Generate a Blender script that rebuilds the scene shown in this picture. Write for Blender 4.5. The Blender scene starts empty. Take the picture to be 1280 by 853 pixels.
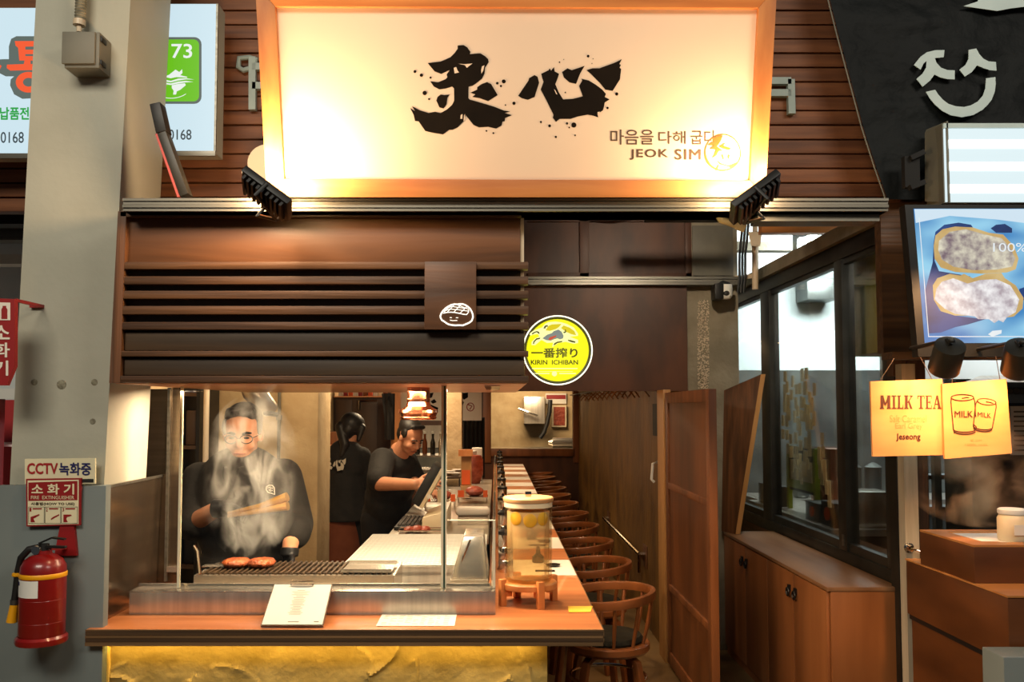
import bpy, bmesh, math, random
from mathutils import Vector, Matrix, noise
random.seed(7)
S = bpy.context.scene
COL = S.collection
PI = math.pi
V = Vector

# ------------------------------------------------------------------ camera
EYE = V((0, 0, 1.65))
PIT, FPX, VX, VY = math.radians(3.0), 1100.0, 620.0, 511.0
CY = VY - FPX * math.tan(PIT)
cam = bpy.data.cameras.new('camera')
cam.sensor_width = 36.0
cam.lens = FPX / 1280 * 36
cam.shift_x = (640 - VX) / 1280
cam.shift_y = (CY - 426.5) / 1280
cam.clip_start = 0.05
camo = bpy.data.objects.new('camera', cam)
COL.objects.link(camo)
camo.location = EYE
camo.rotation_euler = (PI / 2 + PIT, 0, 0)
S.camera = camo

# ------------------------------------------------------------------ view, world
S.view_settings.view_transform = 'Standard'
S.view_settings.look = 'None'
S.view_settings.exposure = 0.0
S.view_settings.gamma = 1.0
S.view_settings.use_curve_mapping = False
S.cycles.max_bounces = 8
S.cycles.transparent_max_bounces = 16
S.cycles.caustics_reflective = False
S.cycles.caustics_refractive = False
S.cycles.sample_clamp_indirect = 3.0
S.cycles.use_denoising = True
W = bpy.data.worlds.new('market_hall')
S.world = W
W.use_nodes = True
W.node_tree.nodes['Background'].inputs[0].default_value = (0.80, 0.88, 0.95, 1)
W.node_tree.nodes['Background'].inputs[1].default_value = 0.045


def aim(o, loc, target):
    o.location = V(loc)
    d = V(target) - V(loc)
    o.rotation_euler = d.to_track_quat('-Z', 'Y').to_euler()


def light(kind, name, loc, target, col, power, size=0.2, size_y=None, angle=120, blend=0.6):
    l = bpy.data.lights.new(name, kind)
    l.color = col
    l.energy = power
    if kind == 'AREA':
        l.shape = 'RECTANGLE'
        l.size = size
        l.size_y = size_y or size
    elif kind == 'SPOT':
        l.spot_size = math.radians(angle)
        l.spot_blend = blend
        l.shadow_soft_size = size
    else:
        l.shadow_soft_size = size
    o = bpy.data.objects.new(name, l)
    COL.objects.link(o)
    aim(o, loc, target)
    return o


WARM = (1.0, 0.66, 0.36)
WARM2 = (1.0, 0.74, 0.48)
# the market hall's own lamps, over the aisle behind the camera
light('AREA', 'aisle_lamp', (-1.6, -1.2, 4.6), (-1.6, 4, 1.8), (1.0, 0.92, 0.76), 150, 2.4, 1.2)
light('AREA', 'aisle_lamp_far', (3.2, -0.6, 4.6), (2.2, 4, 1.6), (1.0, 0.92, 0.78), 85, 2.0, 1.0)
# kitchen and dining lamps, with added fill spots among them
light('AREA', 'grill_lamp', (-0.80, 3.42, 1.72), (-0.82, 3.55, 0), WARM2, 26, 0.9, 0.14)
light('AREA', 'pass_lamp', (-0.25, 3.40, 1.72), (-0.25, 3.35, 0), WARM2, 30, 0.7, 0.12)
light('SPOT', 'counter_fill_spot', (0.05, 3.75, 1.72), (0.15, 3.6, 0.9), WARM2, 26, 0.03, None, 150, 0.8)  # unseen spot added close by to brighten the water jar
for i, y in enumerate((4.7, 5.7, 6.7, 7.7, 8.7, 9.7, 10.7, 11.6)):
    light('SPOT', 'bar_lamp', (0.16, y, 2.30), (0.20, y, 0), WARM, 42, 0.04, None, 66, 0.6)
for x, y, p in ((-1.35, 4.75, 24), (-0.75, 6.0, 24), (-0.8, 8.4, 30), (-0.9, 10.6, 32)):
    light('AREA', 'kitchen_lamp', (x, y, 2.2), (x, y, 0), WARM2, p, 0.5, 0.5)
light('AREA', 'rear_kitchen_lamp', (0.4, 13.3, 2.2), (0.5, 14.2, 1.2), WARM2, 40, 0.8, 0.5)
light('AREA', 'corridor_lamp', (0.85, 7.2, 2.14), (1.0, 7.2, 0), (1.0, 0.62, 0.26), 3, 0.1, 2.0)
light('SPOT', 'entry_fill_spot', (0.75, 4.7, 2.95), (0.98, 5.0, 0.3), WARM, 45, 0.05, None, 70, 0.8)  # unseen spot added to brighten the entrance
light('SPOT', 'porch_fill_spot', (0.95, 4.25, 2.95), (1.15, 6.1, 2.15), (1.0, 0.82, 0.60), 75, 0.05, None, 80, 0.9)  # unseen spot added to light the pillar and lintel
light('SPOT', 'window_fill_spot', (1.15, 4.02, 2.9), (1.96, 5.15, 1.75), (1.0, 0.92, 0.78), 70, 0.05, None, 48, 0.8)  # unseen spot added to light duct and tiles through the pane
light('SPOT', 'cabinet_spot', (1.72, 3.1, 2.3), (1.72, 4.4, 0.75), (1.0, 0.55, 0.25), 95, 0.05, None, 60, 0.7)
# the glazed room on the right, lit by cool tubes
light('AREA', 'glass_room_lamp', (2.75, 6.6, 3.0), (2.85, 7.3, 2.2), (0.82, 0.96, 1.0), 130, 0.9, 0.4)
light('AREA', 'glass_room_lamp_near', (2.6, 5.7, 3.0), (2.6, 5.7, 0), (0.85, 0.96, 1.0), 14, 0.5, 0.3)
light('AREA', 'hall_lamp', (3.0, 8.0, 4.0), (2.8, 8.9, 3.2), (0.95, 1.0, 0.90), 60, 1.6, 0.5)


# ------------------------------------------------------------------ picture to place
def ray(px, py):
    a, t = (px - VX) / FPX, (CY - py) / FPX
    return V((a, math.cos(PIT) - math.sin(PIT) * t, math.sin(PIT) + math.cos(PIT) * t))


def at(px, py, y):
    d = ray(px, py)
    return EYE + d * (y / d.y)


def atx(px, py, x):
    d = ray(px, py)
    return EYE + d * (x / d.x)


def atz(px, py, z):
    d = ray(px, py)
    return EYE + d * ((z - EYE.z) / d.z)


def onp(px, py, pl):
    p, n = pl
    d = ray(px, py)
    return EYE + d * ((p - EYE).dot(n) / d.dot(n))


def fx(px, y):
    return at(px, VY, y).x


def fz(py, y):
    return at(VX, py, y).z


# ------------------------------------------------------------------ materials
def lin(c):
    r = []
    for v in c[:3]:
        v = v / 255.0
        r.append(v / 12.92 if v <= 0.04045 else ((v + 0.055) / 1.055) ** 2.4)
    return (r[0], r[1], r[2], 1.0)


MATS = {}


def mat(name, col, rough=0.5, metal=0.0, col2=None, scale=6.0, stretch=(1, 1, 1), detail=5.0, contrast=0.5,
        bump=0.0, bscale=None, emit=0.0, spec=0.5, coat=0.0, vary=0.0, dist=0.0, bdist=0.02, emitcol=None):
    m = bpy.data.materials.new(name)
    m.use_nodes = True
    nt = m.node_tree
    N, L = nt.nodes, nt.links
    b = N['Principled BSDF']
    b.inputs['Roughness'].default_value = rough
    b.inputs['Metallic'].default_value = metal
    b.inputs['Specular IOR Level'].default_value = spec
    b.inputs['Coat Weight'].default_value = coat
    b.inputs['Base Color'].default_value = lin(col)
    out = None
    if col2 is not None or bump:
        tc = N.new('ShaderNodeTexCoord')
        mp = N.new('ShaderNodeMapping')
        mp.inputs['Scale'].default_value = stretch
        L.new(tc.outputs['Object'], mp.inputs['Vector'])
        src = mp.outputs['Vector']
        if vary:
            oi = N.new('ShaderNodeObjectInfo')
            ml = N.new('ShaderNodeMath')
            ml.operation = 'MULTIPLY'
            ml.inputs[1].default_value = 37.0
            L.new(oi.outputs['Random'], ml.inputs[0])
            ad = N.new('ShaderNodeVectorMath')
            L.new(src, ad.inputs[0])
            L.new(ml.outputs[0], ad.inputs[1])
            src = ad.outputs[0]
        nz = N.new('ShaderNodeTexNoise')
        nz.inputs['Scale'].default_value = scale
        nz.inputs['Detail'].default_value = detail
        nz.inputs['Distortion'].default_value = dist
        L.new(src, nz.inputs['Vector'])
        if col2 is not None:
            rp = N.new('ShaderNodeValToRGB')
            h = 0.5 * (1 - contrast) * 0.6
            rp.color_ramp.elements[0].position = 0.28 + h * 0.5
            rp.color_ramp.elements[1].position = 0.72 - h * 0.5
            rp.color_ramp.elements[0].color = lin(col)
            rp.color_ramp.elements[1].color = lin(col2)
            L.new(nz.outputs['Fac'], rp.inputs['Fac'])
            out = rp.outputs['Color']
        if bump:
            nb = nz
            if bscale:
                nb = N.new('ShaderNodeTexNoise')
                nb.inputs['Scale'].default_value = bscale
                nb.inputs['Detail'].default_value = 6
                L.new(src, nb.inputs['Vector'])
            bp = N.new('ShaderNodeBump')
            bp.inputs['Strength'].default_value = bump
            bp.inputs['Distance'].default_value = bdist
            L.new(nb.outputs['Fac'], bp.inputs['Height'])
            L.new(bp.outputs['Normal'], b.inputs['Normal'])
    if vary:
        oi2 = N.new('ShaderNodeObjectInfo')
        mr = N.new('ShaderNodeMapRange')
        mr.inputs['To Min'].default_value = 1 - vary
        mr.inputs['To Max'].default_value = 1 + vary
        L.new(oi2.outputs['Random'], mr.inputs['Value'])
        hs = N.new('ShaderNodeHueSaturation')
        hs.inputs['Color'].default_value = lin(col)
        L.new(mr.outputs[0], hs.inputs['Value'])
        if out:
            L.new(out, hs.inputs['Color'])
        out = hs.outputs['Color']
    if out and not emit:
        L.new(out, b.inputs['Base Color'])
    if emit:
        b.inputs['Base Color'].default_value = (0.02, 0.02, 0.02, 1)
        b.inputs['Specular IOR Level'].default_value = 0.2
        if out and emitcol is None:
            L.new(out, b.inputs['Emission Color'])
        else:
            b.inputs['Emission Color'].default_value = lin(emitcol or col)
        b.inputs['Emission Strength'].default_value = emit
    MATS[name] = m
    return m


def glass_mat(name, tint=(255, 255, 255), refl=1.0, rough=0.02):
    m = bpy.data.materials.new(name)
    m.use_nodes = True
    N, L = m.node_tree.nodes, m.node_tree.links
    N.remove(N['Principled BSDF'])
    tr = N.new('ShaderNodeBsdfTransparent')
    tr.inputs[0].default_value = lin(tint)
    gl = N.new('ShaderNodeBsdfGlossy')
    gl.inputs['Roughness'].default_value = rough
    fr = N.new('ShaderNodeFresnel')
    fr.inputs[0].default_value = 1.45
    mu = N.new('ShaderNodeMath')
    mu.operation = 'MULTIPLY'
    mu.inputs[1].default_value = refl
    mx = N.new('ShaderNodeMixShader')
    L.new(fr.outputs[0], mu.inputs[0])
    L.new(mu.outputs[0], mx.inputs[0])
    L.new(tr.outputs[0], mx.inputs[1])
    L.new(gl.outputs[0], mx.inputs[2])
    L.new(mx.outputs[0], N['Material Output'].inputs['Surface'])
    return m


def steam_mat(name, density, col, scale, z0, z1, lo=0.45, hi=0.75, stretch=(1, 1, 0.55), edge=(0, 0, 0.2)):
    """Steam: a noisy scattering volume, thinner towards the column's sides and top."""
    m = bpy.data.materials.new(name)
    m.use_nodes = True
    N, L = m.node_tree.nodes, m.node_tree.links
    N.remove(N['Principled BSDF'])
    tc = N.new('ShaderNodeTexCoord')
    mp = N.new('ShaderNodeMapping')
    mp.inputs['Scale'].default_value = stretch
    nz = N.new('ShaderNodeTexNoise')
    nz.inputs['Scale'].default_value = scale
    nz.inputs['Detail'].default_value = 4
    nz.inputs['Distortion'].default_value = 0.9
    L.new(tc.outputs['Object'], mp.inputs['Vector'])
    L.new(mp.outputs[0], nz.inputs['Vector'])
    r1 = N.new('ShaderNodeMapRange')
    r1.interpolation_type = 'SMOOTHSTEP'
    r1.inputs['From Min'].default_value = lo
    r1.inputs['From Max'].default_value = hi
    L.new(nz.outputs['Fac'], r1.inputs['Value'])
    sp = N.new('ShaderNodeSeparateXYZ')
    L.new(tc.outputs['Generated'], sp.inputs[0])
    cv = N.new('ShaderNodeVectorMath')
    cv.operation = 'SUBTRACT'
    cv.inputs[1].default_value = (0.5, 0.5, 0.5)
    L.new(tc.outputs['Generated'], cv.inputs[0])
    cm = N.new('ShaderNodeVectorMath')
    cm.operation = 'MULTIPLY'
    cm.inputs[1].default_value = (1, 1, 0.35)
    L.new(cv.outputs[0], cm.inputs[0])
    ln = N.new('ShaderNodeVectorMath')
    ln.operation = 'LENGTH'
    L.new(cm.outputs[0], ln.inputs[0])
    r2 = N.new('ShaderNodeMapRange')
    r2.interpolation_type = 'SMOOTHSTEP'
    r2.inputs['From Min'].default_value = 0.12
    r2.inputs['From Max'].default_value = 0.48
    r2.inputs['To Min'].default_value = 1
    r2.inputs['To Max'].default_value = 0
    L.new(ln.outputs['Value'], r2.inputs['Value'])
    m1 = N.new('ShaderNodeMath')
    m1.operation = 'MULTIPLY'
    L.new(r1.outputs[0], m1.inputs[0])
    L.new(r2.outputs[0], m1.inputs[1])
    m2 = N.new('ShaderNodeMath')
    m2.operation = 'MULTIPLY'
    m2.inputs[1].default_value = density
    L.new(m1.outputs[0], m2.inputs[0])
    vs = N.new('ShaderNodeVolumeScatter')
    vs.inputs['Color'].default_value = lin(col)
    L.new(m2.outputs[0], vs.inputs['Density'])
    L.new(vs.outputs[0], N['Material Output'].inputs['Volume'])
    return m


m_galv = mat('galvanised_steel', (172, 160, 138), 0.5, 0.2, (190, 178, 156), 6, (6, 6, 0.6))
GX = (0.6, 14, 14)     # grain running along x
GY = (14, 0.6, 14)
GZ = (14, 14, 0.6)
m_plank = mat('plank_wood', (94, 54, 30), 0.6, 0, (134, 82, 48), 2.2, (0.8, 10, 10), bump=0.25, vary=0.13)
m_darkwood_x = mat('dark_wood_x', (62, 38, 18), 0.5, 0, (96, 62, 32), 2.5, GX, bump=0.2, vary=0.10)
m_darkwood_z = mat('dark_wood_z', (72, 44, 22), 0.5, 0, (106, 66, 36), 2.5, GZ, bump=0.2)
m_darkwood_y = mat('dark_wood_y', (58, 33, 16), 0.5, 0, (92, 54, 28), 2.5, GY, bump=0.2)
m_ply_dark = mat('dark_plywood', (74, 46, 26), 0.45, 0, (110, 70, 40), 1.6, (0.7, 9, 7), dist=0.8, bump=0.1)
m_slatback = mat('slat_backing', (58, 42, 26), 0.5, 0, (78, 58, 37), 1.6, (0.7, 9, 7), bump=0.1)
m_panel = mat('stained_panel', (64, 34, 16), 0.5, 0, (90, 50, 26), 2.0, (3, 3, 1.2), bump=0.1)
m_signframe = mat('sign_frame_wood', (176, 104, 50), 0.5, 0, (200, 128, 68), 2.0, (0.8, 9, 9), bump=0.1)
m_signframe_z = mat('sign_frame_wood_z', (176, 104, 50), 0.5, 0, (200, 128, 68), 2.0, (9, 9, 0.8), bump=0.1)
m_signpanel = mat('sign_panel_cream', (226, 197, 170), 0.55, 0, (232, 205, 180), 1.2, (1, 1, 1))
m_ink = mat('brush_ink', (18, 12, 7), 0.8, 0, (26, 18, 11), 9, spec=0.1)
m_brownink = mat('brown_ink', (78, 56, 40), 0.7)
m_gold = mat('gold_ink', (120, 66, 3), 0.6, 0, (138, 84, 6), 12)
m_alu = mat('brushed_aluminium', (112, 108, 98), 0.38, 0.85, (136, 132, 122), 3, (0.3, 20, 20))
m_aludark = mat('weathered_aluminium', (112, 110, 102), 0.42, 0.8, (135, 132, 122), 3, (0.3, 20, 20))
m_steel = mat('stainless_steel', (206, 196, 182), 0.20, 0.85, (222, 212, 198), 3, (0.4, 0.4, 12))
m_steel_b = mat('brushed_stainless_steel', (196, 186, 172), 0.30, 0.75, (216, 206, 192), 3, (12, 0.5, 0.5))
m_steel_dark = mat('dim_reflection_steel', (128, 112, 94), 0.26, 0.95, (150, 134, 114), 3, (0.5, 0.5, 10))  # darker copy of the stainless steel, dim reflections put into its colour
m_chrome = mat('polished_steel', (215, 208, 200), 0.08, 1.0)
m_copper = mat('copper', (214, 130, 96), 0.16, 1.0, (228, 150, 116), 4)
m_black = mat('black_metal', (22, 21, 20), 0.45, 0.2)
m_blackmatt = mat('black_matt', (18, 17, 16), 0.75)
m_winframe = mat('window_frame_black', (30, 29, 25), 0.4, 0.2, (44, 42, 36), 4, (2, 2, 2))
m_columnpaint = mat('grey_green_paint', (166, 163, 146), 0.6, 0, (178, 175, 158), 2.4, (1, 1, 1), bump=0.06, bscale=30)
m_columnlow = mat('blue_grey_board', (108, 116, 115), 0.55, 0, (118, 126, 124), 2.0)
m_chip = mat('chipped_plaster', (112, 106, 88), 0.8, 0, (150, 144, 122), 60, bump=0.5)
m_cream = mat('cream_wall', (214, 196, 170), 0.7, 0, (224, 207, 182), 2.5)
m_plaster = mat('beige_plaster', (178, 150, 108), 0.8, 0, (198, 172, 130), 5, bump=0.35, bscale=18)
m_concrete = mat('grey_concrete', (128, 118, 98), 0.85, 0, (152, 142, 122), 5, bump=0.4, bscale=26)
m_corridor = mat('ochre_stained_wall', (84, 54, 12), 0.55, 0, (116, 80, 24), 2.4, (1.6, 1.6, 1.0), bump=0.3, bscale=11)
m_floor = mat('worn_concrete_floor', (92, 72, 46), 0.35, 0, (134, 108, 72), 2.4, bump=0.12, bscale=9, contrast=0.8)
m_stucco = mat('ochre_stucco', (156, 132, 72), 0.75, 0, (178, 154, 94), 7, bump=0.5, bscale=60, bdist=0.006)
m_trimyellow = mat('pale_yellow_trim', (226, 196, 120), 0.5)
m_counter = mat('counter_wood', (178, 104, 58), 0.30, 0, (202, 128, 78), 1.4, (0.9, 12, 12), bump=0.06, coat=0.25)
m_edge = mat('counter_edge_wood', (92, 68, 42), 0.5, 0, (122, 92, 60), 1.6, (0.5, 8, 40), bump=0.1)
m_edge2 = mat('counter_edge_dark', (66, 46, 28), 0.5, 0, (84, 62, 38), 1.6, (0.5, 8, 40))
m_soffit = mat('soffit_wood', (224, 150, 100), 0.4, 0, (236, 168, 118), 1.2, (0.8, 9, 9), coat=0.2)  # lightened: the light from below is put into the soffit's colour
m_doorwood = mat('door_wood', (98, 54, 22), 0.5, 0, (128, 74, 34), 1.8, (6, 6, 0.7), bump=0.15)
m_doorpanel = mat('door_panel_wood', (74, 40, 16), 0.45, 0, (122, 70, 32), 1.5, (3, 3, 0.7), bump=0.12, contrast=0.9)
m_jamb = mat('jamb_wood', (168, 118, 62), 0.5, 0, (186, 136, 80), 1.8, (8, 8, 0.7))
m_cab = mat('cabinet_wood', (134, 80, 42), 0.42, 0, (160, 100, 56), 1.6, (5, 5, 0.6), bump=0.08, contrast=0.8)
m_cabtop = mat('cabinet_top_wood', (122, 84, 54), 0.38, 0, (148, 106, 72), 1.6, (6, 0.6, 6), bump=0.06)
m_stall = mat('stall_wood', (70, 36, 14), 0.4, 0, (108, 60, 27), 1.6, (1.2, 1.2, 4), bump=0.1, contrast=0.9)
m_stalltop = mat('stall_top_wood', (176, 112, 56), 0.35, 0, (196, 134, 76), 1.8, (0.8, 8, 8))
m_stool = mat('stool_wood', (92, 48, 20), 0.3, 0, (124, 70, 34), 3.0, (2, 2, 2), coat=0.35)
m_cushion = mat('dark_cushion', (24, 21, 14), 0.75, 0, (34, 30, 20), 30, spec=0.15, bump=0.1)
m_white = mat('white_paper', (222, 214, 200), 0.7)
m_whitepaint = mat('white_paint', (228, 226, 218), 0.5)
m_red = mat('fire_red', (118, 10, 9), 0.32, 0, (132, 14, 12), 3, coat=0.3)
m_redsign = mat('sign_red', (140, 18, 20), 0.5)
m_yellowband = mat('yellow_band', (236, 164, 10), 0.45)
m_rubber = mat('black_rubber', (24, 23, 22), 0.5)
m_beigesign = mat('sign_beige', (222, 212, 176), 0.55)
m_navy = mat('navy_print', (24, 26, 84), 0.6)
m_redprint = mat('dark_red_print', (160, 24, 28), 0.6)
m_greyprint = mat('grey_print', (96, 88, 78), 0.7)
m_boxgrey = mat('grey_plastic', (104, 100, 88), 0.55, 0, (116, 112, 98), 6)
m_conduit = mat('flexible_conduit', (92, 88, 74), 0.55, 0, (140, 132, 110), 40)
m_pvc = mat('cream_pvc', (214, 190, 158), 0.4)
m_tarp = mat('black_tarpaulin', (8, 11, 12), 0.62, 0, (16, 20, 21), 3.0, spec=0.22, bump=0.5, bscale=5, bdist=0.05)
m_palesign = mat('pale_vinyl', (188, 206, 204), 0.5, 0, (204, 220, 218), 6)
m_letter = mat('pale_letter', (132, 146, 140), 0.5, 0, (150, 162, 156), 6)
m_glass = glass_mat('clear_glass', (252, 253, 250), 0.55)
m_glassedge = mat('glass_edge_green', (52, 74, 58), 0.15, emit=0.0, spec=0.8)
m_glassline = mat('glass_lit_edge', (226, 218, 190), 0.25)  # opaque cream stands in for light caught in the glass edges
m_skin = mat('skin', (206, 142, 108), 0.5, 0, (214, 152, 118), 12, spec=0.3)
m_hair = mat('black_hair', (20, 16, 13), 0.5, 0, (34, 27, 22), 40, (1, 1, 0.3))
m_shirt = mat('black_cotton', (26, 24, 22), 0.85, 0, (36, 33, 30), 14, bump=0.5, bscale=8, bdist=0.03)
m_trouser = mat('dark_trousers', (24, 22, 22), 0.85)
m_apron = mat('rust_brown_apron', (112, 56, 30), 0.8, 0, (128, 68, 38), 8, bump=0.2)
m_glove = mat('black_glove', (20, 20, 22), 0.45)
m_meat = mat('grilled_meat', (92, 38, 16), 0.4, 0, (178, 88, 44), 28, bump=0.7, bscale=60, contrast=0.9)
m_rawmeat = mat('meat_red', (140, 52, 34), 0.4, 0, (176, 84, 58), 30, bump=0.4)
m_char = mat('charred_grate', (44, 34, 26), 0.5, 0.4, (84, 66, 48), 30)
m_orange = mat('orange_card', (226, 92, 30), 0.5)
m_lime = mat('lime_plastic', (140, 150, 30), 0.45)
m_dimbrown = mat('brown_cabinet', (62, 42, 24), 0.5, 0, (78, 54, 32), 2, (4, 4, 1))
m_curtain = mat('black_curtain', (28, 24, 20), 0.8, 0, (44, 38, 32), 3, (20, 20, 0.3))
m_whitetile = mat('white_wall', (226, 234, 232), 0.4, 0, (236, 242, 240), 3)
m_greyband = mat('dark_steel', (86, 88, 86), 0.35, 0.6, (116, 118, 114), 4)
m_duct = mat('olive_duct', (150, 138, 48), 0.4, 0.0, (176, 164, 84), 3, (3, 3, 0.6))
m_tilewood = mat('thin_wood_tile', (214, 192, 140), 0.5, 0, (236, 216, 168), 8, (8, 8, 1), vary=0.2)
m_brass = mat('brass', (190, 138, 60), 0.28, 0.8, (214, 166, 88), 6)
m_water = mat('lemon_water', (236, 214, 160), 0.15, spec=0.5)
m_lemon = mat('lemon_flesh', (244, 176, 40), 0.4, 0, (250, 196, 70), 20)
m_lidwood = mat('lid_pale_wood', (186, 138, 88), 0.4, 0, (200, 154, 104), 3, (0.8, 8, 8))
m_standwood = mat('stand_wood', (202, 122, 62), 0.4, 0, (216, 142, 82), 2, (8, 8, 0.8))
m_plastic_w = mat('cream_plastic', (226, 206, 170), 0.4)
m_keys = mat('keyboard_keys', (60, 54, 48), 0.5)
m_bottle = mat('dark_bottle', (30, 26, 18), 0.15, spec=0.7)
m_amber = mat('amber_bottle', (122, 60, 20), 0.15, spec=0.7)
m_sofa_yel = mat('yellow_note', (236, 190, 60), 0.6)
m_pinkwall = mat('pink_frame', (190, 60, 60), 0.4)
m_paperedge = mat('clipboard_brown', (88, 58, 36), 0.5)
# things that give off light
e_signwhite = mat('lightbox_white', (196, 222, 232), 0.4, emit=1.0, emitcol=(204, 228, 238))
e_green = mat('lightbox_green', (104, 190, 24), 0.4, emit=1.0)
e_white = mat('lightbox_print_white', (240, 246, 240), 0.4, emit=0.95)
e_dark = mat('lightbox_print_dark', (52, 66, 72), 0.5, emit=1.0)
e_grey = mat('lightbox_print_grey', (90, 102, 96), 0.5, emit=1.0)
e_orange = mat('lightbox_print_orange', (244, 88, 44), 0.5, emit=1.0)
e_printgreen = mat('lightbox_print_green', (30, 160, 64), 0.5, emit=1.0)
e_yellow = mat('lamp_yellow', (250, 244, 12), 0.4, emit=1.05)
e_yellowdark = mat('lamp_print_gold', (222, 200, 16), 0.4, emit=1.0)
e_yblack = mat('lamp_print_black', (34, 34, 8), 0.6)
e_ygrey = mat('lamp_print_grey', (116, 126, 130), 0.5, emit=1.0)
e_yred = mat('lamp_print_red', (196, 44, 50), 0.5, emit=1.0)
e_ypale = mat('lamp_print_pale', (250, 250, 170), 0.5, emit=1.1)
e_ring = mat('lamp_ring_white', (250, 246, 214), 0.4, emit=1.9)
e_flood = mat('flood_glass', (255, 226, 160), 0.4, emit=22.0)
e_neon = mat('emblem_glow', (255, 246, 226), 0.4, emit=1.6)
e_tube = mat('fluorescent_tube', (240, 252, 255), 0.4, emit=2.4)
e_lightbox = mat('tube_box_diffuser', (222, 240, 244), 0.4, emit=1.0)
e_led = mat('led_strip', (255, 206, 90), 0.4, emit=5.0)
e_pink = mat('pink_tube', (255, 190, 190), 0.4, emit=1.3)


# ------------------------------------------------------------------ mesh builder
ORG = {}


class MB:
    def __init__(self):
        self.v, self.f = [], []

    def add(self, vs, fs):
        k = len(self.v)
        self.v += [V(p) for p in vs]
        self.f += [tuple(i + k for i in f) for f in fs]
        return self

    def box(self, x0, x1, y0, y1, z0, z1):
        return self.add([(x0, y0, z0), (x1, y0, z0), (x1, y1, z0), (x0, y1, z0), (x0, y0, z1), (x1, y0, z1), (x1, y1, z1), (x0, y1, z1)],
                        [(0, 3, 2, 1), (4, 5, 6, 7), (0, 1, 5, 4), (1, 2, 6, 5), (2, 3, 7, 6), (3, 0, 4, 7)])

    def hexa(self, a, b):
        """Two quads (near, far) joined into a solid."""
        return self.add(list(a) + list(b), [(0, 1, 2, 3), (7, 6, 5, 4), (0, 4, 5, 1), (1, 5, 6, 2), (2, 6, 7, 3), (3, 7, 4, 0)])

    def bar(self, p0, p1, w, h, up=(0, 0, 1)):
        p0, p1 = V(p0), V(p1)
        d = (p1 - p0).normalized()
        s = d.cross(V(up))
        if s.length < 1e-4:
            s = d.cross(V((1, 0, 0)))
        s.normalize()
        u = s.cross(d)
        a, b = s * (w / 2), u * (h / 2)
        return self.hexa([p0 - a - b, p0 + a - b, p0 + a + b, p0 - a + b], [p1 - a - b, p1 + a - b, p1 + a + b, p1 - a + b])

    def cone(self, p0, p1, r0, r1=None, n=16, caps=True):
        p0, p1 = V(p0), V(p1)
        r1 = r0 if r1 is None else r1
        q = (p1 - p0).to_track_quat('Z', 'X')
        vs, fs = [], []
        for p, r in ((p0, r0), (p1, r1)):
            for i in range(n):
                a = 2 * PI * i / n
                vs.append(p + q @ V((r * math.cos(a), r * math.sin(a), 0)))
        for i in range(n):
            j = (i + 1) % n
            fs.append((i, j, n + j, n + i))
        if caps:
            fs.append(tuple(range(n - 1, -1, -1)))
            fs.append(tuple(range(n, 2 * n)))
        return self.add(vs, fs)

    def tube(self, pts, r, n=8, closed=False, caps=True):
        pts = [V(p) for p in pts]
        m = len(pts)
        rs = r if isinstance(r, (list, tuple)) else [r] * m
        vs, fs = [], []
        ref = None
        for i, p in enumerate(pts):
            if closed:
                d = pts[(i + 1) % m] - pts[i - 1]
            else:
                d = pts[min(i + 1, m - 1)] - pts[max(i - 1, 0)]
            d.normalize()
            if ref is None:
                ref = V((0, 0, 1)) if abs(d.z) < 0.9 else V((1, 0, 0))
            s = d.cross(ref)
            if s.length < 1e-5:
                s = d.orthogonal()
            s.normalize()
            u = s.cross(d)
            ref = u
            for k in range(n):
                a = 2 * PI * k / n
                vs.append(p + (s * math.cos(a) + u * math.sin(a)) * rs[i])
        rng = m if closed else m - 1
        for i in range(rng):
            a, b = i * n, ((i + 1) % m) * n
            for k in range(n):
                l = (k + 1) % n
                fs.append((a + k, b + k, b + l, a + l))
        if not closed and caps:
            fs.append(tuple(range(n)))
            fs.append(tuple((m - 1) * n + k for k in range(n - 1, -1, -1)))
        return self.add(vs, fs)

    def lathe(self, prof, c=(0, 0, 0), n=24, q=None):
        """Profile of (radius, height) turned round the z axis at c."""
        c = V(c)
        vs, fs = [], []
        for r, z in prof:
            for i in range(n):
                a = 2 * PI * i / n
                p = V((r * math.cos(a), r * math.sin(a), z))
                vs.append(c + (q @ p if q else p))
        for k in range(len(prof) - 1):
            for i in range(n):
                j = (i + 1) % n
                fs.append((k * n + i, k * n + j, (k + 1) * n + j, (k + 1) * n + i))
        if prof[0][0] > 1e-6:
            fs.append(tuple(range(n - 1, -1, -1)))
        if prof[-1][0] > 1e-6:
            fs.append(tuple((len(prof) - 1) * n + i for i in range(n)))
        return self.add(vs, fs)

    def prism(self, pts, vec):
        pts = [V(p) for p in pts]
        vec = V(vec)
        n = len(pts)
        fs = [tuple(range(n)), tuple(range(2 * n - 1, n - 1, -1))]
        for i in range(n):
            j = (i + 1) % n
            fs.append((j, i, n + i, n + j))
        return self.add(pts + [p + vec for p in pts], fs)

    def ell(self, c, r, n=16, m=10, q=None):
        c = V(c)
        vs, fs = [], []
        for k in range(1, m):
            t = PI * k / m
            for i in range(n):
                a = 2 * PI * i / n
                p = V((r[0] * math.sin(t) * math.cos(a), r[1] * math.sin(t) * math.sin(a), -r[2] * math.cos(t)))
                vs.append(c + (q @ p if q else p))
        lo, hi = V((0, 0, -r[2])), V((0, 0, r[2]))
        vs += [c + (q @ lo if q else lo), c + (q @ hi if q else hi)]
        B, T = len(vs) - 2, len(vs) - 1
        for k in range(m - 2):
            for i in range(n):
                j = (i + 1) % n
                fs.append((k * n + i, k * n + j, (k + 1) * n + j, (k + 1) * n + i))
        for i in range(n):
            j = (i + 1) % n
            fs.append((B, j, i))
            fs.append((T, (m - 2) * n + i, (m - 2) * n + j))
        return self.add(vs, fs)

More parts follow.
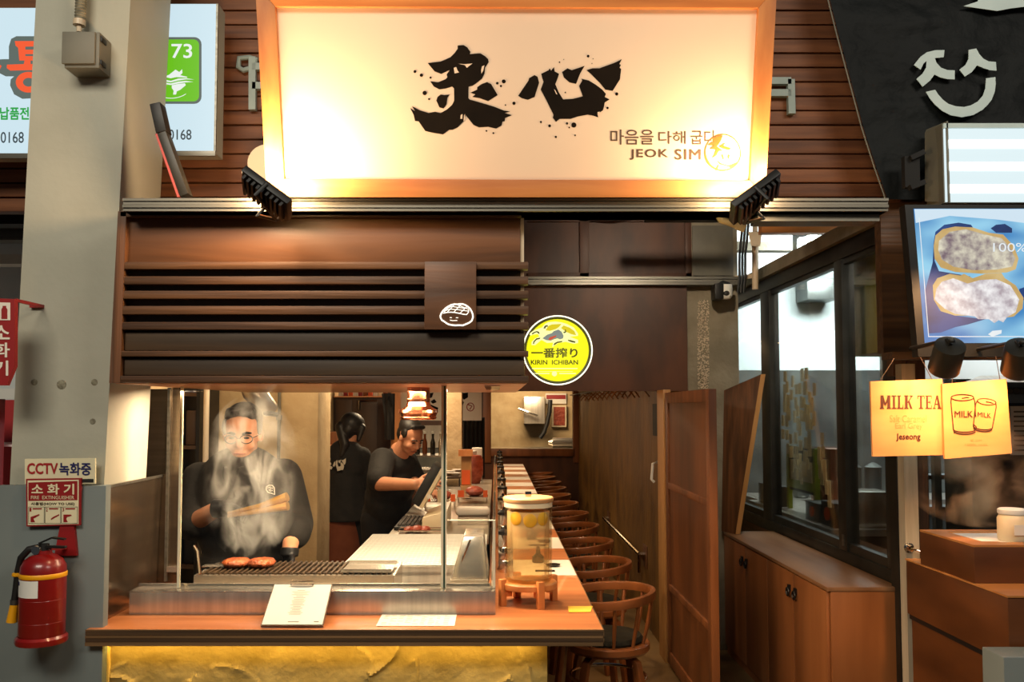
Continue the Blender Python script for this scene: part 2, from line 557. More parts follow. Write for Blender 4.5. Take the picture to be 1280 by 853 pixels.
    def caps(self, p0, r0, p1, r1, n=12):
        """Limb segment: a tapered cone with round ends."""
        self.ell(p0, (r0,) * 3, n, 8)
        self.ell(p1, (r1,) * 3, n, 8)
        if (V(p1) - V(p0)).length > 1e-4:
            self.cone(p0, p1, r0, r1, n)
        return self

    def build(self, name, m, parent=None, bev=0.0, ang=35, fix=True):
        off = ORG.get(parent.name, V((0, 0, 0))) if parent else V((0, 0, 0))
        me = bpy.data.meshes.new(name)
        me.from_pydata([p - off for p in self.v], [], self.f)
        if fix or bev:
            bm = bmesh.new()
            bm.from_mesh(me)
            bmesh.ops.recalc_face_normals(bm, faces=bm.faces)
            if bev:
                es = [e for e in bm.edges if len(e.link_faces) == 2 and e.calc_face_angle(0) > 0.6]
                bmesh.ops.bevel(bm, geom=es, offset=bev, segments=2, profile=0.6, affect='EDGES', clamp_overlap=True)
            bm.to_mesh(me)
            bm.free()
        me.shade_smooth()
        me.set_sharp_from_angle(angle=math.radians(ang))
        me.materials.append(m)
        o = bpy.data.objects.new(name, me)
        COL.objects.link(o)
        if parent:
            o.parent = parent
            ORG[o.name] = off
        return o


def tag(o, label, cat, group=None, kind=None):
    if label:
        o['label'] = label
    if cat:
        o['category'] = cat
    if group:
        o['group'] = group
    if kind:
        o['kind'] = kind
    return o


def thing(name, label, cat, loc=(0, 0, 0), group=None, kind=None):
    o = bpy.data.objects.new(name, None)
    COL.objects.link(o)
    o.empty_display_size = 0.1
    o.location = V(loc)
    ORG[o.name] = V(loc)
    return tag(o, label, cat, group, kind)


def struct(name, mb, m, parent=None, bev=0.0):
    o = mb.build(name, m, parent, bev)
    if parent is None:
        o['kind'] = 'structure'
    return o


def dup(root, loc=None, rotz=None, label=None):
    r = root.copy()
    COL.objects.link(r)
    if loc is not None:
        r.location = V(loc)
    if rotz is not None:
        r.rotation_euler = (0, 0, rotz)
    if label:
        r['label'] = label
    for ch in list(root.children):
        c = ch.copy()
        COL.objects.link(c)
        c.parent = r
        for g in list(ch.children):
            d = g.copy()
            COL.objects.link(d)
            d.parent = c
    return r


def text_mesh(body, bold=0.0, spacing=1.0):
    c = bpy.data.curves.new('lettering', 'FONT')
    c.body = body
    c.space_character = spacing
    c.resolution_u = 3
    o = bpy.data.objects.new('lettering', c)
    COL.objects.link(o)
    bpy.context.view_layer.update()
    me = bpy.data.meshes.new_from_object(o.evaluated_get(bpy.context.evaluated_depsgraph_get()))
    vs = [v.co.copy() for v in me.vertices]
    fs = [tuple(p.vertices) for p in me.polygons]
    bpy.data.objects.remove(o)
    bpy.data.curves.remove(c)
    bpy.data.meshes.remove(me)
    return vs, fs


def text3(name, body, bl, br, tl, m, parent, bold=0.0, spacing=1.0, lift=0.001):
    """Flat lettering fitted to the parallelogram bl, br, tl."""
    vs, fs = text_mesh(body, bold, spacing)
    x0, x1 = min(v.x for v in vs), max(v.x for v in vs)
    y0, y1 = min(v.y for v in vs), max(v.y for v in vs)
    bl, br, tl = V(bl), V(br), V(tl)
    n = (br - bl).cross(tl - bl).normalized() * lift
    mb = MB()
    x0, x1, y0, y1 = x0 - bold, x1 + bold, y0 - bold, y1 + bold
    for k in range(8 if bold else 1):
        ox, oy = (bold * math.cos(k * PI / 4), bold * math.sin(k * PI / 4)) if bold else (0, 0)
        n = n.normalized() * (lift + k * 0.00003)
        mb.add([bl + (br - bl) * ((v.x + ox - x0) / (x1 - x0)) + (tl - bl) * ((v.y + oy - y0) / max(1e-6, y1 - y0)) + n for v in vs], fs)
    return mb.build(name, m, parent, fix=False)


def text_px(name, body, x0, y0, x1, y1, pl, m, parent, bold=0.0, spacing=1.0, lift=0.001, skew=0.0):
    return text3(name, body, onp(x0, y1, pl), onp(x1, y1 + skew, pl), onp(x0, y0, pl), m, parent, bold, spacing, lift)


def poly_px(mb, pts, pl, lift=0.001, thick=0.0):
    n = pl[1] * -1 if pl[1].y > 0 else pl[1]
    lift += (len(mb.f) % 40) * 0.00002
    p = [onp(x, y, pl) + n * lift for x, y in pts]
    if thick:
        return mb.prism(p, n * thick)
    return mb.add(p, [tuple(range(len(p)))])


def disc_px(mb, cx, cy, r, pl, lift=0.001, n=20, thick=0.0):
    return poly_px(mb, [(cx + r * math.cos(2 * PI * i / n), cy + r * math.sin(2 * PI * i / n)) for i in range(n)], pl, lift, thick)


def crop(pts, x0, y0, k):
    return [(x0 + x * k, y0 + y * k) for x, y in pts]


def voxel(name, mb, m, parent, vox=0.008, smooth=4, fac=0.5):
    """Fuse overlapping closed shapes into one continuous skin."""
    tmp = mb.build('tmp', m, None, fix=True)
    r = tmp.modifiers.new('r', 'REMESH')
    r.mode = 'VOXEL'
    r.voxel_size = vox
    r.use_smooth_shade = True
    s = tmp.modifiers.new('s', 'SMOOTH')
    s.iterations = smooth
    s.factor = fac
    bpy.context.view_layer.update()
    me = bpy.data.meshes.new_from_object(tmp.evaluated_get(bpy.context.evaluated_depsgraph_get()))
    old = tmp.data
    bpy.data.objects.remove(tmp)
    bpy.data.meshes.remove(old)
    me.name = name
    if parent:
        off = ORG.get(parent.name, V((0, 0, 0)))
        me.transform(Matrix.Translation(-off))
    me.shade_smooth()
    if not me.materials:
        me.materials.append(m)
    o = bpy.data.objects.new(name, me)
    COL.objects.link(o)
    if parent:
        o.parent = parent
        ORG[o.name] = ORG.get(parent.name, V((0, 0, 0)))
    return o


# ================================================================== SETTING
struct('floor', MB().box(-6, 6, -3, 16, -0.05, 0), m_floor)
CT = 0.90          # counter top
# column on the left (it leans a little, as in the street)
a = [at(19, 480, 3.10), at(137, 480, 3.10)]
YF, YB = 3.10, 3.47
zc0, zc1 = 0.0, 4.0


def colx(px0, py0, px1, py1, z):
    p, q = at(px0, py0, YF), at(px1, py1, YF)
    return p.x + (q.x - p.x) * (z - p.z) / (q.z - p.z)


xl = [colx(19, 480, 45, 0, z) for z in (zc0, zc1)]
xr = [colx(137, 480, 163, 0, z) for z in (zc0, zc1)]
mb = MB()
mb.hexa([(xl[0], YF, zc0), (xr[0], YF, zc0), (xr[0], YB, zc0), (xl[0], YB, zc0)],
        [(xl[1], YF, zc1), (xr[1], YF, zc1), (xr[1], YB, zc1), (xl[1], YB, zc1)])
column = struct('column', mb, m_columnpaint)
zb = fz(607, 3.07)
struct('board', MB().box(fx(-2, 3.06), fx(135, 3.06), 3.06, 3.10, 0, zb), m_columnlow, column, 0.004)
for px, py, r in ((43, 478, 4.5), (77, 481, 6.5), (118, 478, 4.5), (116, 527, 4)):
    p = at(px, py, YF)
    mb = MB().lathe([(r * YF / FPX, -0.006), (r * YF / FPX * 0.9, 0.0015), (r * YF / FPX * 0.55, 0.003), (0.0005, 0.002)], p, 14, V((0, -1, 0)).to_track_quat('Z', 'Y'))
    struct('bolt_hole', mb, m_chip, column)

# the passage and kitchen shells
struct('wall_right', MB().box(1.15, 1.32, 6.16, 12.3, 0, 2.35), m_corridor)
struct('wall_left', MB().box(-1.95, -1.85, 4.0, 12.3, 0, 2.4), m_plaster)
zt = 1.08
wf = MB().box(-2.2, fx(612, 12.3), 12.3, 12.4, 0, 2.4).box(fx(718, 12.3), 1.15, 12.3, 12.4, 0, 2.4)
wf.box(fx(612, 12.3), fx(718, 12.3), 12.3, 12.4, 0, zt).box(fx(612, 12.3), fx(718, 12.3), 12.3, 12.4, 1.98, 2.4)
struct('wall_far', wf, m_panel)
struct('wall_rear_kitchen', MB().box(-2.2, 2.2, 14.6, 14.7, 0, 2.4), m_plaster)
struct('ceiling', MB().box(-1.95, 0.10, 4.62, 6.12, 2.36, 2.44).box(-1.95, 1.33, 6.12, 14.7, 2.36, 2.44), m_darkwood_x)
# wall piece beside and behind the chef
struct('wall_chef', MB().box(-1.85, fx(349, 5.45), 5.45, 5.55, 0, 2.4), m_plaster)
struct('pillar', MB().box(fx(350, 5.35), fx(398, 5.35), 5.35, 5.75, 0, 2.4), m_plaster, None, 0.006)
struct('pillar', MB().box(fx(557, 8.8), fx(577, 8.8), 8.8, 9.1, 0, 2.4), m_plaster)
# side of the pass: painted above, steel below
xs = -1.355
xcol = lambda z: xr[0] + (xr[1] - xr[0]) * z / zc1

# lintel over the entrance, its rail and the upper panels
YL = 6.05
lint = MB().box(-0.6, fx(860, YL), YL, YL + 0.1, fz(489, YL), fz(357, YL))
lintel = struct('lintel', lint, m_panel)
up = MB().box(-0.6, fx(868, YL), YL + 0.05, YL + 0.12, fz(347, YL), fz(262, YL))
wup = struct('wall_entrance_upper', up, m_panel)
for x0, x1, z0, z1 in ((726, 738, 270, 347), (660, 868, 268, 276), (860, 868, 276, 347), (660, 868, 340, 347)):
    struct('batten', MB().box(fx(x0, YL), fx(x1, YL), YL + 0.03, YL + 0.05, fz(z1, YL), fz(z0, YL)), m_panel, wup, 0.003)
tr = MB()
for i, (a, b) in enumerate(((347, 350.5), (350.5, 354), (354, 357.5))):
    tr.box(-0.6, fx(930, YL), YL - 0.06 + 0.008 * (i == 1), YL + 0.06, fz(b, YL), fz(a, YL) - 0.003)
struct('trim_1', tr, m_aludark)
cp = struct('pillar', MB().box(fx(860, 6.1) + 0.001, fx(925, 6.1), 6.1, 6.5, 0, 3.6), m_concrete, None, 0.01)
struct('render_patch', MB().box(fx(868, 6.09), fx(919, 6.09), 6.085, 6.1, fz(345, 6.09), fz(282, 6.09)), m_boxgrey, cp, 0.004)
rp = MB()
for k in range(620):
    px, py = random.uniform(872, 886), random.uniform(376, 486)
    p = at(px, py, 6.1)
    rp.ell((p.x, 6.098, p.z), (random.uniform(0.002, 0.0075), 0.005, random.uniform(0.002, 0.006)), 5, 3)
ro = rp.build('rough_plaster', m_cream, cp)
ro['kind'] = 'stuff'
# door jamb and the open door lying along the passage wall
zd = 1.765
struct('trim_2', MB().box(1.10, 1.15, 5.80, 6.02, 0, zd + 0.01), m_jamb, None, 0.004)

# facade: planked wall above, aluminium beam
YW = 3.78
wallp = struct('wall_upper', MB().box(-3.2, 2.2, YW + 0.03, YW + 0.10, fz(262, YW), fz(-40, YW)), m_darkwood_x)
pitch = 17.4
mesh_plank = None
zb0 = fz(247, YW)
hh = pitch * YW / FPX * 1.0
for i in range(16):
    z0 = zb0 + (i - 1) * hh * 1.07
    o = None
    mbp = MB().box(-3.2, 2.2, YW - 0.005 * random.random(), YW + 0.03, 0.003, hh * 1.07 - 0.004)
    o = struct('plank', mbp, m_plank, wallp, 0.003)
    o.location.z = z0
YA = 2.88
za0, za1 = fz(264, YA), fz(247.5, YA)
bm_ = MB()
for i in range(4):
    t0, t1 = i / 4, (i + 0.8) / 4
    bm_.box(fx(148, YA), fx(1116, YA), YA - 0.006 * (i % 2), YA + 0.14, za0 + (za1 - za0) * t0, za0 + (za1 - za0) * t1)
bm_.box(fx(148, YA), fx(1116, YA), YA + 0.012, YA + 0.14, za0, za1 - 0.002)
beam = struct('beam', bm_, m_alu)
struct('lower_rail', MB().box(fx(955, YA), fx(1110, YA), YA + 0.03, YA + 0.12, fz(274, YA), za0 - 0.004), m_aludark, beam)

# ------------------------------------------------------------------ front stucco wall under the counter
x0, x1, yw = fx(143, 3.14), fx(683, 3.14), 3.14
nx, nz = 260, 120
mb = MB()
ridges = []
for k in range(46):
    cx, cz, r = random.uniform(x0, x1), random.uniform(0.25, 0.85), random.uniform(0.06, 0.24)
    a0 = random.uniform(0, 2 * PI)
    ridges.append((cx, cz, r, a0, a0 + random.uniform(0.8, 2.2), random.uniform(0.006, 0.014)))
vs = []
for j in range(nz + 1):
    z = 0.845 * j / nz
    for i in range(nx + 1):
        x = x0 + (x1 - x0) * i / nx
        h = 0.012 * noise.noise(V((x * 4.2, z * 6.5, 1.3))) + 0.004 * noise.noise(V((x * 17, z * 19, 4)))
        h += 0.0016 * noise.noise(V((x * 60, z * 60, 9)))
        for cx, cz, r, a0, a1, am in ridges:
            d = math.hypot(x - cx, z - cz)
            e = d - r - 0.008 * noise.noise(V((x * 16, z * 16, cx)))
            if -0.045 < e < 0.010:
                an = math.atan2(z - cz, x - cx) % (2 * PI)
                if a0 % (2 * PI) <= an <= a1 % (2 * PI) or (a1 % (2 * PI) < a0 % (2 * PI) and (an >= a0 % (2 * PI) or an <= a1 % (2 * PI))):
                    h += am * (math.exp(-(e / 0.005) ** 2) if e > 0 else math.exp(e / 0.018))
        vs.append((x, yw - h, z))
fs = []
for j in range(nz):
    for i in range(nx):
        k = j * (nx + 1) + i
        fs.append((k, k + 1, k + nx + 2, k + nx + 1))
mb.add(vs, fs)
o = struct('wall_counter_front', mb, m_stucco)
struct('wall_counter_side', MB().box(x1 - 0.14, x1 - 0.001, yw + 0.02, 11.95, 0, 0.849), m_corridor)
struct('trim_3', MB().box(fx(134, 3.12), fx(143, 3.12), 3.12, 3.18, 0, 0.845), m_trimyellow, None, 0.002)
light('AREA', 'counter_led', (-0.62, 3.098, 0.836), (-0.62, 3.125, 0.4), (1.0, 0.66, 0.15), 1.5, 1.5, 0.012)
led = MB().box(fx(146, 3.1), fx(680, 3.1), 3.085, 3.100, 0.838, 0.8449).build('led_strip', e_led)
tag(led, 'thin yellow light strip under the counter overhang at the stucco wall', 'light')

# ------------------------------------------------------------------ counter
ct = thing('bar_counter', 'long orange brown wooden bar counter that turns back along the row of stools', 'counter', (-0.5, 3.2, CT))
xa, xb, xm, ye = fx(113, 3.03), fx(753.5, 3.03), -0.03, 12.0
top = MB().prism([(xa, 3.036, CT - 0.05), (xb - 0.003, 3.036, CT - 0.05), (xb - 0.003, ye, CT - 0.05), (xm, ye, CT - 0.05), (xm, 3.5, CT - 0.05), (xa, 3.5, CT - 0.05)], (0, 0, 0.05))
top.build('countertop', m_counter, ct, 0.003)
for i, (z0, z1, mm, d) in enumerate(((0.0, 0.006, m_edge, 0.0), (0.006, 0.020, m_edge2, 0.0015), (0.020, 0.030, m_edge, 0.0), (0.030, 0.042, m_edge2, 0.0015), (0.042, 0.056, m_edge, 0.0))):
    MB().box(xa, xb, 3.03 + d, 3.036, CT - z1 + 0.001, CT - z0 - 0.0004).build('edge_strip', mm, ct)
MB().box(xb - 0.003, xb, 3.03, ye, CT - 0.055, CT - 0.001).build('side_edge', m_edge, ct)

# ------------------------------------------------------------------ steel pass: low front wall, inner ledges
x_r = -0.002
ps = thing('steel_pass', 'bright stainless steel splash wall standing along the counter in front of the grill', 'splash guard', (-0.7, 3.3, CT))
MB().box(-1.338, x_r, 3.25, 3.268, CT, 0.982).build('front_panel', m_steel_b, ps, 0.002)
MB().box(-1.338, x_r, 3.25, 3.345, 0.978, 0.984).build('top_ledge', m_steel, ps, 0.002)
MB().box(-1.338, x_r - 0.02, 3.335, 3.345, 0.955, 0.995).box(-1.338, x_r - 0.02, 3.345, 3.42, 0.955, 0.960).build('inner_ledge', m_steel, ps, 0.002)
MB().box(x_r - 0.016, x_r, 3.268, 7.2, CT + 0.0, 0.982).build('side_panel', m_steel_b, ps, 0.002)
sl = thing('steel_side_lining', 'stainless steel sheet lining the column side at the end of the pass', 'panel', (xs, 3.4, CT))
zl = fz(605, 3.3)
a, b = xcol(CT), xcol(zl)
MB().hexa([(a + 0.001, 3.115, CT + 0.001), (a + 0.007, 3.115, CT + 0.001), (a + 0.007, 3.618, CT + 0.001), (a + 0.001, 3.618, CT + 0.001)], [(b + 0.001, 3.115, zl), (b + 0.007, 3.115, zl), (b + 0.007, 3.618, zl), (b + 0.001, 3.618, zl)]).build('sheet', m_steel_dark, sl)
MB().box(b + 0.0005, b + 0.010, 3.112, 3.618, zl + 0.0005, zl + 0.010).build('edge_trim', m_alu, sl)
st = thing('steel_screen', 'tall stainless steel screen at the back of the pass end, left of the glass', 'screen', (-1.35, 3.62, CT))
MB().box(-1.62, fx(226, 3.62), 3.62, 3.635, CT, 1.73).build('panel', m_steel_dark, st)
MB().box(-1.345, -1.335, 3.605, 3.619, CT + 0.05, 1.735).build('edge_trim', m_alu, st)
MB().box(-1.335, fx(226, 3.62), 3.605, 3.62, fz(716, 3.6), fz(709, 3.6)).build('ledge', m_steel, st)

# glass screens of the pass
yg = 3.30
g1 = thing('glass_screen', 'large clear glass screen standing on the steel splash wall before the chef', 'glass screen', (-0.6, yg, 0.984))
xg0, xg1 = fx(228, yg), fx(556, yg)
MB().box(xg0, xg1, yg, yg + 0.008, 0.986, 1.735).build('pane', m_glass, g1)
MB().box(xg1 - 0.004, xg1 + 0.003, yg - 0.001, yg + 0.010, 0.986, 1.735).build('right_edge', m_glassedge, g1)
MB().box(xg1 + 0.003, xg1 + 0.0075, yg - 0.001, yg + 0.009, 0.986, 1.735).box(xg1 - 0.0125, xg1 - 0.004, yg - 0.001, yg + 0.009, 0.986, 1.735).build('edge_bevel', m_glassline, g1)
MB().box(xg0 - 0.008, xg0, yg - 0.002, yg + 0.012, 0.986, 1.735).build('left_edge', m_glassline, g1)
g2 = thing('low_glass_screen', 'low clear glass corner screen between the steel ledge and the water dispenser', 'glass screen', (-0.05, yg, 0.984))
MB().box(xg1 + 0.012, x_r - 0.010, yg, yg + 0.006, 0.986, 1.232).build('front_pane', m_glass, g2)
MB().box(x_r - 0.008, x_r - 0.002, yg + 0.008, 7.2, 0.986, 1.232).build('side_pane', m_glass, g2)
MB().box(x_r - 0.010, x_r - 0.001, yg - 0.001, yg + 0.008, 0.986, 1.235).build('corner_edge', m_glassline, g2)
MB().box(xg1 + 0.012, x_r - 0.010, yg - 0.001, yg + 0.007, 1.232, 1.236).build('top_edge', m_glassline, g2)
MB().box(x_r - 0.012, x_r, 7.2, 7.215, 0.984, 1.27).build('end_post', m_chrome, g2)

# ------------------------------------------------------------------ slatted canopy over the pass
cn = thing('slatted_canopy', 'dark wooden slatted canopy above the pass, with a bright orange soffit', 'canopy', (-0.55, 3.0, 1.74))
yc = 2.95
xc0, xc1 = fx(141, yc), fx(652, yc)
zc_b, zc_t = fz(478, yc), fz(265, yc)
MB().box(xc0 + 0.01, xc1 - 0.002, yc + 0.035, yc + 0.05, zc_b, zc_t).build('back_board', m_slatback, cn)
MB().box(xc0 + 0.03, xc1 - 0.003, yc + 0.018, yc + 0.035, fz(328, yc), fz(272, yc)).build('fascia_board', m_ply_dark, cn, 0.002)
MB().box(fx(146, yc), xc1, yc - 0.01, yc + 0.035, fz(272, yc), zc_t).build('top_rail', m_darkwood_x, cn, 0.002)
mb = MB()
p0, p1 = at(138, 479, yc), at(149, 265, yc)
mb.hexa([(p0.x, yc - 0.01, p0.z), (p0.x + 0.036, yc - 0.01, p0.z), (p0.x + 0.036, yc + 0.05, p0.z), (p0.x, yc + 0.05, p0.z)],
        [(p1.x, yc - 0.01, p1.z), (p1.x + 0.028, yc - 0.01, p1.z), (p1.x + 0.028, yc + 0.05, p1.z), (p1.x, yc + 0.05, p1.z)])
mb.build('left_stile', m_darkwood_z, cn)
slat_mesh = None
for k, (a, b, c) in enumerate(((328, 337, 345), (346, 356, 365), (364, 374, 383), (383, 393.5, 403), (403, 412.5, 414), (439, 446, 448), (470, 478.5, 479))):
    xa_ = p0.x + 0.03 - 0.0 + (p1.x - p0.x) * ((478 - a) / 213)
    mb = MB().box(xa_, fx(660.5, yc), yc - 0.008, yc + 0.034, fz(b, yc), fz(a, yc))
    mb.build('slat', m_darkwood_x, cn, 0.002)
for (a, b) in ((415, 438), (449, 469)):
    MB().box(xc0 + 0.03, fx(656, yc), yc + 0.012, yc + 0.034, fz(b, yc), fz(a, yc)).build('recess_board', m_slatback, cn, 0.002)
MB().box(xc1 - 0.002, xc1 + 0.010, yc + 0.036, 4.6, zc_b, zc_t + 0.01).build('side_board', m_cream, cn)
MB().box(p0.x + 0.002, fx(659, yc), yc + 0.0355, 4.6, zc_b - 0.004, zc_b + 0.010).build('soffit', m_soffit, cn)
for k in range(4):
    MB().box(fx(606, 3.3), fx(625, 3.3), 3.2 + k * 0.16, 3.29 + k * 0.16, zc_b - 0.008, zc_b - 0.004).build('soffit_vent', m_chrome, cn)

# board with the glowing emblem
eb = thing('emblem_board', 'small brown wooden board with a glowing outline emblem on the slatted canopy', 'sign', at(562, 412, yc - 0.03))
yb = yc - 0.035
MB().box(fx(530, yb), fx(595, yb), yb, yc - 0.0085, fz(412, yb), fz(327, yb)).build('board', m_ply_dark, eb, 0.002)
ple = (V((0, yb - 0.003, 0)), V((0, -1, 0)))


def line_px(pts, pl, r, closed=False, n=6):
    return MB().tube([onp(x, y, pl) for x, y in pts], r, n, closed)


k = 90 / 768
em = [(260, 640), (272, 610), (290, 585), (315, 560), (345, 540), (375, 524), (410, 516), (440, 518), (470, 514), (500, 515), (528, 526), (550, 540), (575, 562), (592, 590), (604, 620), (608, 655), (595, 692), (570, 712), (540, 726), (500, 742), (460, 740), (420, 742), (380, 738), (345, 730), (320, 715), (300, 700), (275, 685), (262, 660)]
line_px(crop(em, 520, 320, k), ple, 0.0030, True).build('emblem_outline', e_neon, eb)
cap_ = [(288, 612), (330, 604), (370, 601), (410, 604), (450, 611), (500, 622), (540, 627), (560, 600), (562, 575)]
mb = line_px(crop(cap_, 520, 320, k), ple, 0.0018)
for seg in (((330, 560), (380, 540), (520, 560)), ((300, 590), (360, 568), (450, 575), (560, 590)), ((330, 605), (410, 520)), ((400, 604), (480, 520)), ((470, 612), (540, 545)), ((360, 535), (300, 600)), ((440, 522), (560, 570))):
    p = line_px(crop(seg, 520, 320, k), ple, 0.0013)
    mb.add(p.v, p.f)
mb.build('emblem_hatching', e_neon, eb)
mb = MB()
for seg in (((360, 658), (382, 660)), ((425, 660), (450, 661)), ((362, 686), (390, 692), (440, 690))):
    p = line_px(crop(seg, 520, 320, k), ple, 0.0013)
    mb.add(p.v, p.f)
mb.build('emblem_face', e_neon, eb)

# ------------------------------------------------------------------ the big framed sign
tilt = math.radians(12)
ys = 2.86
pb = at(640, 247, ys)
nS = V((0, -math.cos(tilt), -math.sin(tilt)))
plS = (pb, nS)
sg = thing('shop_sign', 'large lit cream sign in an orange wooden frame with black brush characters', 'sign', pb)


def slab_px(quad, pl, lift, thick):
    pts = [onp(x, y, pl) + pl[1] * lift for x, y in quad]
    return MB().prism(pts, pl[1] * -thick)


oo = [(335.5, 247), (954.5, 247), (969, -16), (321, -16)]
ii = [(357, 224), (935, 226), (946, 12), (346, 10)]
slab_px(ii, plS, 0.0, 0.02).build('panel', m_signpanel, sg)
for q, mm in (((oo[0], oo[1], ii[1], ii[0]), m_signframe), ((oo[1], oo[2], ii[2], ii[1]), m_signframe_z), ((oo[2], oo[3], ii[3], ii[2]), m_signframe), ((oo[3], oo[0], ii[0], ii[3]), m_signframe_z)):
    slab_px(q, plS, 0.022, 0.10).build('frame_board', mm, sg, 0.002)
slab_px([(340, 244), (950, 244), (960, -8), (328, -8)], plS, -0.021, 0.07).build('backing', m_darkwood_x, sg)
k = 150 / 984
hA = [(195, 222), (300, 210), (380, 175), (415, 140), (440, 105), (440, 78), (490, 75), (520, 95), (545, 130), (540, 150), (625, 142), (665, 165), (690, 190), (695, 215), (665, 260), (660, 310), (640, 350), (590, 390), (560, 410), (530, 415), (528, 510), (540, 522), (640, 550), (740, 580), (820, 612), (870, 620), (825, 632), (885, 650), (830, 672), (825, 700), (808, 702), (800, 735), (755, 760), (690, 745), (615, 750), (570, 730), (530, 680), (505, 650), (490, 700), (440, 750), (400, 770), (370, 770), (320, 808), (240, 795), (175, 780), (150, 745), (120, 700), (90, 698), (80, 650), (50, 590), (92, 618), (65, 575), (130, 610), (200, 632), (255, 622), (300, 632), (350, 605), (395, 565), (412, 530), (410, 430), (395, 415), (340, 432), (290, 438), (245, 415), (215, 372), (280, 380), (340, 355), (355, 340), (350, 315), (375, 280), (330, 300), (305, 312), (250, 290), (225, 260)]
hB = [(300, 480), (330, 485), (375, 480), (355, 510), (350, 560), (325, 595), (290, 585), (265, 530), (275, 500)]
hC = [(545, 465), (600, 440), (600, 420), (635, 395), (680, 378), (715, 395), (768, 485), (690, 535), (620, 510), (560, 500), (585, 480)]
hD = [(90, 292, 12), (143, 322, 14), (218, 342, 9), (170, 468, 18), (206, 518, 9), (765, 388, 11), (818, 373, 16), (795, 411, 9), (902, 552, 13), (832, 567, 6), (676, 779, 7), (733, 797, 8)]
mb = MB()
for P in (hA, hB, hC):
    poly_px(mb, crop(P, 505, 45, k), plS, 0.001)
mb.build('brush_character', m_ink, sg, fix=False)
mb = MB()
for x, y, r in hD:
    disc_px(mb, 505 + x * k, 45 + y * k, r * k, plS)
k2 = k
sA = [[(50, 425), (135, 300), (140, 280), (185, 255), (210, 270), (222, 318), (185, 435), (130, 458), (80, 445)],
      [(240, 245), (300, 215), (308, 200), (320, 218), (345, 190), (350, 225), (385, 245), (375, 280), (355, 330), (385, 400), (420, 455), (500, 450), (580, 430), (550, 345), (575, 300), (570, 285), (630, 300), (680, 330), (715, 355), (740, 375), (770, 410), (760, 435), (800, 455), (760, 480), (755, 510), (745, 545), (700, 575), (708, 603), (670, 590), (620, 580), (540, 595), (480, 615), (390, 615), (360, 640), (335, 605), (340, 580), (270, 440), (235, 375), (258, 310), (245, 270)],
      [(410, 230), (455, 200), (490, 215), (595, 180), (560, 240), (525, 328), (470, 315), (425, 275)],
      [(610, 215), (660, 200), (715, 200), (840, 155), (900, 125), (880, 165), (893, 172), (882, 195), (895, 205), (885, 290), (825, 385), (765, 375), (720, 320), (650, 250)]]
sD = [(16, 487, 13), (237, 640, 9), (308, 672, 12), (451, 652, 10), (507, 665, 21), (469, 685, 7), (359, 762, 9), (517, 749, 7), (624, 100, 11), (389, 150, 6), (424, 128, 4), (664, 122, 4), (437, 398, 6), (858, 410, 13), (783, 525, 10), (655, 160, 4)]
for x, y, r in sD:
    disc_px(mb, 640 + x * k, 55 + y * k, r * k, plS)
mb.build('ink_splashes', m_ink, sg, fix=False)['kind'] = 'stuff'
mb = MB()
for P in sA:
    poly_px(mb, crop(P, 640, 55, k), plS, 0.001)
mb.build('brush_character', m_ink, sg, fix=False)
mb = MB()
for P in ([(408, 262), (428, 255), (440, 285), (452, 300), (415, 308)], [(445, 228), (500, 232), (562, 226), (515, 262), (500, 240)], [(640, 250), (660, 240), (650, 285), (635, 310), (632, 280)], [(465, 650), (480, 640), (478, 680), (462, 680)], [(492, 655), (500, 640), (498, 690), (488, 700)]):
    poly_px(mb, crop(P, 505, 45, k), plS, 0.0016)
for P in ([(345, 372), (355, 380), (372, 415), (362, 412)], [(700, 560), (720, 555), (706, 585)], [(640, 592), (665, 596), (650, 600)]):
    poly_px(mb, crop(P, 640, 55, k), plS, 0.0016)
mb.build('brush_gaps', m_signpanel, sg, fix=False)['kind'] = 'stuff'
for w_, a_, b_, c_, d_ in (('마음을', 763, 162, 817, 181), ('다해', 823, 164, 857, 180), ('굽다', 863, 163, 895, 181)):
    text_px('lettering', w_, a_, b_, c_, d_, plS, m_brownink, sg, 0.006)
text_px('lettering', 'JEOK', 787, 186.5, 835, 200, plS, m_brownink, sg, 0.022, 1.12)
text_px('lettering', 'SIM', 843, 186.5, 876, 200, plS, m_brownink, sg, 0.022, 1.12)
c0 = (903, 191)
mb = MB()
n = 64
outer = [(c0[0] + (23.2 + 0.4 * math.sin(3 * a)) * math.cos(a), c0[1] + 23.4 * math.sin(a)) for a in [2 * PI * i / n for i in range(n)]]
inner = [(c0[0] + 0.5 + (21.2 + 0.6 * math.sin(2 * a)) * math.cos(a), c0[1] - 0.6 + 21.6 * math.sin(a)) for a in [2 * PI * i / n for i in range(n)]]
vo = [onp(x, y, plS) + nS * 0.0012 for x, y in outer] + [onp(x, y, plS) + nS * 0.0012 for x, y in inner]
mb.add(vo, [(i, (i + 1) % n, n + (i + 1) % n, n + i) for i in range(n)])
k3 = 190 / 1280
for P in ([(905, 150), (1000, 130), (985, 175), (950, 225), (1000, 260), (965, 262), (945, 300), (905, 325), (925, 290), (940, 250), (885, 245), (925, 215), (870, 215), (900, 190), (920, 185)],
          [(965, 225), (1020, 190), (1005, 220), (1070, 240), (1050, 255), (990, 240)],
          [(985, 295), (1000, 290), (1010, 325), (1000, 340)], [(1042, 290), (1058, 295), (1050, 335), (1038, 320)],
          [(940, 330), (985, 365), (1050, 385), (1135, 350), (1100, 395), (1070, 415), (1050, 395), (970, 375)],
          [(955, 380), (968, 375), (955, 425), (930, 425)]):
    poly_px(mb, crop(P, 755, 150, k3), plS, 0.0014)
mb.build('round_seal', m_gold, sg, fix=False)

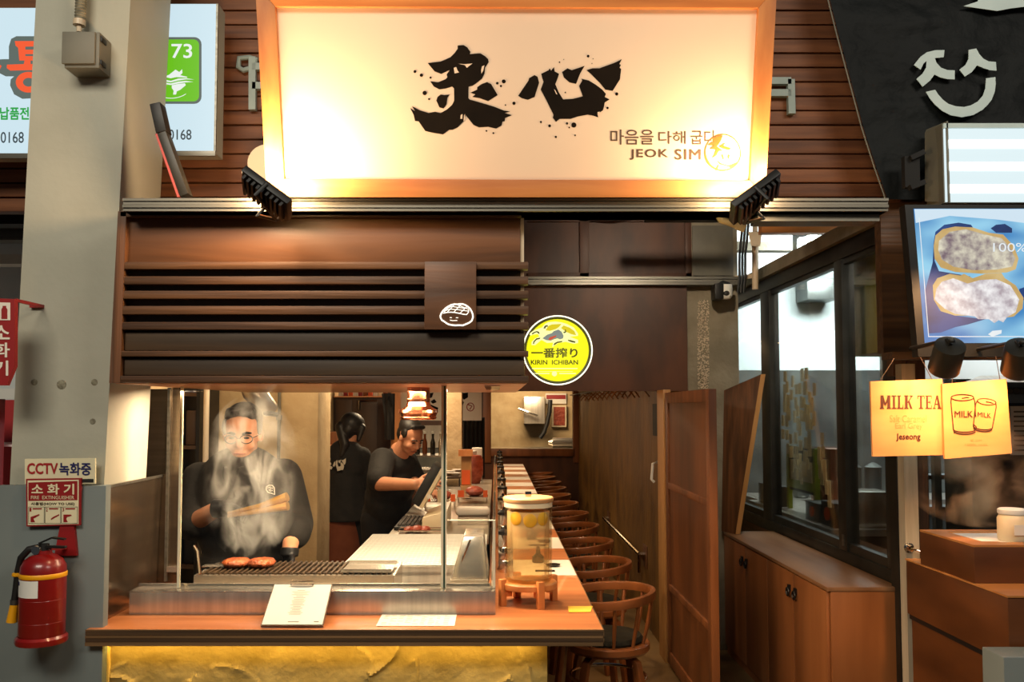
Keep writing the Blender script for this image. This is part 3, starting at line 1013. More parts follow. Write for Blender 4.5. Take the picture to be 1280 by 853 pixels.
# flood lamps at the sign's lower corners
for sx, nm, c, tgt, lab in ((1, 'flood_lamp', (334, 243), (420, 150), 'black flood lamp on the beam at the lower left corner of the big sign'),
                            (-1, 'flood_lamp', (943, 247), (865, 150), 'black flood lamp on the beam at the lower right corner of the big sign')):
    yl = 2.70
    C0 = at(c[0], c[1], yl)
    t = thing(nm, lab, 'flood lamp', C0)
    ax = (at(c[0] + 30, c[1] + 22 * sx, yl) - C0).normalized()
    nz_ = (V((sx * 0.55, 0.35, 0.75))).normalized()
    nz_ = (nz_ - ax * nz_.dot(ax)).normalized()
    sd = ax.cross(nz_)
    h = 0.088

    def OB(cc, a, b, c_):
        q = []
        for s in (-1, 1):
            q.append([cc + ax * (-a) + sd * (-b) + nz_ * (s * c_), cc + ax * a + sd * (-b) + nz_ * (s * c_), cc + ax * a + sd * b + nz_ * (s * c_), cc + ax * (-a) + sd * b + nz_ * (s * c_)])
        return MB().hexa(q[0], q[1])
    OB(C0, h, 0.06, 0.012).build('housing', m_black, t, 0.004)
    fins = MB()
    for i in range(9):
        q = OB(C0 - nz_ * 0.019 + ax * (-h * 0.8 + i * h * 0.2), 0.004, 0.05, 0.008)
        fins.add(q.v, q.f)
    fins.build('cooling_fins', m_black, t)
    OB(C0 + nz_ * 0.0135, h * 0.9, 0.05, 0.001).build('front_glass', e_flood, t)
    br = MB().tube([C0 - sd * 0.065, C0 - sd * 0.065 - nz_ * 0.05, C0 + V((0, 0.12, -0.055)), C0 + V((0, 0.17, -0.03))], 0.006)
    br.tube([C0 + sd * 0.065, C0 + sd * 0.065 - nz_ * 0.05, C0 + V((0, 0.12, -0.055))], 0.006)
    br.build('bracket', m_black, t)
    T = onp(tgt[0], tgt[1], plS)
    LP = at(c[0] + 12 * sx, c[1] - 10, 2.735)
    light('SPOT', 'flood_light', LP, T, (1.0, 0.66, 0.36), (34 if sx > 0 else 19), 0.03, None, 170, 1.0)
    light('POINT', 'flood_spill', LP + V((-sx * 0.10, 0.02, 0.05)), T, (1.0, 0.66, 0.36), (24 if sx > 0 else 9), 0.05)


# ================================================================== DINING SIDE
def ribbon(mb, pts, w, h, closed=False):
    """Rectangular section swept along pts, kept upright."""
    pts = [V(p) for p in pts]
    m = len(pts)
    vs, fs = [], []
    for i, p in enumerate(pts):
        d = (pts[(i + 1) % m] - pts[i - 1]) if closed else (pts[min(i + 1, m - 1)] - pts[max(i - 1, 0)])
        d.normalize()
        s = d.cross(V((0, 0, 1))).normalized()
        u = s.cross(d)
        vs += [p - s * w / 2 - u * h / 2, p + s * w / 2 - u * h / 2, p + s * w / 2 + u * h / 2, p - s * w / 2 + u * h / 2]
    for i in range(m if closed else m - 1):
        a, b = 4 * i, 4 * ((i + 1) % m)
        for k in range(4):
            l = (k + 1) % 4
            fs.append((a + k, b + k, b + l, a + l))
    if not closed:
        fs += [(0, 1, 2, 3), (4 * m - 1, 4 * m - 2, 4 * m - 3, 4 * m - 4)]
    return mb.add(vs, fs)


def rl(a):
    return V((0.212 * math.cos(a), 0.225 * math.sin(a), 0.752 + 0.036 * (math.cos(a) + 1) / 2))


stool0 = thing('bar_stool', 'x', 'stool', (0, 0, 0), 'bar stools along the counter')
ribbon(MB(), [rl(math.radians(a)) for a in range(-150, 151, 10)], 0.026, 0.040).build('back_rail', m_stool, stool0, 0.006)
for a in (-125, -90, -58, -28, 0, 28, 58, 90, 125):
    r = math.radians(a)
    b = V((0.172 * math.cos(r), 0.178 * math.sin(r), 0.565))
    e = rl(r) - V((0, 0, 0.012))
    MB().tube([b, (b + e) / 2 + V((0.004 * math.cos(r), 0.004 * math.sin(r), 0)), e], [0.0075, 0.010, 0.0075], 8).build('spindle', m_stool, stool0)
MB().lathe([(0.10, 0.522), (0.185, 0.522), (0.196, 0.535), (0.196, 0.56), (0.19, 0.566), (0.165, 0.568)], (0, 0, 0), 28).build('seat_frame', m_stool, stool0)
MB().lathe([(0.162, 0.562), (0.168, 0.578), (0.155, 0.596), (0.10, 0.606), (0.0, 0.608)], (0, 0, 0), 26).build('cushion', m_cushion, stool0)
for a in (45, 135, 225, 315):
    r = math.radians(a)
    d = V((math.cos(r), math.sin(r), 0))
    mb = MB()
    ribbon(mb, [d * 0.06 + V((0, 0, 0.508)), d * 0.13 + V((0, 0, 0.506)), d * 0.165 + V((0, 0, 0.485)), d * 0.180 + V((0, 0, 0.43)), d * 0.215 + V((0, 0, 0.2)), d * 0.245 + V((0, 0, 0.0))], 0.038, 0.024)
    mb.build('leg', m_stool, stool0, 0.004)
MB().tube([(0.178 * math.cos(2 * PI * i / 28), 0.178 * math.sin(2 * PI * i / 28), 0.40) for i in range(28)], 0.007, 8, True).build('foot_ring', m_chrome, stool0)
ORD = ['first', 'second', 'third', 'fourth', 'fifth', 'sixth', 'seventh', 'eighth', 'ninth', 'tenth', 'eleventh', 'twelfth']
SY = [4.2 + 0.76 * i for i in range(10)] + [11.7]
for i, y in enumerate(SY):
    lab = 'brown spindle back bar stool with dark cushion, %s from the front corner of the counter' % ORD[i]
    rz = random.uniform(-0.12, 0.12)
    if i == 0:
        stool0.location = (0.525, y, 0)
        stool0.rotation_euler = (0, 0, rz)
        stool0['label'] = 'nearest brown spindle back bar stool, fully seen beside the counter corner'
    else:
        dup(stool0, (0.525 + random.uniform(-0.012, 0.015), y, 0), rz, lab)

# place settings
for i, y in enumerate(SY):
    o = MB().box(-0.14, 0.14, -0.20, 0.20, 0, 0.0015).build('placemat', m_white)
    o.location = (0.222, y, CT + 0.0005)
    tag(o, 'white paper placemat on the bar counter, %s from the water dispenser' % ORD[i], 'placemat', 'paper placemats along the counter')
for i, y in enumerate(SY):
    t = thing('condiment_canister', 'tall polished steel condiment canister at the inner counter edge by the %s placemat' % ORD[i], 'canister', (0.045, y - 0.1, CT), 'steel canisters along the counter edge')
    MB().lathe([(0.032, CT), (0.034, CT + 0.004), (0.034, CT + 0.05), (0.031, CT + 0.055), (0.034, CT + 0.06), (0.034, CT + 0.11), (0.031, CT + 0.115), (0.034, CT + 0.12), (0.034, CT + 0.17)], (0.045, y - 0.1, 0), 18).build('body', m_chrome, t)
    MB().lathe([(0.035, CT + 0.17), (0.035, CT + 0.185), (0.02, CT + 0.195), (0.007, CT + 0.198), (0.009, CT + 0.21), (0.0, CT + 0.215)], (0.045, y - 0.1, 0), 18).build('lid', m_black, t)
for i, y in enumerate(SY[:2]):
    t = thing('soy_bottle', 'small dark soy sauce bottle standing on the %s' % ('nearest white placemat', 'second white placemat')[i], 'bottle', (0.205, y + 0.13, CT + 0.002))
    MB().lathe([(0.028, CT + 0.002), (0.030, CT + 0.008), (0.029, CT + 0.03), (0.012, CT + 0.045), (0.009, CT + 0.07), (0.012, CT + 0.075), (0.0, CT + 0.08)], (0.205, y + 0.13, 0), 16).build('bottle_body', m_bottle, t)
    d = thing('dish', 'small black sauce dish on the %s beside the bottle' % ('nearest placemat', 'second placemat')[i], 'dish', (0.27, y + 0.02, CT + 0.002))
    MB().lathe([(0.018, CT + 0.002), (0.034, CT + 0.010), (0.036, CT + 0.012), (0.032, CT + 0.010), (0.0, CT + 0.005)], (0.27, y + 0.02, 0), 18).build('bowl', m_bottle, d)
    c = MB().box(0.18, 0.27, y - 0.12, y - 0.112, CT + 0.0022, CT + 0.010).build('chopstick_rest', m_black)
    tag(c, 'short black chopstick rest on the front of the %s' % ('nearest placemat', 'second placemat')[i], 'chopstick rest')

# water dispenser on its stand
cx, cy = 0.125, 3.44
wd = thing('water_dispenser', 'clear glass jar of lemon water with a pale wooden lid on a wooden stand', 'dispenser', (cx, cy, 0.985))
m_jar = glass_mat('jar_glass', (252, 251, 244), 0.3)
m_liq = bpy.data.materials.new('lemon_water_clear')
m_liq.use_nodes = True
_n, _l = m_liq.node_tree.nodes, m_liq.node_tree.links
_n.remove(_n['Principled BSDF'])
_t, _d, _x, _g = _n.new('ShaderNodeBsdfTransparent'), _n.new('ShaderNodeBsdfDiffuse'), _n.new('ShaderNodeMixShader'), _n.new('ShaderNodeTexNoise')
_t.inputs[0].default_value = lin((250, 238, 214))
_d.inputs[0].default_value = lin((252, 214, 160))
_tc, _sp, _mr = _n.new('ShaderNodeTexCoord'), _n.new('ShaderNodeSeparateXYZ'), _n.new('ShaderNodeMapRange')
_l.new(_tc.outputs['Generated'], _sp.inputs[0])
_l.new(_sp.outputs['Z'], _mr.inputs['Value'])
_mr.inputs['From Min'].default_value, _mr.inputs['From Max'].default_value = 0.35, 0.95
_mr.inputs['To Min'].default_value, _mr.inputs['To Max'].default_value = 0.18, 0.80
_l.new(_mr.outputs[0], _x.inputs[0])
_l.new(_t.outputs[0], _x.inputs[1])
_l.new(_d.outputs[0], _x.inputs[2])
_l.new(_x.outputs[0], _n['Material Output'].inputs['Surface'])
MB().lathe([(0.0, 0.988), (0.085, 0.988), (0.092, 0.996), (0.093, 1.27), (0.090, 1.285), (0.088, 1.285), (0.090, 1.268), (0.089, 1.0), (0.0, 0.996)], (cx, cy, 0), 40).build('jar', m_jar, wd)
MB().lathe([(0.0, 0.999), (0.081, 1.001), (0.082, 1.255), (0.0, 1.255)], (cx, cy, 0), 36).build('lemon_water', m_liq, wd)
for i, (dx, dy, dz, tx) in enumerate(((0.004, -0.0845, 1.226, 0.0), (-0.050, -0.066, 1.232, -0.62), (0.053, -0.064, 1.230, 0.65), (0.0, 0.0845, 1.228, 0.0))):
    q = Matrix.Rotation(tx, 3, 'Z') @ Matrix.Rotation(PI / 2, 3, 'X')
    MB().lathe([(0.0, -0.0012), (0.024, -0.0012), (0.026, 0), (0.024, 0.0012), (0.0, 0.0012)], (cx + dx, cy + dy, dz), 18, q.to_quaternion()).build('lemon_slice', m_lemon, wd)
MB().lathe([(0.089, 1.270), (0.0935, 1.271), (0.0935, 1.290), (0.089, 1.291)], (cx, cy, 0), 36).build('lid_seal', m_plastic_w, wd)
MB().lathe([(0.0, 1.291), (0.096, 1.291), (0.098, 1.296), (0.098, 1.304), (0.095, 1.308), (0.0, 1.308)], (cx, cy, 0), 40).build('lid', m_lidwood, wd)
MB().box(cx - 0.012, cx + 0.012, cy - 0.008, cy + 0.008, 1.308, 1.328).build('lid_knob', m_chrome, wd, 0.003)
sd = thing('dispenser_stand', 'low round wooden stand with four legs under the glass water jar', 'stand', (cx, cy, CT))
MB().lathe([(0.078, 0.962), (0.108, 0.962), (0.110, 0.966), (0.110, 0.982), (0.106, 0.9865), (0.078, 0.9865)], (cx, cy, 0), 36).build('ring', m_standwood, sd)
for a in (205, 292, 25, 112):
    r = math.radians(a)
    d = V((math.cos(r), math.sin(r), 0))
    s = V((-d.y, d.x, 0))
    mb = MB()
    for q0, q1, z0, z1 in ((0.099, 0.122, CT, 1.0), (0.075, 0.099, 0.935, 0.9615)):
        p = V((cx, cy, 0))
        A = [p + d * q0 - s * 0.013, p + d * q1 - s * 0.013, p + d * q1 + s * 0.013, p + d * q0 + s * 0.013]
        mb.hexa([v + V((0, 0, z0)) for v in A], [v + V((0, 0, z1)) for v in A])
    mb.build('leg', m_standwood, sd, 0.002)

# papers, clipboard, note on the counter
cb = thing('clipboard', 'menu clipboard with white sheet leaning on the steel splash wall at the counter front', 'clipboard', at(366, 780, 3.06))
z0, z1 = CT + 0.003, 1.005
A = [at(326, 781, 3.052), at(404, 780, 3.052), at(416, 723, 3.245), at(343, 722, 3.245)]
A[0].z = A[1].z = z0
A[2].z = A[3].z = z1
nn = (A[1] - A[0]).cross(A[3] - A[0]).normalized()
MB().prism(A, nn * 0.006).build('board', m_paperedge, cb)
u, v = (A[1] - A[0]), (A[3] - A[0])


def cbp(a, b, l):
    return A[0] * (1 - a) * (1 - b) + A[1] * a * (1 - b) + A[2] * a * b + A[3] * (1 - a) * b + nn * l


MB().prism([cbp(0.015, 0.02, 0.0065), cbp(0.985, 0.02, 0.0065), cbp(0.985, 0.985, 0.0065), cbp(0.015, 0.985, 0.0065)], nn * 0.002).build('sheet', m_white, cb)
mb = MB()
for k in range(17):
    b = 0.25 + k * 0.036
    w = random.uniform(0.06, 0.15)
    mb.add([cbp(0.5 - w, b, 0.0091), cbp(0.5 + w, b, 0.0091), cbp(0.5 + w, b + 0.008, 0.0091), cbp(0.5 - w, b + 0.008, 0.0091)], [(0, 1, 2, 3)])
mb.add([cbp(0.42, 0.07, 0.0091), cbp(0.60, 0.07, 0.0091), cbp(0.60, 0.085, 0.0091), cbp(0.42, 0.085, 0.0091)], [(0, 1, 2, 3)])
mb.add([cbp(0.84, 0.07, 0.0091), cbp(0.92, 0.07, 0.0091), cbp(0.92, 0.09, 0.0091), cbp(0.84, 0.09, 0.0091)], [(0, 1, 2, 3)])
o = mb.build('printed_lines', m_greyprint, cb, fix=False)
o['kind'] = 'stuff'
MB().hexa([cbp(0.30, 0.93, 0.0085), cbp(0.68, 0.93, 0.0085), cbp(0.68, 0.96, 0.0085), cbp(0.30, 0.96, 0.0085)], [cbp(0.32, 0.935, 0.016), cbp(0.66, 0.935, 0.016), cbp(0.66, 0.955, 0.016), cbp(0.32, 0.955, 0.016)]).tube([cbp(0.30, 0.94, 0.012), cbp(0.30, 1.0, 0.02), cbp(0.68, 1.0, 0.02), cbp(0.68, 0.94, 0.012)], 0.002).build('clip', m_chrome, cb)
pp = thing('paper_sheet', 'white printed sheet lying flat on the counter front beside the clipboard', 'paper', at(520, 776, 3.1))
zz = CT + 0.0012
Q = [atz(470, 783, zz), atz(568, 783, zz), atz(571, 768, zz), atz(478, 768, zz)]
MB().prism(Q, (0, 0, 0.001)).build('sheet', m_white, pp)
mb = MB()
for r in range(7):
    for c in range(9):
        if random.random() < 0.75:
            a0, b0 = 0.05 + c * 0.10, 0.12 + r * 0.115

            def qp(a, b):
                return Q[0] * (1 - a) * (1 - b) + Q[1] * a * (1 - b) + Q[2] * a * b + Q[3] * (1 - a) * b + V((0, 0, 0.0014))
            w = random.uniform(0.03, 0.08)
            mb.add([qp(a0, b0), qp(a0 + w, b0), qp(a0 + w, b0 + 0.025), qp(a0, b0 + 0.025)], [(0, 1, 2, 3)])
o = mb.build('printed_lines', m_greyprint, pp, fix=False)
o['kind'] = 'stuff'
Q2 = [atz(711, 766, zz), atz(738, 765.5, zz), atz(741, 758.5, zz), atz(710, 758.5, zz)]
o = MB().prism(Q2, (0, 0, 0.0015)).build('sticky_note', m_sofa_yel)
tag(o, 'yellow paper note stuck at the right edge of the bar counter', 'note')

# ------------------------------------------------------------------ open door, passage fittings
YD0, YD1, XD = 4.58, 5.76, 1.105
dr = thing('door_1', 'tall brown wooden panelled door standing open along the passage wall', 'door', (XD, 5.2, 0))
dr['kind'] = 'thing'
MB().box(XD + 0.012, XD + 0.030, YD0 + 0.05, YD1 - 0.05, 0.06, zd - 0.05).build('panel', m_doorpanel, dr)
for nm, y0, y1, z0, z1 in (('stile', YD0, YD0 + 0.07, 0.02, zd - 0.012), ('stile', YD1 - 0.07, YD1, 0.02, zd - 0.012), ('rail', YD0 + 0.07, YD1 - 0.07, zd - 0.08, zd - 0.012), ('rail', YD0 + 0.07, YD1 - 0.07, 1.135, 1.175), ('rail', YD0 + 0.07, YD1 - 0.07, 0.49, 0.53), ('rail', YD0 + 0.07, YD1 - 0.07, 0.02, 0.10)):
    MB().box(XD, XD + 0.042, y0, y1, z0, z1).build(nm, m_doorwood, dr, 0.003)
gb = thing('grab_rail', 'steel grab rail slanting down the passage wall beside the stools', 'rail', (1.12, 8.0, 0.6))
g0, g1_ = atx(755, 648, 1.10), atx(799, 693, 1.10)
MB().tube([g0, g1_], 0.016, 10).build('tube', m_chrome, gb)
for g in (g0, g1_):
    MB().tube([g, V((1.15, g.y, g.z - 0.0))], 0.014, 8).build('bracket', m_chrome, gb)
    MB().box(1.143, 1.15, g.y - 0.09, g.y + 0.09, g.z - 0.10, g.z + 0.07).build('mounting_plate', m_darkwood_z, gb, 0.003)
MB().tube([g1_, g1_ + V((0, 0, -0.14))], 0.012, 8).build('end_drop', m_chrome, gb)
p0, p1 = atx(818, 505, 1.145), atx(826, 545, 1.145)
wn = thing('wall_board', 'small black notice board high on the passage wall by the door jamb', 'board', (1.145, (p0.y + p1.y) / 2, p1.z))
MB().box(1.13, 1.15, min(p0.y, p1.y) - 0.25, max(p0.y, p1.y) - 0.0, fz(545, 6.3), fz(505, 6.3)).build('board_face', m_blackmatt, wn, 0.003)
sw = thing('wall_pull', 'small white pull handle on the passage wall beside the pale door jamb', 'hook', (1.13, 6.3, 1.2))  # white pull handle, a tube grip fixed to the wall
q = atx(823, 592, 1.13)
MB().tube([V((1.15, 6.28, q.z + 0.07)), V((1.11, 6.26, q.z + 0.06)), V((1.10, 6.26, q.z - 0.05)), V((1.12, 6.26, q.z - 0.07))], 0.010, 8).build('grip', m_whitepaint, sw)
# coat hangers on a rail under the passage ceiling
hr = thing('hanger_rail', 'thin dark rail under the lintel carrying the coat hangers', 'rail', (1.02, 8, 1.84))
MB().tube([(1.03, 6.2, 1.835), (1.03, 12.2, 1.835)], 0.008, 8).build('rail_bar', m_black, hr)
for k, y in enumerate((6.3, 7.6, 9.1, 10.6, 12.0)):
    MB().tube([(1.03, y, 1.835), (1.149, y, 1.835)], 0.006, 6).build('bracket', m_black, hr)
h0 = thing('coat_hanger', 'x', 'hanger', (0, 0, 0), 'coat hangers in a row in the passage')
MB().tube([(0, -0.005, 0.0), (0.0, 0.010, 0.005), (0, 0.012, -0.006), (0, 0, -0.02), (0, 0, -0.032)], 0.0022, 6).build('hook', m_chrome, h0)
MB().tube([(-0.075, 0, -0.11), (-0.05, 0, -0.075), (0, 0, -0.032), (0.05, 0, -0.075), (0.075, 0, -0.11)], 0.006, 6).build('shoulder', m_stool, h0)
for i, y in enumerate((6.35, 6.75, 7.0, 7.35, 7.6, 7.95, 8.3, 8.75, 9.1, 9.5, 9.9, 10.4)):
    lab = 'wooden coat hanger on the passage rail, %s from the doorway' % ORD[i]
    rz = random.uniform(-0.3, 0.3)
    if i == 0:
        h0.location = (1.03, y, 1.845)
        h0.rotation_euler = (0, 0, rz)
        h0['label'] = 'wooden coat hanger hanging alone nearest to the pale door jamb'
    else:
        dup(h0, (1.03, y, 1.846), rz, lab)

# far window into the second kitchen
yy = 12.3
w0, w1, wz0, wz1 = fx(612, yy), fx(718, yy), 1.08, 1.98
win = thing('window_1', None, None)
win['kind'] = 'structure'
for nm, a in (('window_frame', (w0 - 0.09, w0 + 0.02, 12.27, 12.42, 0.9, 2.0)), ('window_frame', (w1 - 0.02, w1 + 0.07, 12.27, 12.42, 0.9, 2.0)), ('window_sill', (w0 + 0.02, w1 - 0.02, 12.25, 12.42, wz0 - 0.09, wz0 + 0.01))):
    MB().box(*a).build(nm, m_doorwood, win, 0.004)
MB().box(w0 + 0.02, w1 - 0.02, 12.34, 12.345, wz0 + 0.01, 1.98).build('pane', m_glass, win)
# second kitchen: counter, steel box, frames
def P3(px, py, y):
    return at(px, py, y)


rk = thing('rear_counter', 'pale steel worktop seen through the far window', 'counter', (0.5, 13.6, 0))
MB().box(-0.1, 1.6, 13.2, 13.9, 1.0, 1.05).build('worktop', m_steel, rk)
MB().box(-0.08, 1.58, 13.24, 13.86, 0, 1.0).build('base', m_greyband, rk)
b = thing('steel_wall_cabinet', 'pale steel cabinet on the wall seen through the far window', 'cabinet', at(667, 515, 14.4))
MB().box(fx(655, 14.2), fx(681, 14.2), 14.2, 14.6, fz(530, 14.2), fz(496, 14.2)).build('body', m_steel_b, b, 0.01)
MB().tube([at(648, 511, 14.1), at(672, 520, 14.1)], 0.02, 8).build('handle', m_chrome, b)
b = thing('picture_frame', 'dark framed picture on the wall of the rear kitchen', 'picture', at(700, 520, 14.5))
MB().box(fx(690, 14.5), fx(708, 14.5), 14.5, 14.6, fz(534, 14.5), fz(507, 14.5)).build('frame', m_plastic_w, b)
MB().box(fx(692, 14.5), fx(706, 14.5), 14.49, 14.5, fz(532, 14.5), fz(509, 14.5)).build('print', m_rawmeat, b)
b = thing('red_poster', 'red and white poster at the top of the rear kitchen wall', 'poster', at(695, 497, 14.5))
MB().box(fx(682, 14.55), fx(708, 14.55), 14.55, 14.6, fz(505, 14.55), fz(492, 14.55)).build('paper', m_white, b)
MB().box(fx(683, 14.55), fx(707, 14.55), 14.54, 14.55, fz(499, 14.55), fz(494, 14.55)).build('red_band', m_redsign, b)
b = thing('steel_pot', 'lying steel cylinder on the rear kitchen worktop', 'pot', at(700, 552, 13.5))
MB().cone((0.86, 13.5, 1.13), (1.22, 13.5, 1.13), 0.075, 0.08, 18).build('pot_body', m_steel, b)
MB().cone((0.80, 13.5, 1.13), (0.86, 13.5, 1.13), 0.03, 0.05, 14).build('pot_neck', m_steel, b)
b = thing('black_duct', 'curved black hose on the rear kitchen wall beside the steel cabinet', 'hose', at(687, 535, 14.3))
MB().tube([at(688, 500, 14.2), at(687, 515, 14.2), at(684, 530, 14.2), at(680, 541, 14.2), at(675, 548, 14.2)], 0.035, 8).build('hose', m_black, b)

# round beer lamp on the canopy's side
yk = 3.2
ck = at(697, 438, yk)
kl = thing('round_lamp_sign', 'round glowing yellow lamp sign with a running creature, on the side of the canopy', 'sign', (ck.x, yk + 0.04, ck.z))
rk_ = 43.0 * yk / FPX
QF = V((0, -1, 0)).to_track_quat('Z', 'Y')
MB().lathe([(0.0, -0.06), (rk_ * 0.97, -0.06), (rk_ * 0.985, -0.05), (rk_ * 0.985, 0.002), (rk_ * 0.955, 0.004), (rk_ * 0.90, 0.0)], (ck.x, yk, ck.z), 56, QF).build('case', m_black, kl)
MB().tube([(ck.x + rk_ * math.cos(2 * PI * i / 56), yk - 0.001, ck.z + rk_ * math.sin(2 * PI * i / 56)) for i in range(56)], 0.0028, 8, True).build('outer_ring', e_ring, kl)
MB().lathe([(rk_ * 0.91, 0.0), (rk_ * 0.905, 0.002), (0.0, 0.0025)], (ck.x, yk, ck.z), 56, QF).build('face', e_yellow, kl)
plk = (V((0, yk - 0.0028, 0)), V((0, -1, 0)))
k = 110 / 853


def kp(name, mt, polys, lift):
    mb = MB()
    for P in polys:
        poly_px(mb, crop(P, 640, 380, k), plk, lift)
    return mb.build(name, mt, kl, fix=False)


kp('emblem_outline', e_ypale, [[(165, 290), (215, 255), (290, 230), (320, 195), (350, 178), (420, 172), (480, 180), (530, 195), (600, 230), (640, 290), (640, 310), (560, 320), (640, 350), (640, 380), (600, 388), (520, 368), (450, 380), (390, 420), (398, 375), (340, 380), (285, 350), (225, 400), (190, 400), (190, 370), (225, 335), (265, 318), (250, 292), (200, 300), (180, 310)]], 0.0004)
kp('emblem_mane', e_yellowdark, [[(325, 258), (352, 215), (385, 200), (480, 195), (455, 225), (425, 245), (370, 262)], [(475, 235), (500, 210), (560, 232), (605, 265), (622, 305), (575, 295), (520, 270)]], 0.0007)
kp('emblem_body', e_ygrey, [[(295, 335), (340, 300), (385, 285), (405, 265), (450, 250), (480, 270), (500, 310), (495, 335), (465, 345), (440, 335), (405, 345), (375, 358), (330, 352)]], 0.0008)
kp('emblem_belly', e_yred, [[(350, 348), (365, 325), (395, 315), (430, 305), (428, 318), (400, 335), (375, 352)]], 0.0010)
kp('emblem_limbs', e_yblack, [[(192, 290), (205, 278), (240, 264), (262, 272), (268, 295), (255, 288), (240, 275), (215, 285), (200, 298)], [(203, 388), (208, 365), (235, 335), (275, 328), (270, 342), (240, 348), (218, 370), (212, 392)], [(400, 400), (412, 380), (440, 366), (488, 360), (485, 372), (440, 382), (412, 402)], [(540, 348), (570, 352), (615, 366), (612, 378), (580, 374), (545, 360)], [(305, 238), (318, 212), (345, 206), (348, 222), (330, 222), (322, 240)], [(495, 275), (515, 268), (512, 250), (522, 250), (526, 275), (505, 286)]], 0.0010)
text_px('lettering', '一番搾り', 664, 435, 722, 447.6, plk, e_yblack, kl, 0.028, 1.0, 0.0006)
text_px('lettering', 'KIRIN  ICHIBAN', 663.5, 450.2, 722.5, 456, plk, e_yblack, kl, 0.022, 1.0, 0.0006)
mb = MB()
for a in (((665, 460.4), (722, 461.6)), ((672, 464.4), (716, 464.9)), ((667, 466.6), (687, 467.8)), ((699, 466.6), (720, 467.8))):
    (x0_, y0_), (x1_, y1_) = a
    poly_px(mb, [(x0_, y0_), (x1_, y0_), (x1_, y1_), (x0_, y1_)], plk, 0.0006)
disc_px(mb, 693, 467.5, 3.2, plk, 0.0006)
mb.build('printed_lines', e_ypale, kl, fix=False)['kind'] = 'stuff'
MB().box(fx(655, yk), ck.x - 0.06, yk + 0.01, yk + 0.04, ck.z - 0.012, ck.z + 0.012).build('mounting_arm', m_black, kl)
light('POINT', 'round_lamp_glow', (ck.x, yk - 0.06, ck.z), (ck.x, yk, 0), (1.0, 0.95, 0.1), 1.2, 0.09)
light('POINT', 'round_lamp_back_fill', (ck.x - 0.02, yk + 0.14, ck.z + 0.05), (ck.x, yk, 0), (1.0, 0.95, 0.15), 1.0, 0.05)  # helper point light added behind the case for the sign's halo


# ================================================================== KITCHEN
gr = thing('charcoal_grill', 'long steel grill with a dark charred grate in front of the chef', 'grill', (-0.78, 3.6, 0))
gx0, gx1 = fx(246, 3.45), fx(494, 3.45)
MB().box(gx0, gx1, 3.45, 3.47, 0.92, 1.004).box(gx0, gx1, 3.72, 3.74, 0.92, 1.004).box(gx0, gx0 + 0.02, 3.47, 3.72, 0.92, 1.004).box(gx1 - 0.02, gx1, 3.47, 3.72, 0.92, 1.004).build('housing', m_steel, gr)
MB().box(gx0, gx1, 3.51, 3.73, 0, 0.9199).build('base', m_greyband, gr)
MB().box(gx0 + 0.02, gx1 - 0.02, 3.47, 3.72, 0.93, 0.975).build('coal_bed', m_char, gr)
for i in range(34):
    x = gx0 + 0.03 + (gx1 - gx0 - 0.06) * i / 33
    MB().box(x - 0.004, x + 0.004, 3.46, 3.73, 1.004, 1.012).build('grate_bar', m_char, gr)
for y in (3.50, 3.60, 3.70):
    MB().box(gx0 + 0.02, gx1 - 0.02, y - 0.005, y + 0.005, 0.995, 1.0035).build('cross_bar', m_char, gr)
MB().tube([at(250, 718, 3.44), at(247, 690, 3.5), at(243, 683, 3.52)], 0.006, 8).build('side_handle', m_chrome, gr)
tr_ = thing('foil_tray', 'flat bright steel tray on the right end of the grill', 'tray', at(460, 718, 3.5))
t0, t1 = fx(430, 3.5), fx(492, 3.5)
MB().box(t0, t1, 3.46, 3.66, 1.013, 1.017).box(t0, t1, 3.46, 3.465, 1.017, 1.026).box(t0, t1, 3.655, 3.66, 1.017, 1.026).build('tray_pan', m_steel, tr_)
for i, (px, py) in enumerate(((296, 706), (327, 705))):
    c = at(px, py, 3.59)
    mb = MB()
    mb.lathe([(0.0, 1.0135), (0.04, 1.0135), (0.054, 1.020), (0.057, 1.031), (0.050, 1.041), (0.025, 1.046), (0.0, 1.046)], (c.x, c.y, 0), 28)
    for j, v in enumerate(mb.v):
        d = 1 + 0.09 * noise.noise(v * 40)
        mb.v[j] = V((c.x + (v.x - c.x) * d, c.y + (v.y - c.y) * d, v.z + 0.004 * noise.noise(v * 60)))
    o = mb.build('meat_patty', m_meat, None, 0, 60)
    tag(o, ('left', 'right')[i] + ' one of two browned meat patties smoking on the grill grate', 'meat', 'meat patties on the grill')
sk = thing('meat_strip', 'thin pale strip of foil lying on the grill left of the patties', 'foil', at(268, 711, 3.6))
c = at(268, 711, 3.6)
MB().box(c.x - 0.045, c.x + 0.045, 3.58, 3.63, 1.0125, 1.016).build('strip', m_steel, sk, 0.001)

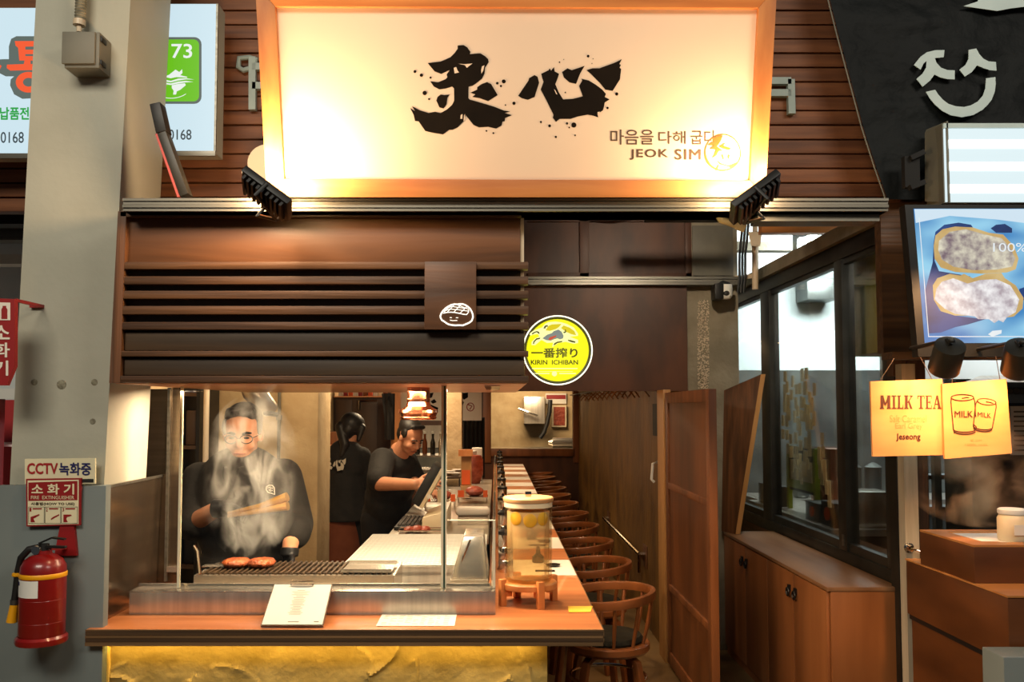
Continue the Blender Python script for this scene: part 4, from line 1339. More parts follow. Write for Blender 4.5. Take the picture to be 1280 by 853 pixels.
# ventilated steel box right of the grill with a white wire rack on top
bx = thing('steel_work_box', 'steel box beside the grill carrying the white wire rack', 'box', (-0.38, 4.0, 0))
b0, b1 = fx(449, 3.93), -0.05
MB().box(b0, b1, 3.93, 4.80, 0.0, 0.955).build('body', m_steel_b, bx, 0.004)
wr = thing('wire_rack', 'large white wire mesh rack lying on the steel box behind the glass', 'rack', (-0.35, 4.1, 1.01))
r0 = fx(432, 3.92)
mb = MB()
zr = 0.9605
for i in range(30):
    x = r0 + (b1 - r0) * i / 29
    mb.box(x - 0.0028, x + 0.0028, 3.90, 4.82, zr, zr + 0.004)
for i in range(26):
    y = 3.90 + 0.92 * i / 25
    mb.box(r0, b1, y - 0.004, y + 0.004, zr + 0.004, zr + 0.008)
mb.build('wire_mesh', m_whitepaint, wr)['kind'] = 'stuff'
MB().tube([(r0, 3.90, zr + 0.004), (b1, 3.90, zr + 0.004), (b1, 4.82, zr + 0.004), (r0, 4.82, zr + 0.004)], 0.004, 8, True).build('rim', m_whitepaint, wr)
MB().box(b0 + 0.02, b1 - 0.02, 3.95, 4.78, 0.9552, 0.9558).build('dark_underlay', m_greyband, bx)  # flat dark sheet added so the gaps under the mesh read dark
sb = thing('sloping_steel_bin', 'narrow steel bin with sloping sides behind the low glass screen', 'bin', (-0.1, 3.5, 0.9))
mb = MB()
x0, x1 = fx(563, 3.4), -0.03
mb.hexa([(x0, 3.44, CT + 0.09), (x1, 3.44, CT + 0.09), (x1, 3.73, CT + 0.09), (x0, 3.73, CT + 0.09)], [(x0 + 0.05, 3.47, 1.15), (x1 - 0.02, 3.47, 1.15), (x1 - 0.02, 3.71, 1.15), (x0 + 0.05, 3.71, 1.15)])
mb.build('body', m_steel, sb, 0.004)
MB().box(x0, x1, 3.43, 3.74, CT + 0.0005, CT + 0.09).build('foot', m_steel_b, sb)
MB().tube([(x0 + 0.075, 3.462, 1.14), (x0 + 0.02, 3.452, 1.0)], 0.004, 6).build('edge_rod', m_chrome, sb)

# kitchen worktop behind with till, keyboard, pans
kw = thing('kitchen_worktop', 'long dark worktop inside the kitchen carrying the till and plates', 'worktop', (-0.3, 7, 0))
MB().box(-0.60, -0.04, 4.9, 8.75, 0.90, 0.95).build('top', m_steel_b, kw, 0.003)
MB().box(-0.56, -0.06, 4.95, 8.7, 0, 0.8995).build('base', m_dimbrown, kw)
yp = 5.6
tl = thing('till_screen', 'white framed till screen tilted towards the man in the black shirt', 'till', at(540, 640, yp))
Q = [at(524, 634, 5.62), at(524, 634, 5.28), at(551, 586, 5.28), at(551, 586, 5.62)]
Q[0].x, Q[3].x, Q[0].z, Q[3].z = Q[1].x, Q[2].x, Q[1].z, Q[2].z
n_ = (Q[1] - Q[0]).cross(Q[3] - Q[0]).normalized()
if n_.x < 0:
    n_ = -n_
MB().prism([q + n_ * 0.0 for q in Q], n_ * 0.022).build('back_cover', m_plastic_w, tl, 0.003)
MB().prism([q - n_ * 0.0005 for q in Q], n_ * -0.055).build('housing', m_black, tl, 0.003)
MB().cone(at(536, 621, 5.276), at(536, 621, 5.279), 0.014, None, 14).build('power_button', m_white, tl)
C4 = sum(Q, V((0, 0, 0))) / 4
MB().prism([C4 + (q - C4) * 0.86 - n_ * 0.0565 for q in Q], n_ * -0.001).build('display', m_greyband, tl)
MB().bar(C4 + V((0.05, 0, -0.03)), V((C4.x + 0.05, C4.y, 1.075)), 0.05, 0.03).build('neck', m_plastic_w, tl)
bs = thing('receipt_printer', 'cream receipt printer box under the till screen', 'printer', at(545, 655, 5.4))
z = 0.951
q0, q1 = fx(530, 5.2), fx(560, 5.2)
MB().hexa([(q0, 5.1, z), (q1, 5.1, z), (q1, 5.6, z), (q0, 5.6, z)], [(q0, 5.1, z + 0.07), (q1, 5.1, z + 0.11), (q1, 5.6, z + 0.12), (q0, 5.6, z + 0.06)]).build('case', m_plastic_w, bs, 0.006)
kb = thing('keyboard', 'dark till keyboard lying in front of the cream printer', 'keyboard', at(518, 650, 5.35))
q0, q1 = fx(498, 5.3), fx(527, 5.3)
MB().box(q0, q1, 5.1, 5.62, z, z + 0.02).build('tray', m_black, kb, 0.004)
mb = MB()
for i in range(5):
    for j in range(9):
        x, y = q0 + 0.016 + (q1 - q0 - 0.03) * i / 4.4, 5.14 + j * 0.05
        mb.box(x, x + 0.019, y, y + 0.036, z + 0.02, z + 0.030)
mb.build('keys', m_keys, kb)['kind'] = 'stuff'
tp = thing('meat_tray', 'shallow steel tray of raw meat pieces in front of the till', 'tray', (-0.4, 4.98, z))
q0, q1 = fx(500, 4.98), fx(556, 4.98)
MB().box(q0, q1, 4.92, 5.06, z, z + 0.004).tube([(q0, 4.92, z + 0.02), (q1, 4.92, z + 0.02), (q1, 5.06, z + 0.02), (q0, 5.06, z + 0.02)], 0.004, 6, True).build('pan', m_steel, tp)
for i, (px, s) in enumerate(((512, 0.03), (522, 0.036), (532, 0.032))):
    o = MB().ell((fx(px, 4.98), 4.985, z + 0.0055 + s * 0.55), (s, 0.05, s * 0.55), 14, 8).build('meat_piece', m_rawmeat)
    tag(o, 'raw meat piece on the steel tray in front of the till, %s from the left' % ORD[i], 'meat', 'raw meat on the tray')
# things on the worktop further back
for i, (px, y) in enumerate(((553, 6.3), (598, 6.6))):
    x = fx(px, y) if px < 590 else -0.16
    t = thing('plate_of_meat', ('plate of dark meat with red tags behind the tall glass edge', 'plate of dark meat with red tags beside the low side glass')[i], 'plate', (x, y, 1.0))
    MB().box(x - 0.13, x + 0.10, y - 0.1, y + 0.1, 0.995, 1.0).build('shelf_plate', m_steel, t)
    MB().ell((x, y, 1.035), (0.07, 0.07, 0.038), 14, 8).build('meat', m_rawmeat, t)
    MB().box(x - 0.12, x - 0.075, y - 0.10, y - 0.095, 1.0, 1.05).build('price_tag', m_orange, t)
    MB().box(x + 0.065, x + 0.098, y - 0.10, y - 0.095, 1.0, 1.05).build('price_tag', m_orange, t)
    for sx in (-0.12, 0.09):
        MB().cone((x + sx, y, 0.9505), (x + sx, y, 0.995), 0.006, None, 8).build('foot', m_chrome, t)
o = thing('rolled_towel', 'white rolled towel on the worktop beside the side glass', 'towel', (-0.13, 5.4, z))
MB().caps((-0.22, 5.4, z + 0.075), 0.03, (-0.06, 5.4, z + 0.075), 0.028, 14).build('roll', m_white, o)
MB().box(-0.23, -0.05, 5.33, 5.47, z, z + 0.045).build('block', m_steel, o)
o = thing('menu_stand', 'upright wooden stand with an orange card on the kitchen worktop', 'stand', (-0.25, 6.9, z))
x = fx(583, 6.9)
MB().box(x - 0.04, x + 0.04, 6.9, 6.93, z, 1.30).build('back', m_jamb, o)
MB().box(x - 0.035, x + 0.03, 6.89, 6.90, 1.06, 1.17).build('card', m_orange, o)
MB().box(x - 0.06, x + 0.05, 6.86, 6.95, 1.28, 1.33).build('top', m_standwood, o)
MB().hexa([(x - 0.03, 6.86, z), (x - 0.01, 6.86, z), (x - 0.01, 6.9, z), (x - 0.03, 6.9, z)], [(x - 0.045, 6.86, 1.05), (x + 0.06, 6.86, 1.05), (x + 0.06, 6.9, 1.05), (x - 0.045, 6.9, 1.05)]).build('pocket', m_lidwood, o)
o = thing('paper_roll_stack', 'white stack of folded cloths on the worktop near the far window frame', 'cloths', (-0.2, 8.6, z))
x = fx(597, 8.6)
MB().box(x - 0.055, x + 0.045, 8.55, 8.66, z + 0.0005, 1.27).build('stack', m_white, o, 0.01)
o = thing('brown_pot', 'brown pot with pale plates on the worktop behind the orange card', 'pot', (-0.2, 8.3, z))
x = fx(592, 8.3)
MB().lathe([(0.06, z), (0.09, z + 0.08), (0.09, z + 0.22), (0.07, z + 0.26), (0.0, z + 0.27)], (x, 8.3, 0), 16).build('body', m_rawmeat, o)
MB().lathe([(0.03, z + 0.27), (0.03, z + 0.30), (0.0, z + 0.31)], (x, 8.3, 0), 12).build('knob', m_white, o)
for i, (px, py, y, r) in enumerate(((563, 586, 8.3, 0.05), (571, 582, 8.5, 0.05), (560, 590, 8.12, 0.045), (569, 592, 8.05, 0.05))):
    c = at(px, py, y)
    c.z = 1.0355
    o = MB().lathe([(0.0, 0.0), (0.6 * r, 0.0), (r, 0.6 * r), (0.95 * r, 0.62 * r), (0.0, 0.2 * r)], (c.x, c.y, c.z), 14).build('bowl', m_white)
    tag(o, 'pale bowl behind the tall glass edge, ' + ('leftmost of the back pair', 'rightmost of the back pair', 'leftmost of the front pair', 'rightmost of the front pair')[i], 'bowl', 'pale bowls on the kitchen shelf')
sh = thing('bowl_shelf', 'dark shelf under the pale bowls behind the tall glass edge', 'shelf', (-0.45, 8.1, z))
MB().box(-0.58, -0.32, 7.95, 8.7, 1.02, 1.035).build('board', m_dimbrown, sh)
for sx in (-0.57, -0.335):
    for sy in (7.97, 8.68):
        MB().box(sx, sx + 0.012, sy - 0.006, sy + 0.006, z - 0.001, 1.02).build('post', m_black, sh)
wt = thing('steel_trolley', 'pale steel shelf unit behind the leaning man near the till', 'shelf', (-0.55, 7.4, 0))
q0, q1 = fx(515, 7.6), fx(556, 7.6)
MB().box(q0, q1, 7.5, 7.9, fz(571, 7.6), fz(569, 7.6)).build('shelf_top', m_steel, wt)
MB().box(q0, q1, 7.5, 7.9, fz(590, 7.6), fz(587, 7.6)).build('shelf_lower', m_steel, wt)
for x in (q0, q1 - 0.02):
    MB().box(x, x + 0.02, 7.5, 7.52, z - 0.001, fz(569, 7.6)).build('post', m_chrome, wt)
# range hood-like steel slope behind
hd = thing('steel_slope_hood', 'pale sloping steel hood on the kitchen wall right of the man', 'hood', at(545, 550, 9.6))
MB().hexa([at(530, 532, 9.6), at(557, 532, 9.6), at(557, 532, 9.9), at(530, 532, 9.9)], [at(522, 560, 9.3), at(557, 560, 9.3), at(557, 560, 9.9), at(522, 560, 9.9)]).build('hood', m_steel_b, hd)
MB().box(fx(522, 9.3), fx(557, 9.3), 9.31, 9.88, 0, fz(561, 9.3)).build('base', m_greyband, hd)
for i, (px, c_) in enumerate(((522, m_bottle), (531, m_amber), (541, m_bottle), (551, m_steel))):
    c = at(px, 569, 7.7)
    c.z = fz(569, 7.6) + 0.001
    t = thing('sauce_bottle', 'sauce bottle on the steel shelf behind the till, %s from the left' % ORD[i], 'bottle', c, 'sauce bottles behind the till') if c_ else None
    MB().lathe([(0.020, 0), (0.022, 0.01), (0.022, 0.10), (0.010, 0.14), (0.012, 0.18), (0.0, 0.182)], c, 12).build('body', c_, t)
    MB().lathe([(0.014, 0.178), (0.014, 0.2), (0.0, 0.2)], c, 10).build('cap', m_whitepaint, t)

# copper hood tube over the pass
ch = at(523, 500, 3.52)
cl = thing('copper_hood', 'shiny copper extractor tube with a wide ring hanging from the soffit', 'hood', (ch.x, 3.52, 1.62))
sc = 1.3 * 3.52 / FPX
zq = lambda py: fz(py, 3.52)
MB().lathe([(11.0 * sc, zq(503)), (11.3 * sc, zq(500)), (11.3 * sc, zq(499)), (11.0 * sc, zq(498.5)), (11.0 * sc, zc_b - 0.0045)], (ch.x, 3.52, 0), 32).build('tube', m_copper, cl)
MB().lathe([(16.0 * sc, zq(525)), (17.0 * sc, zq(524)), (17.6 * sc, zq(522)), (17.0 * sc, zq(521)), (17.6 * sc, zq(518)), (19.0 * sc, zq(516)), (18.6 * sc, zq(513)), (15 * sc, zq(510.5)), (12.2 * sc, zq(508)), (11.0 * sc, zq(503))], (ch.x, 3.52, 0), 36).build('ring_hood', m_copper, cl)
cl2 = struct('soffit_back', MB().box(-1.85, 0.08, 4.62, 4.66, 1.80, 2.36), m_darkwood_x)

# back of the kitchen: cabinets, shelves, posters, curtain
bk = thing('tall_brown_cabinet', 'tall dark brown cabinet with panel doors behind the woman', 'cabinet', (-1.4, 10.2, 0))
yb_ = 10.0
q0, q1 = fx(418, yb_), fx(488, yb_)
MB().box(q0, q1, yb_, yb_ + 0.6, 0, fz(497, yb_)).build('body', m_dimbrown, bk)
for a, b in ((420, 440), (446, 472)):
    MB().box(fx(a, yb_), fx(b, yb_), yb_ - 0.02, yb_ - 0.001, 0.5, fz(500, yb_)).build('door', m_dimbrown, bk, 0.006)
MB().tube([(fx(450, yb_), yb_ - 0.04, fz(501, yb_)), (fx(472, yb_), yb_ - 0.04, fz(501, yb_))], 0.012, 6).build('towel_bar', m_chrome, bk)
MB().tube([(fx(450, yb_), yb_ - 0.04, fz(501, yb_)), (fx(450, yb_), yb_ - 0.04, fz(513, yb_))], 0.012, 6).build('bar_drop', m_chrome, bk)
MB().box(q0, q1 + 0.05, yb_ - 0.05, yb_ + 0.6, fz(497, yb_), fz(495.5, yb_)).build('shelf_top', m_soffit, bk)
cols = [m_white, m_redsign, m_orange, m_white, m_redsign, m_amber, m_orange, m_white, m_plastic_w, m_amber]
for i in range(10):
    x = fx(426 + i * 6.2, yb_ + 0.1)
    o = MB().box(x - 0.022, x + 0.022, yb_ + 0.05, yb_ + 0.12, fz(495.5, yb_) + 0.001, fz(495.5, yb_) + random.uniform(0.05, 0.09)).build('spice_box', cols[i], None, 0.004)
    tag(o, 'small packet on top of the tall brown cabinet, %s from the left' % ORD[i], 'packet', 'packets on top of the cabinet')
bs_ = thing('bottle_rack', 'dark wall rack with two rows of bottles beside the plaster pillar', 'rack', at(408, 530, 10.4))
for py in (532, 513, 497):
    MB().box(fx(399, 10.4), fx(416, 10.4), 10.3, 10.6, fz(py, 10.4) - 0.015, fz(py, 10.4)).build('shelf', m_dimbrown, bs_)
MB().box(fx(397, 10.4), fx(417, 10.4), 10.6, 10.62, fz(540, 10.4), fz(488, 10.4)).build('back', m_blackmatt, bs_)
MB().box(fx(397, 10.4), fx(399, 10.4), 10.3, 10.62, 0, fz(488, 10.4)).build('side', m_dimbrown, bs_)
for r, py in enumerate((532, 513)):
    for i in range(5):
        px = 401 + i * 3.2
        c = V((fx(px, 10.4), 10.4, fz(py, 10.4) + 0.001))
        o = MB().lathe([(0.013, 0), (0.014, 0.01), (0.014, 0.07), (0.006, 0.10), (0.006, 0.13), (0.0, 0.131)], c, 10).build('small_bottle', m_amber if r == 0 else m_bottle)
        tag(o, 'small bottle on the %s shelf of the dark wall rack, %s from the left' % (('lower', 'upper')[r], ORD[i]), 'bottle', 'small bottles on the wall rack')
wc = thing('low_wooden_counter', 'low reddish wooden cabinet between the pillar and the woman', 'cabinet', (-1.7, 8.9, 0))
MB().box(fx(398, 8.9), fx(421, 8.9), 8.9, 9.4, 0, fz(541, 8.9)).build('body', m_doorwood, wc, 0.004)
MB().box(fx(401, 8.89), fx(424, 8.89), 8.86, 9.4, fz(560, 8.9), fz(556, 8.9)).build('ledge', m_soffit, wc)
po = struct('post', MB().box(fx(489, 9.7), fx(500, 9.7), 9.7, 9.8, 0, 2.36), m_signframe_z)
ap = thing('hanging_apron', 'dark aprons hanging on the post behind the leaning man', 'apron', at(487, 530, 9.6))
mb = MB()
for j in range(9):
    for i in range(7):
        u, v = i / 6, j / 8
        p = at(480 + 13 * u - (3 - 5 * v) * (1 - u) * (v < 0.4), 492 + v * 58, 9.6)
        mb.v.append(V((p.x, 9.6 + 0.03 * math.sin(u * 9 + v * 2), p.z)))
for j in range(8):
    for i in range(6):
        a = j * 7 + i
        mb.f.append((a, a + 1, a + 8, a + 7))
for v in list(mb.v):
    mb.v.append(v + V((0, 0.05, 0)))
for f in list(mb.f):
    mb.f.append(tuple(i + 63 for i in reversed(f)))
mb.build('cloth', m_curtain, ap)
MB().tube([at(484, 500, 9.55), at(488, 492, 9.5), at(491, 505, 9.55)], 0.012, 6).build('strap', m_blackmatt, ap)


def poster(lab, x0, x1, y0, y1, y):
    t = thing('wall_poster', lab, 'poster', at((x0 + x1) / 2, y1, y))
    MB().box(fx(x0, y), fx(x1, y), y, y + 0.01, fz(y1, y), fz(y0, y)).build('paper', m_white, t)
    return t, (V((0, y - 0.001, 0)), V((0, -1, 0)))


t, pl = poster('white poster with black brush strokes behind the copper tube', 500, 556, 489, 526, 10.2)
mb = MB()
for P in ([(536, 492), (542, 491), (540, 497), (536, 499)], [(538, 502), (543, 499), (546, 503), (541, 505)], [(536, 505), (548, 510), (547, 513), (541, 512), (536, 508)]):
    poly_px(mb, P, pl, 0.001)
mb.build('brush_strokes', m_ink, t, fix=False)['kind'] = 'stuff'
t, pl = poster('white poster with a red seal above the black curtain', 577, 602, 489, 526, 10.2)
mb = MB()
for P in ([(577, 492), (585, 491), (585, 497), (580, 500), (577, 497)], [(577, 500), (580, 503), (578, 508), (576, 508)]):
    poly_px(mb, P, pl, 0.001)
mb.build('brush_strokes', m_ink, t, fix=False)['kind'] = 'stuff'
mb = MB()
mb.tube([onp(588 + 4.5 * math.cos(2 * PI * i / 18), 509 + 5 * math.sin(2 * PI * i / 18), pl) for i in range(18)], 0.005, 5, True)
mb.tube([onp(x, y, pl) for x, y in ((585, 506), (590, 508), (587, 512))], 0.006, 5)
mb.build('red_seal', m_redsign, t, fix=False)
cu = thing('black_curtain', 'black pleated curtain below the white poster with a red seal', 'curtain', at(590, 566, 10.25))
mb = MB()
q0, q1, n = fx(576, 10.25), fx(606, 10.25), 40
for z_ in (0.85, 1.53):
    for i in range(n + 1):
        mb.v.append(V((q0 + (q1 - q0) * i / n, 10.25 + 0.025 * math.sin(i * 0.9), z_)))
for i in range(n):
    mb.f.append((i, i + 1, n + 2 + i, n + 1 + i))
m = len(mb.v)
for v in list(mb.v):
    mb.v.append(v + V((0, 0.012, 0)))
for f in list(mb.f):
    mb.f.append(tuple(i + m for i in reversed(f)))
mb.build('cloth', m_curtain, cu)
MB().tube([(q0, 10.25, 1.535), (q1, 10.25, 1.535)], 0.014, 8).build('curtain_rod', m_black, cu)
# left of the chef: dark shelf unit, pale post; vent hose above the chef
ds = thing('dark_shelf_unit', 'dark shelf unit with boxes at the left behind the chef', 'shelf', (-1.7, 5.1, 0))
q0, q1 = fx(231, 5.1), fx(257, 5.1)
for x in (q0, q1 - 0.02):
    MB().box(x, x + 0.02, 5.0, 5.35, 0, 1.85).build('upright', m_black, ds)
for z_ in (0.3, 0.75, 1.12, 1.42, 1.72):
    MB().box(q0 + 0.02, q1 - 0.02, 5.0, 5.35, z_, z_ + 0.02).build('shelf', m_dimbrown, ds)
for i, (z_, h, m_) in enumerate(((1.14, 0.18, m_black), (1.44, 0.20, m_dimbrown), (0.77, 0.25, m_black), (0.32, 0.3, m_dimbrown))):
    o = MB().box(q0 + 0.03, q1 - 0.03, 5.03, 5.33, z_ + 0.001, z_ + h).build('storage_box', m_, None, 0.01)
    tag(o, ('black box on the middle shelf', 'brown box on the upper shelf', 'black box on the lower shelf', 'brown box on the lowest shelf')[i] + ' of the dark unit behind the chef', 'box')
pv = thing('pale_post', 'pale vertical pipe beside the dark shelf unit behind the chef', 'pipe', (fx(258, 4.95), 4.95, 0))
MB().cone((fx(258, 4.95), 4.95, 0), (fx(258, 4.95), 4.95, 2.36), 0.016, None, 12).build('pipe', m_cream, pv)
MB().cone((fx(258, 4.95), 4.95, 1.3), (fx(258, 4.95), 4.95, 1.34), 0.020, None, 12).build('collar', m_cream, pv)
vd = thing('vent_hose', 'dark bent steel duct above the chef in front of the wall', 'duct', at(335, 520, 5.1))
MB().tube([V((fx(310, 5.0), 5.0, 2.36)), at(311, 470, 5.0), at(318, 490, 5.0), at(328, 502, 5.0), at(338, 512, 5.05)], [0.07, 0.07, 0.07, 0.06, 0.05], 12).build('hose', m_steel_b, vd)
MB().tube([at(330, 516, 5.0), at(348, 519, 5.0)], 0.014, 8).build('clamp', m_black, vd)
wpipe = thing('wall_pipe', 'thin dark pipe running down the corner of the plaster pillar', 'pipe', (fx(349, 5.3), 5.33, 0))
MB().cone((fx(349, 5.33), 5.33, 0), (fx(349, 5.33), 5.33, 2.36), 0.010, None, 8).build('pipe', m_boxgrey, wpipe)
MB().box(fx(346, 5.33), fx(352, 5.33), 5.315, 5.348, 1.58, 1.61).build('clip', m_boxgrey, wpipe)


# ================================================================== PEOPLE
def frame(f, u=(0, 0, 1)):
    f = V(f).normalized()
    r = f.cross(V(u)).normalized()
    uu = r.cross(f)
    return Matrix((r, f, uu)).transposed()


def head_shapes(mb, c, R, s=1.0):
    c = V(c)
    q = R.to_quaternion()

    def P(x, y, z):
        return c + R @ (V((x, y, z)) * s)
    E = lambda x, y, z, a, b, d: mb.ell(P(x, y, z), (a * s, b * s, d * s), 20, 14, q)
    E(0, -0.012, 0.035, 0.078, 0.098, 0.085)
    E(0, 0.018, -0.02, 0.066, 0.078, 0.085)
    E(0, 0.030, -0.075, 0.048, 0.056, 0.040)
    E(0, 0.050, -0.098, 0.026, 0.030, 0.020)
    E(-0.040, 0.062, -0.030, 0.026, 0.024, 0.026)
    E(0.040, 0.062, -0.030, 0.026, 0.024, 0.026)
    mb.caps(P(-0.042, 0.074, 0.022), 0.013 * s, P(0.042, 0.074, 0.022), 0.013 * s, 10)
    mb.caps(P(0, 0.086, 0.012), 0.010 * s, P(0, 0.106, -0.026), 0.014 * s, 10)
    mb.caps(P(-0.014, 0.092, -0.030), 0.009 * s, P(0.014, 0.092, -0.030), 0.009 * s, 10)
    mb.caps(P(-0.020, 0.082, -0.066), 0.009 * s, P(0.020, 0.082, -0.066), 0.009 * s, 10)
    for sx in (-1, 1):
        mb.ell(P(sx * 0.080, -0.004, -0.006), (0.011 * s, 0.020 * s, 0.032 * s), 12, 8, q)
    return P


def face_parts(root, P, s=1.0, brow=0.006):
    for sx in (-1, 1):
        MB().ell(P(sx * 0.031, 0.086, 0.004), (0.013 * s, 0.008 * s, 0.006 * s), 12, 8).build('eye', m_hair, root)
        MB().tube([P(sx * 0.014, 0.094, 0.024), P(sx * 0.032, 0.093, 0.029), P(sx * 0.052, 0.078, 0.024)], [brow * 0.7 * s, brow * s, brow * 0.5 * s], 8).build('eyebrow', m_hair, root)
    MB().tube([P(-0.026, 0.084, -0.068), P(-0.010, 0.0925, -0.066), P(0.010, 0.0925, -0.066), P(0.026, 0.084, -0.068)], [0.002 * s, 0.0035 * s, 0.0035 * s, 0.002 * s], 8).build('mouth', m_rawmeat, root)


def hand_shapes(mb, w, d, nrm, curl=0.5, s=1.0, side=1, g=1.0):
    """Hand at wrist w, fingers along d, palm facing nrm; thumb on the side given."""
    w, d, nrm = V(w), V(d).normalized(), V(nrm).normalized()
    nrm = (nrm - d * nrm.dot(d)).normalized()
    a = d.cross(nrm) * side
    for k in (-1.5, -0.5, 0.5, 1.5):
        mb.caps(w + d * 0.010 * s + a * k * 0.014 * s, 0.015 * s * g, w + d * 0.085 * s + a * k * 0.021 * s, 0.012 * s * g, 10)
    ln = (0.036, 0.044, 0.041, 0.032)
    for i, k in enumerate((1.5, 0.5, -0.5, -1.5)):
        p = w + d * 0.088 * s + a * k * 0.0215 * s
        an = curl * 0.5
        for j, f in enumerate((1.0, 0.72, 0.55)):
            dd = d * math.cos(an) + nrm * math.sin(an) + a * k * 0.03
            e = p + dd.normalized() * ln[i] * f * s
            mb.caps(p, (0.0098 - 0.001 * j) * s * g, e, (0.0090 - 0.001 * j) * s * g, 10)
            p = e
            an += curl
    p = w + d * 0.025 * s + a * 0.028 * s
    for j, f in enumerate((0.040, 0.034, 0.026)):
        dd = (a * (0.85 - 0.25 * j) + d * (0.65 + 0.2 * j) + nrm * (0.30 + curl * 0.3 * j)).normalized()
        e = p + dd * f * s
        mb.caps(p, (0.0125 - 0.0012 * j) * s * g, e, (0.0115 - 0.0012 * j) * s * g, 10)
        p = e


def limb(mb, pts, rs):
    for i in range(len(pts) - 1):
        mb.caps(pts[i], rs[i], pts[i + 1], rs[i + 1], 14)


def torso(mb, hip, chest, neck, w, dep, R, grow=0.0):
    """Hips, belly, chest and shoulders as fused ellipsoids."""
    q = R.to_quaternion()
    hip, chest, neck = V(hip), V(chest), V(neck)
    g = grow
    mb.ell(hip, (w * 0.86 + g, dep + g, 0.17 + g), 20, 12, q)
    mb.ell(hip.lerp(chest, 0.5), (w * 0.86 + g, dep * 1.02 + g, 0.20 + g), 20, 12, q)
    mb.ell(chest, (w * 0.92 + g, dep * 1.05 + g, 0.19 + g), 20, 12, q)
    mb.ell(chest.lerp(neck, 0.55), (w * 0.86 + g, dep * 0.78 + g, 0.10 + g), 20, 12, q)
    mb.caps(chest.lerp(neck, 0.62), 0.085 + g, neck, 0.060 + g * 0.3, 14)


def legs(mb, hip, R, sx, grow=0.0, z0=0.0):
    for s_ in (-1, 1):
        h = hip + R @ V((s_ * sx, 0, -0.04))
        kx = R @ V((s_ * sx * 1.05, 0.02, 0))
        kn = V((hip.x + kx.x, hip.y + kx.y, 0.48 * (hip.z / 0.92)))
        an = V((kn.x, kn.y, 0.09))
        limb(mb, [h, kn, an], [0.095 + grow, 0.068 + grow, 0.052 + grow])


def shoe(root, an, R):
    d = R @ V((0, 1, 0))
    d.z = 0
    d.normalize()
    mb = MB().caps(V((an.x, an.y, 0.05)) - d * 0.05, 0.045, V((an.x, an.y, 0.045)) + d * 0.14, 0.042, 12)
    for i, v in enumerate(mb.v):
        mb.v[i] = V((v.x, v.y, max(v.z, 0.001)))
    voxel('shoe', mb, m_blackmatt, root, 0.010, 2)


# ---- the chef at the grill
yc_ = 4.12
R = frame((0.02, -1, 0))
ch = thing('person', 'chef in glasses and black jacket at the smoking grill, holding tongs in a black glove', 'person', (at(303, 600, yc_).x, yc_, 0))
hx = at(303, 600, yc_).x
hip, chest, neck = V((hx, yc_ + 0.02, 0.93)), V((hx, yc_, 1.27)), at(303, 579, yc_ - 0.01)
Rh = frame((0.10, -1, -0.22))
hc = at(303.5, 543, 4.07)
Ssh = [at(250, 601, yc_), at(354, 597, yc_)]
El = [at(240, 655, 4.06), at(369, 650, 4.10)]
Wr = [at(272, 636, 3.86), at(362, 687, 3.93)]
body = MB()
torso(body, hip, chest, neck, 0.21, 0.15, R)
P = head_shapes(body, hc, Rh, 1.02)
body.caps(neck + V((0, 0, -0.04)), 0.066, hc + V((0, 0.02, -0.05)), 0.062, 14)
for i in (0, 1):
    limb(body, [Ssh[i] + V((0, 0, -0.01)), El[i], Wr[i]], [0.062, 0.047, 0.034])
hand_shapes(body, Wr[0], (0.9, -0.15, 0.06), (0.1, -0.4, -0.9), 0.75, 0.95, 1, 0.85)
hand_shapes(body, Wr[1], (-0.05, -0.22, -1), (-0.6, -0.5, 0.2), 0.35, 0.95, -1, 0.85)
legs(body, hip, R, 0.10)
voxel('body', body, m_skin, ch, 0.0065, 3)
face_parts(ch, P, 1.02, 0.007)
hair = MB()
q = Rh.to_quaternion()
hair.ell(P(0, -0.036, 0.064), (0.086, 0.094, 0.078), 22, 14, q)
hair.ell(P(0, -0.055, 0.01), (0.080, 0.062, 0.09), 18, 12, q)
for sx in (-1, 1):
    hair.ell(P(sx * 0.076, 0.008, 0.036), (0.014, 0.028, 0.040), 12, 8, q)
for i in range(16):
    a = -0.9 + 1.8 * i / 15
    hair.caps(P(0.066 * math.sin(a), 0.020 * math.cos(a), 0.105), 0.022, P(0.074 * math.sin(a * 1.1), 0.066 * math.cos(a), 0.110 + 0.016 * random.random() - 0.03 * abs(math.sin(a))), 0.012, 8)
voxel('hair', hair, m_hair, ch, 0.006, 1)
gl = MB()
for sx in (-1, 1):
    gl.tube([P(sx * 0.033 + 0.027 * math.cos(2 * PI * i / 20), 0.104 - 0.006 * abs(math.cos(2 * PI * i / 20)), 0.002 + 0.019 * math.sin(2 * PI * i / 20)) for i in range(20)], 0.0026, 6, True)
    gl.tube([P(sx * 0.060, 0.098, 0.006), P(sx * 0.080, 0.04, 0.008), P(sx * 0.084, 0.0, 0.004)], 0.0018, 6)
gl.tube([P(-0.007, 0.106, 0.006), P(0, 0.109, 0.009), P(0.007, 0.106, 0.006)], 0.0018, 6)
gl.build('glasses', m_black, ch)
jk = MB()
torso(jk, hip + V((0, 0, -0.02)), chest, chest.lerp(neck, 0.92), 0.21, 0.15, R, 0.022)
limb(jk, [Ssh[0], El[0] + V((-0.004, 0.01, 0)), El[0].lerp(Wr[0], 0.12)], [0.088, 0.080, 0.078])
limb(jk, [Ssh[1], El[1] + V((0.004, 0.01, -0.02)), El[1].lerp(Wr[1], 0.42)], [0.090, 0.080, 0.084])
voxel('jacket', jk, m_shirt, ch, 0.010, 5)
cf = MB()
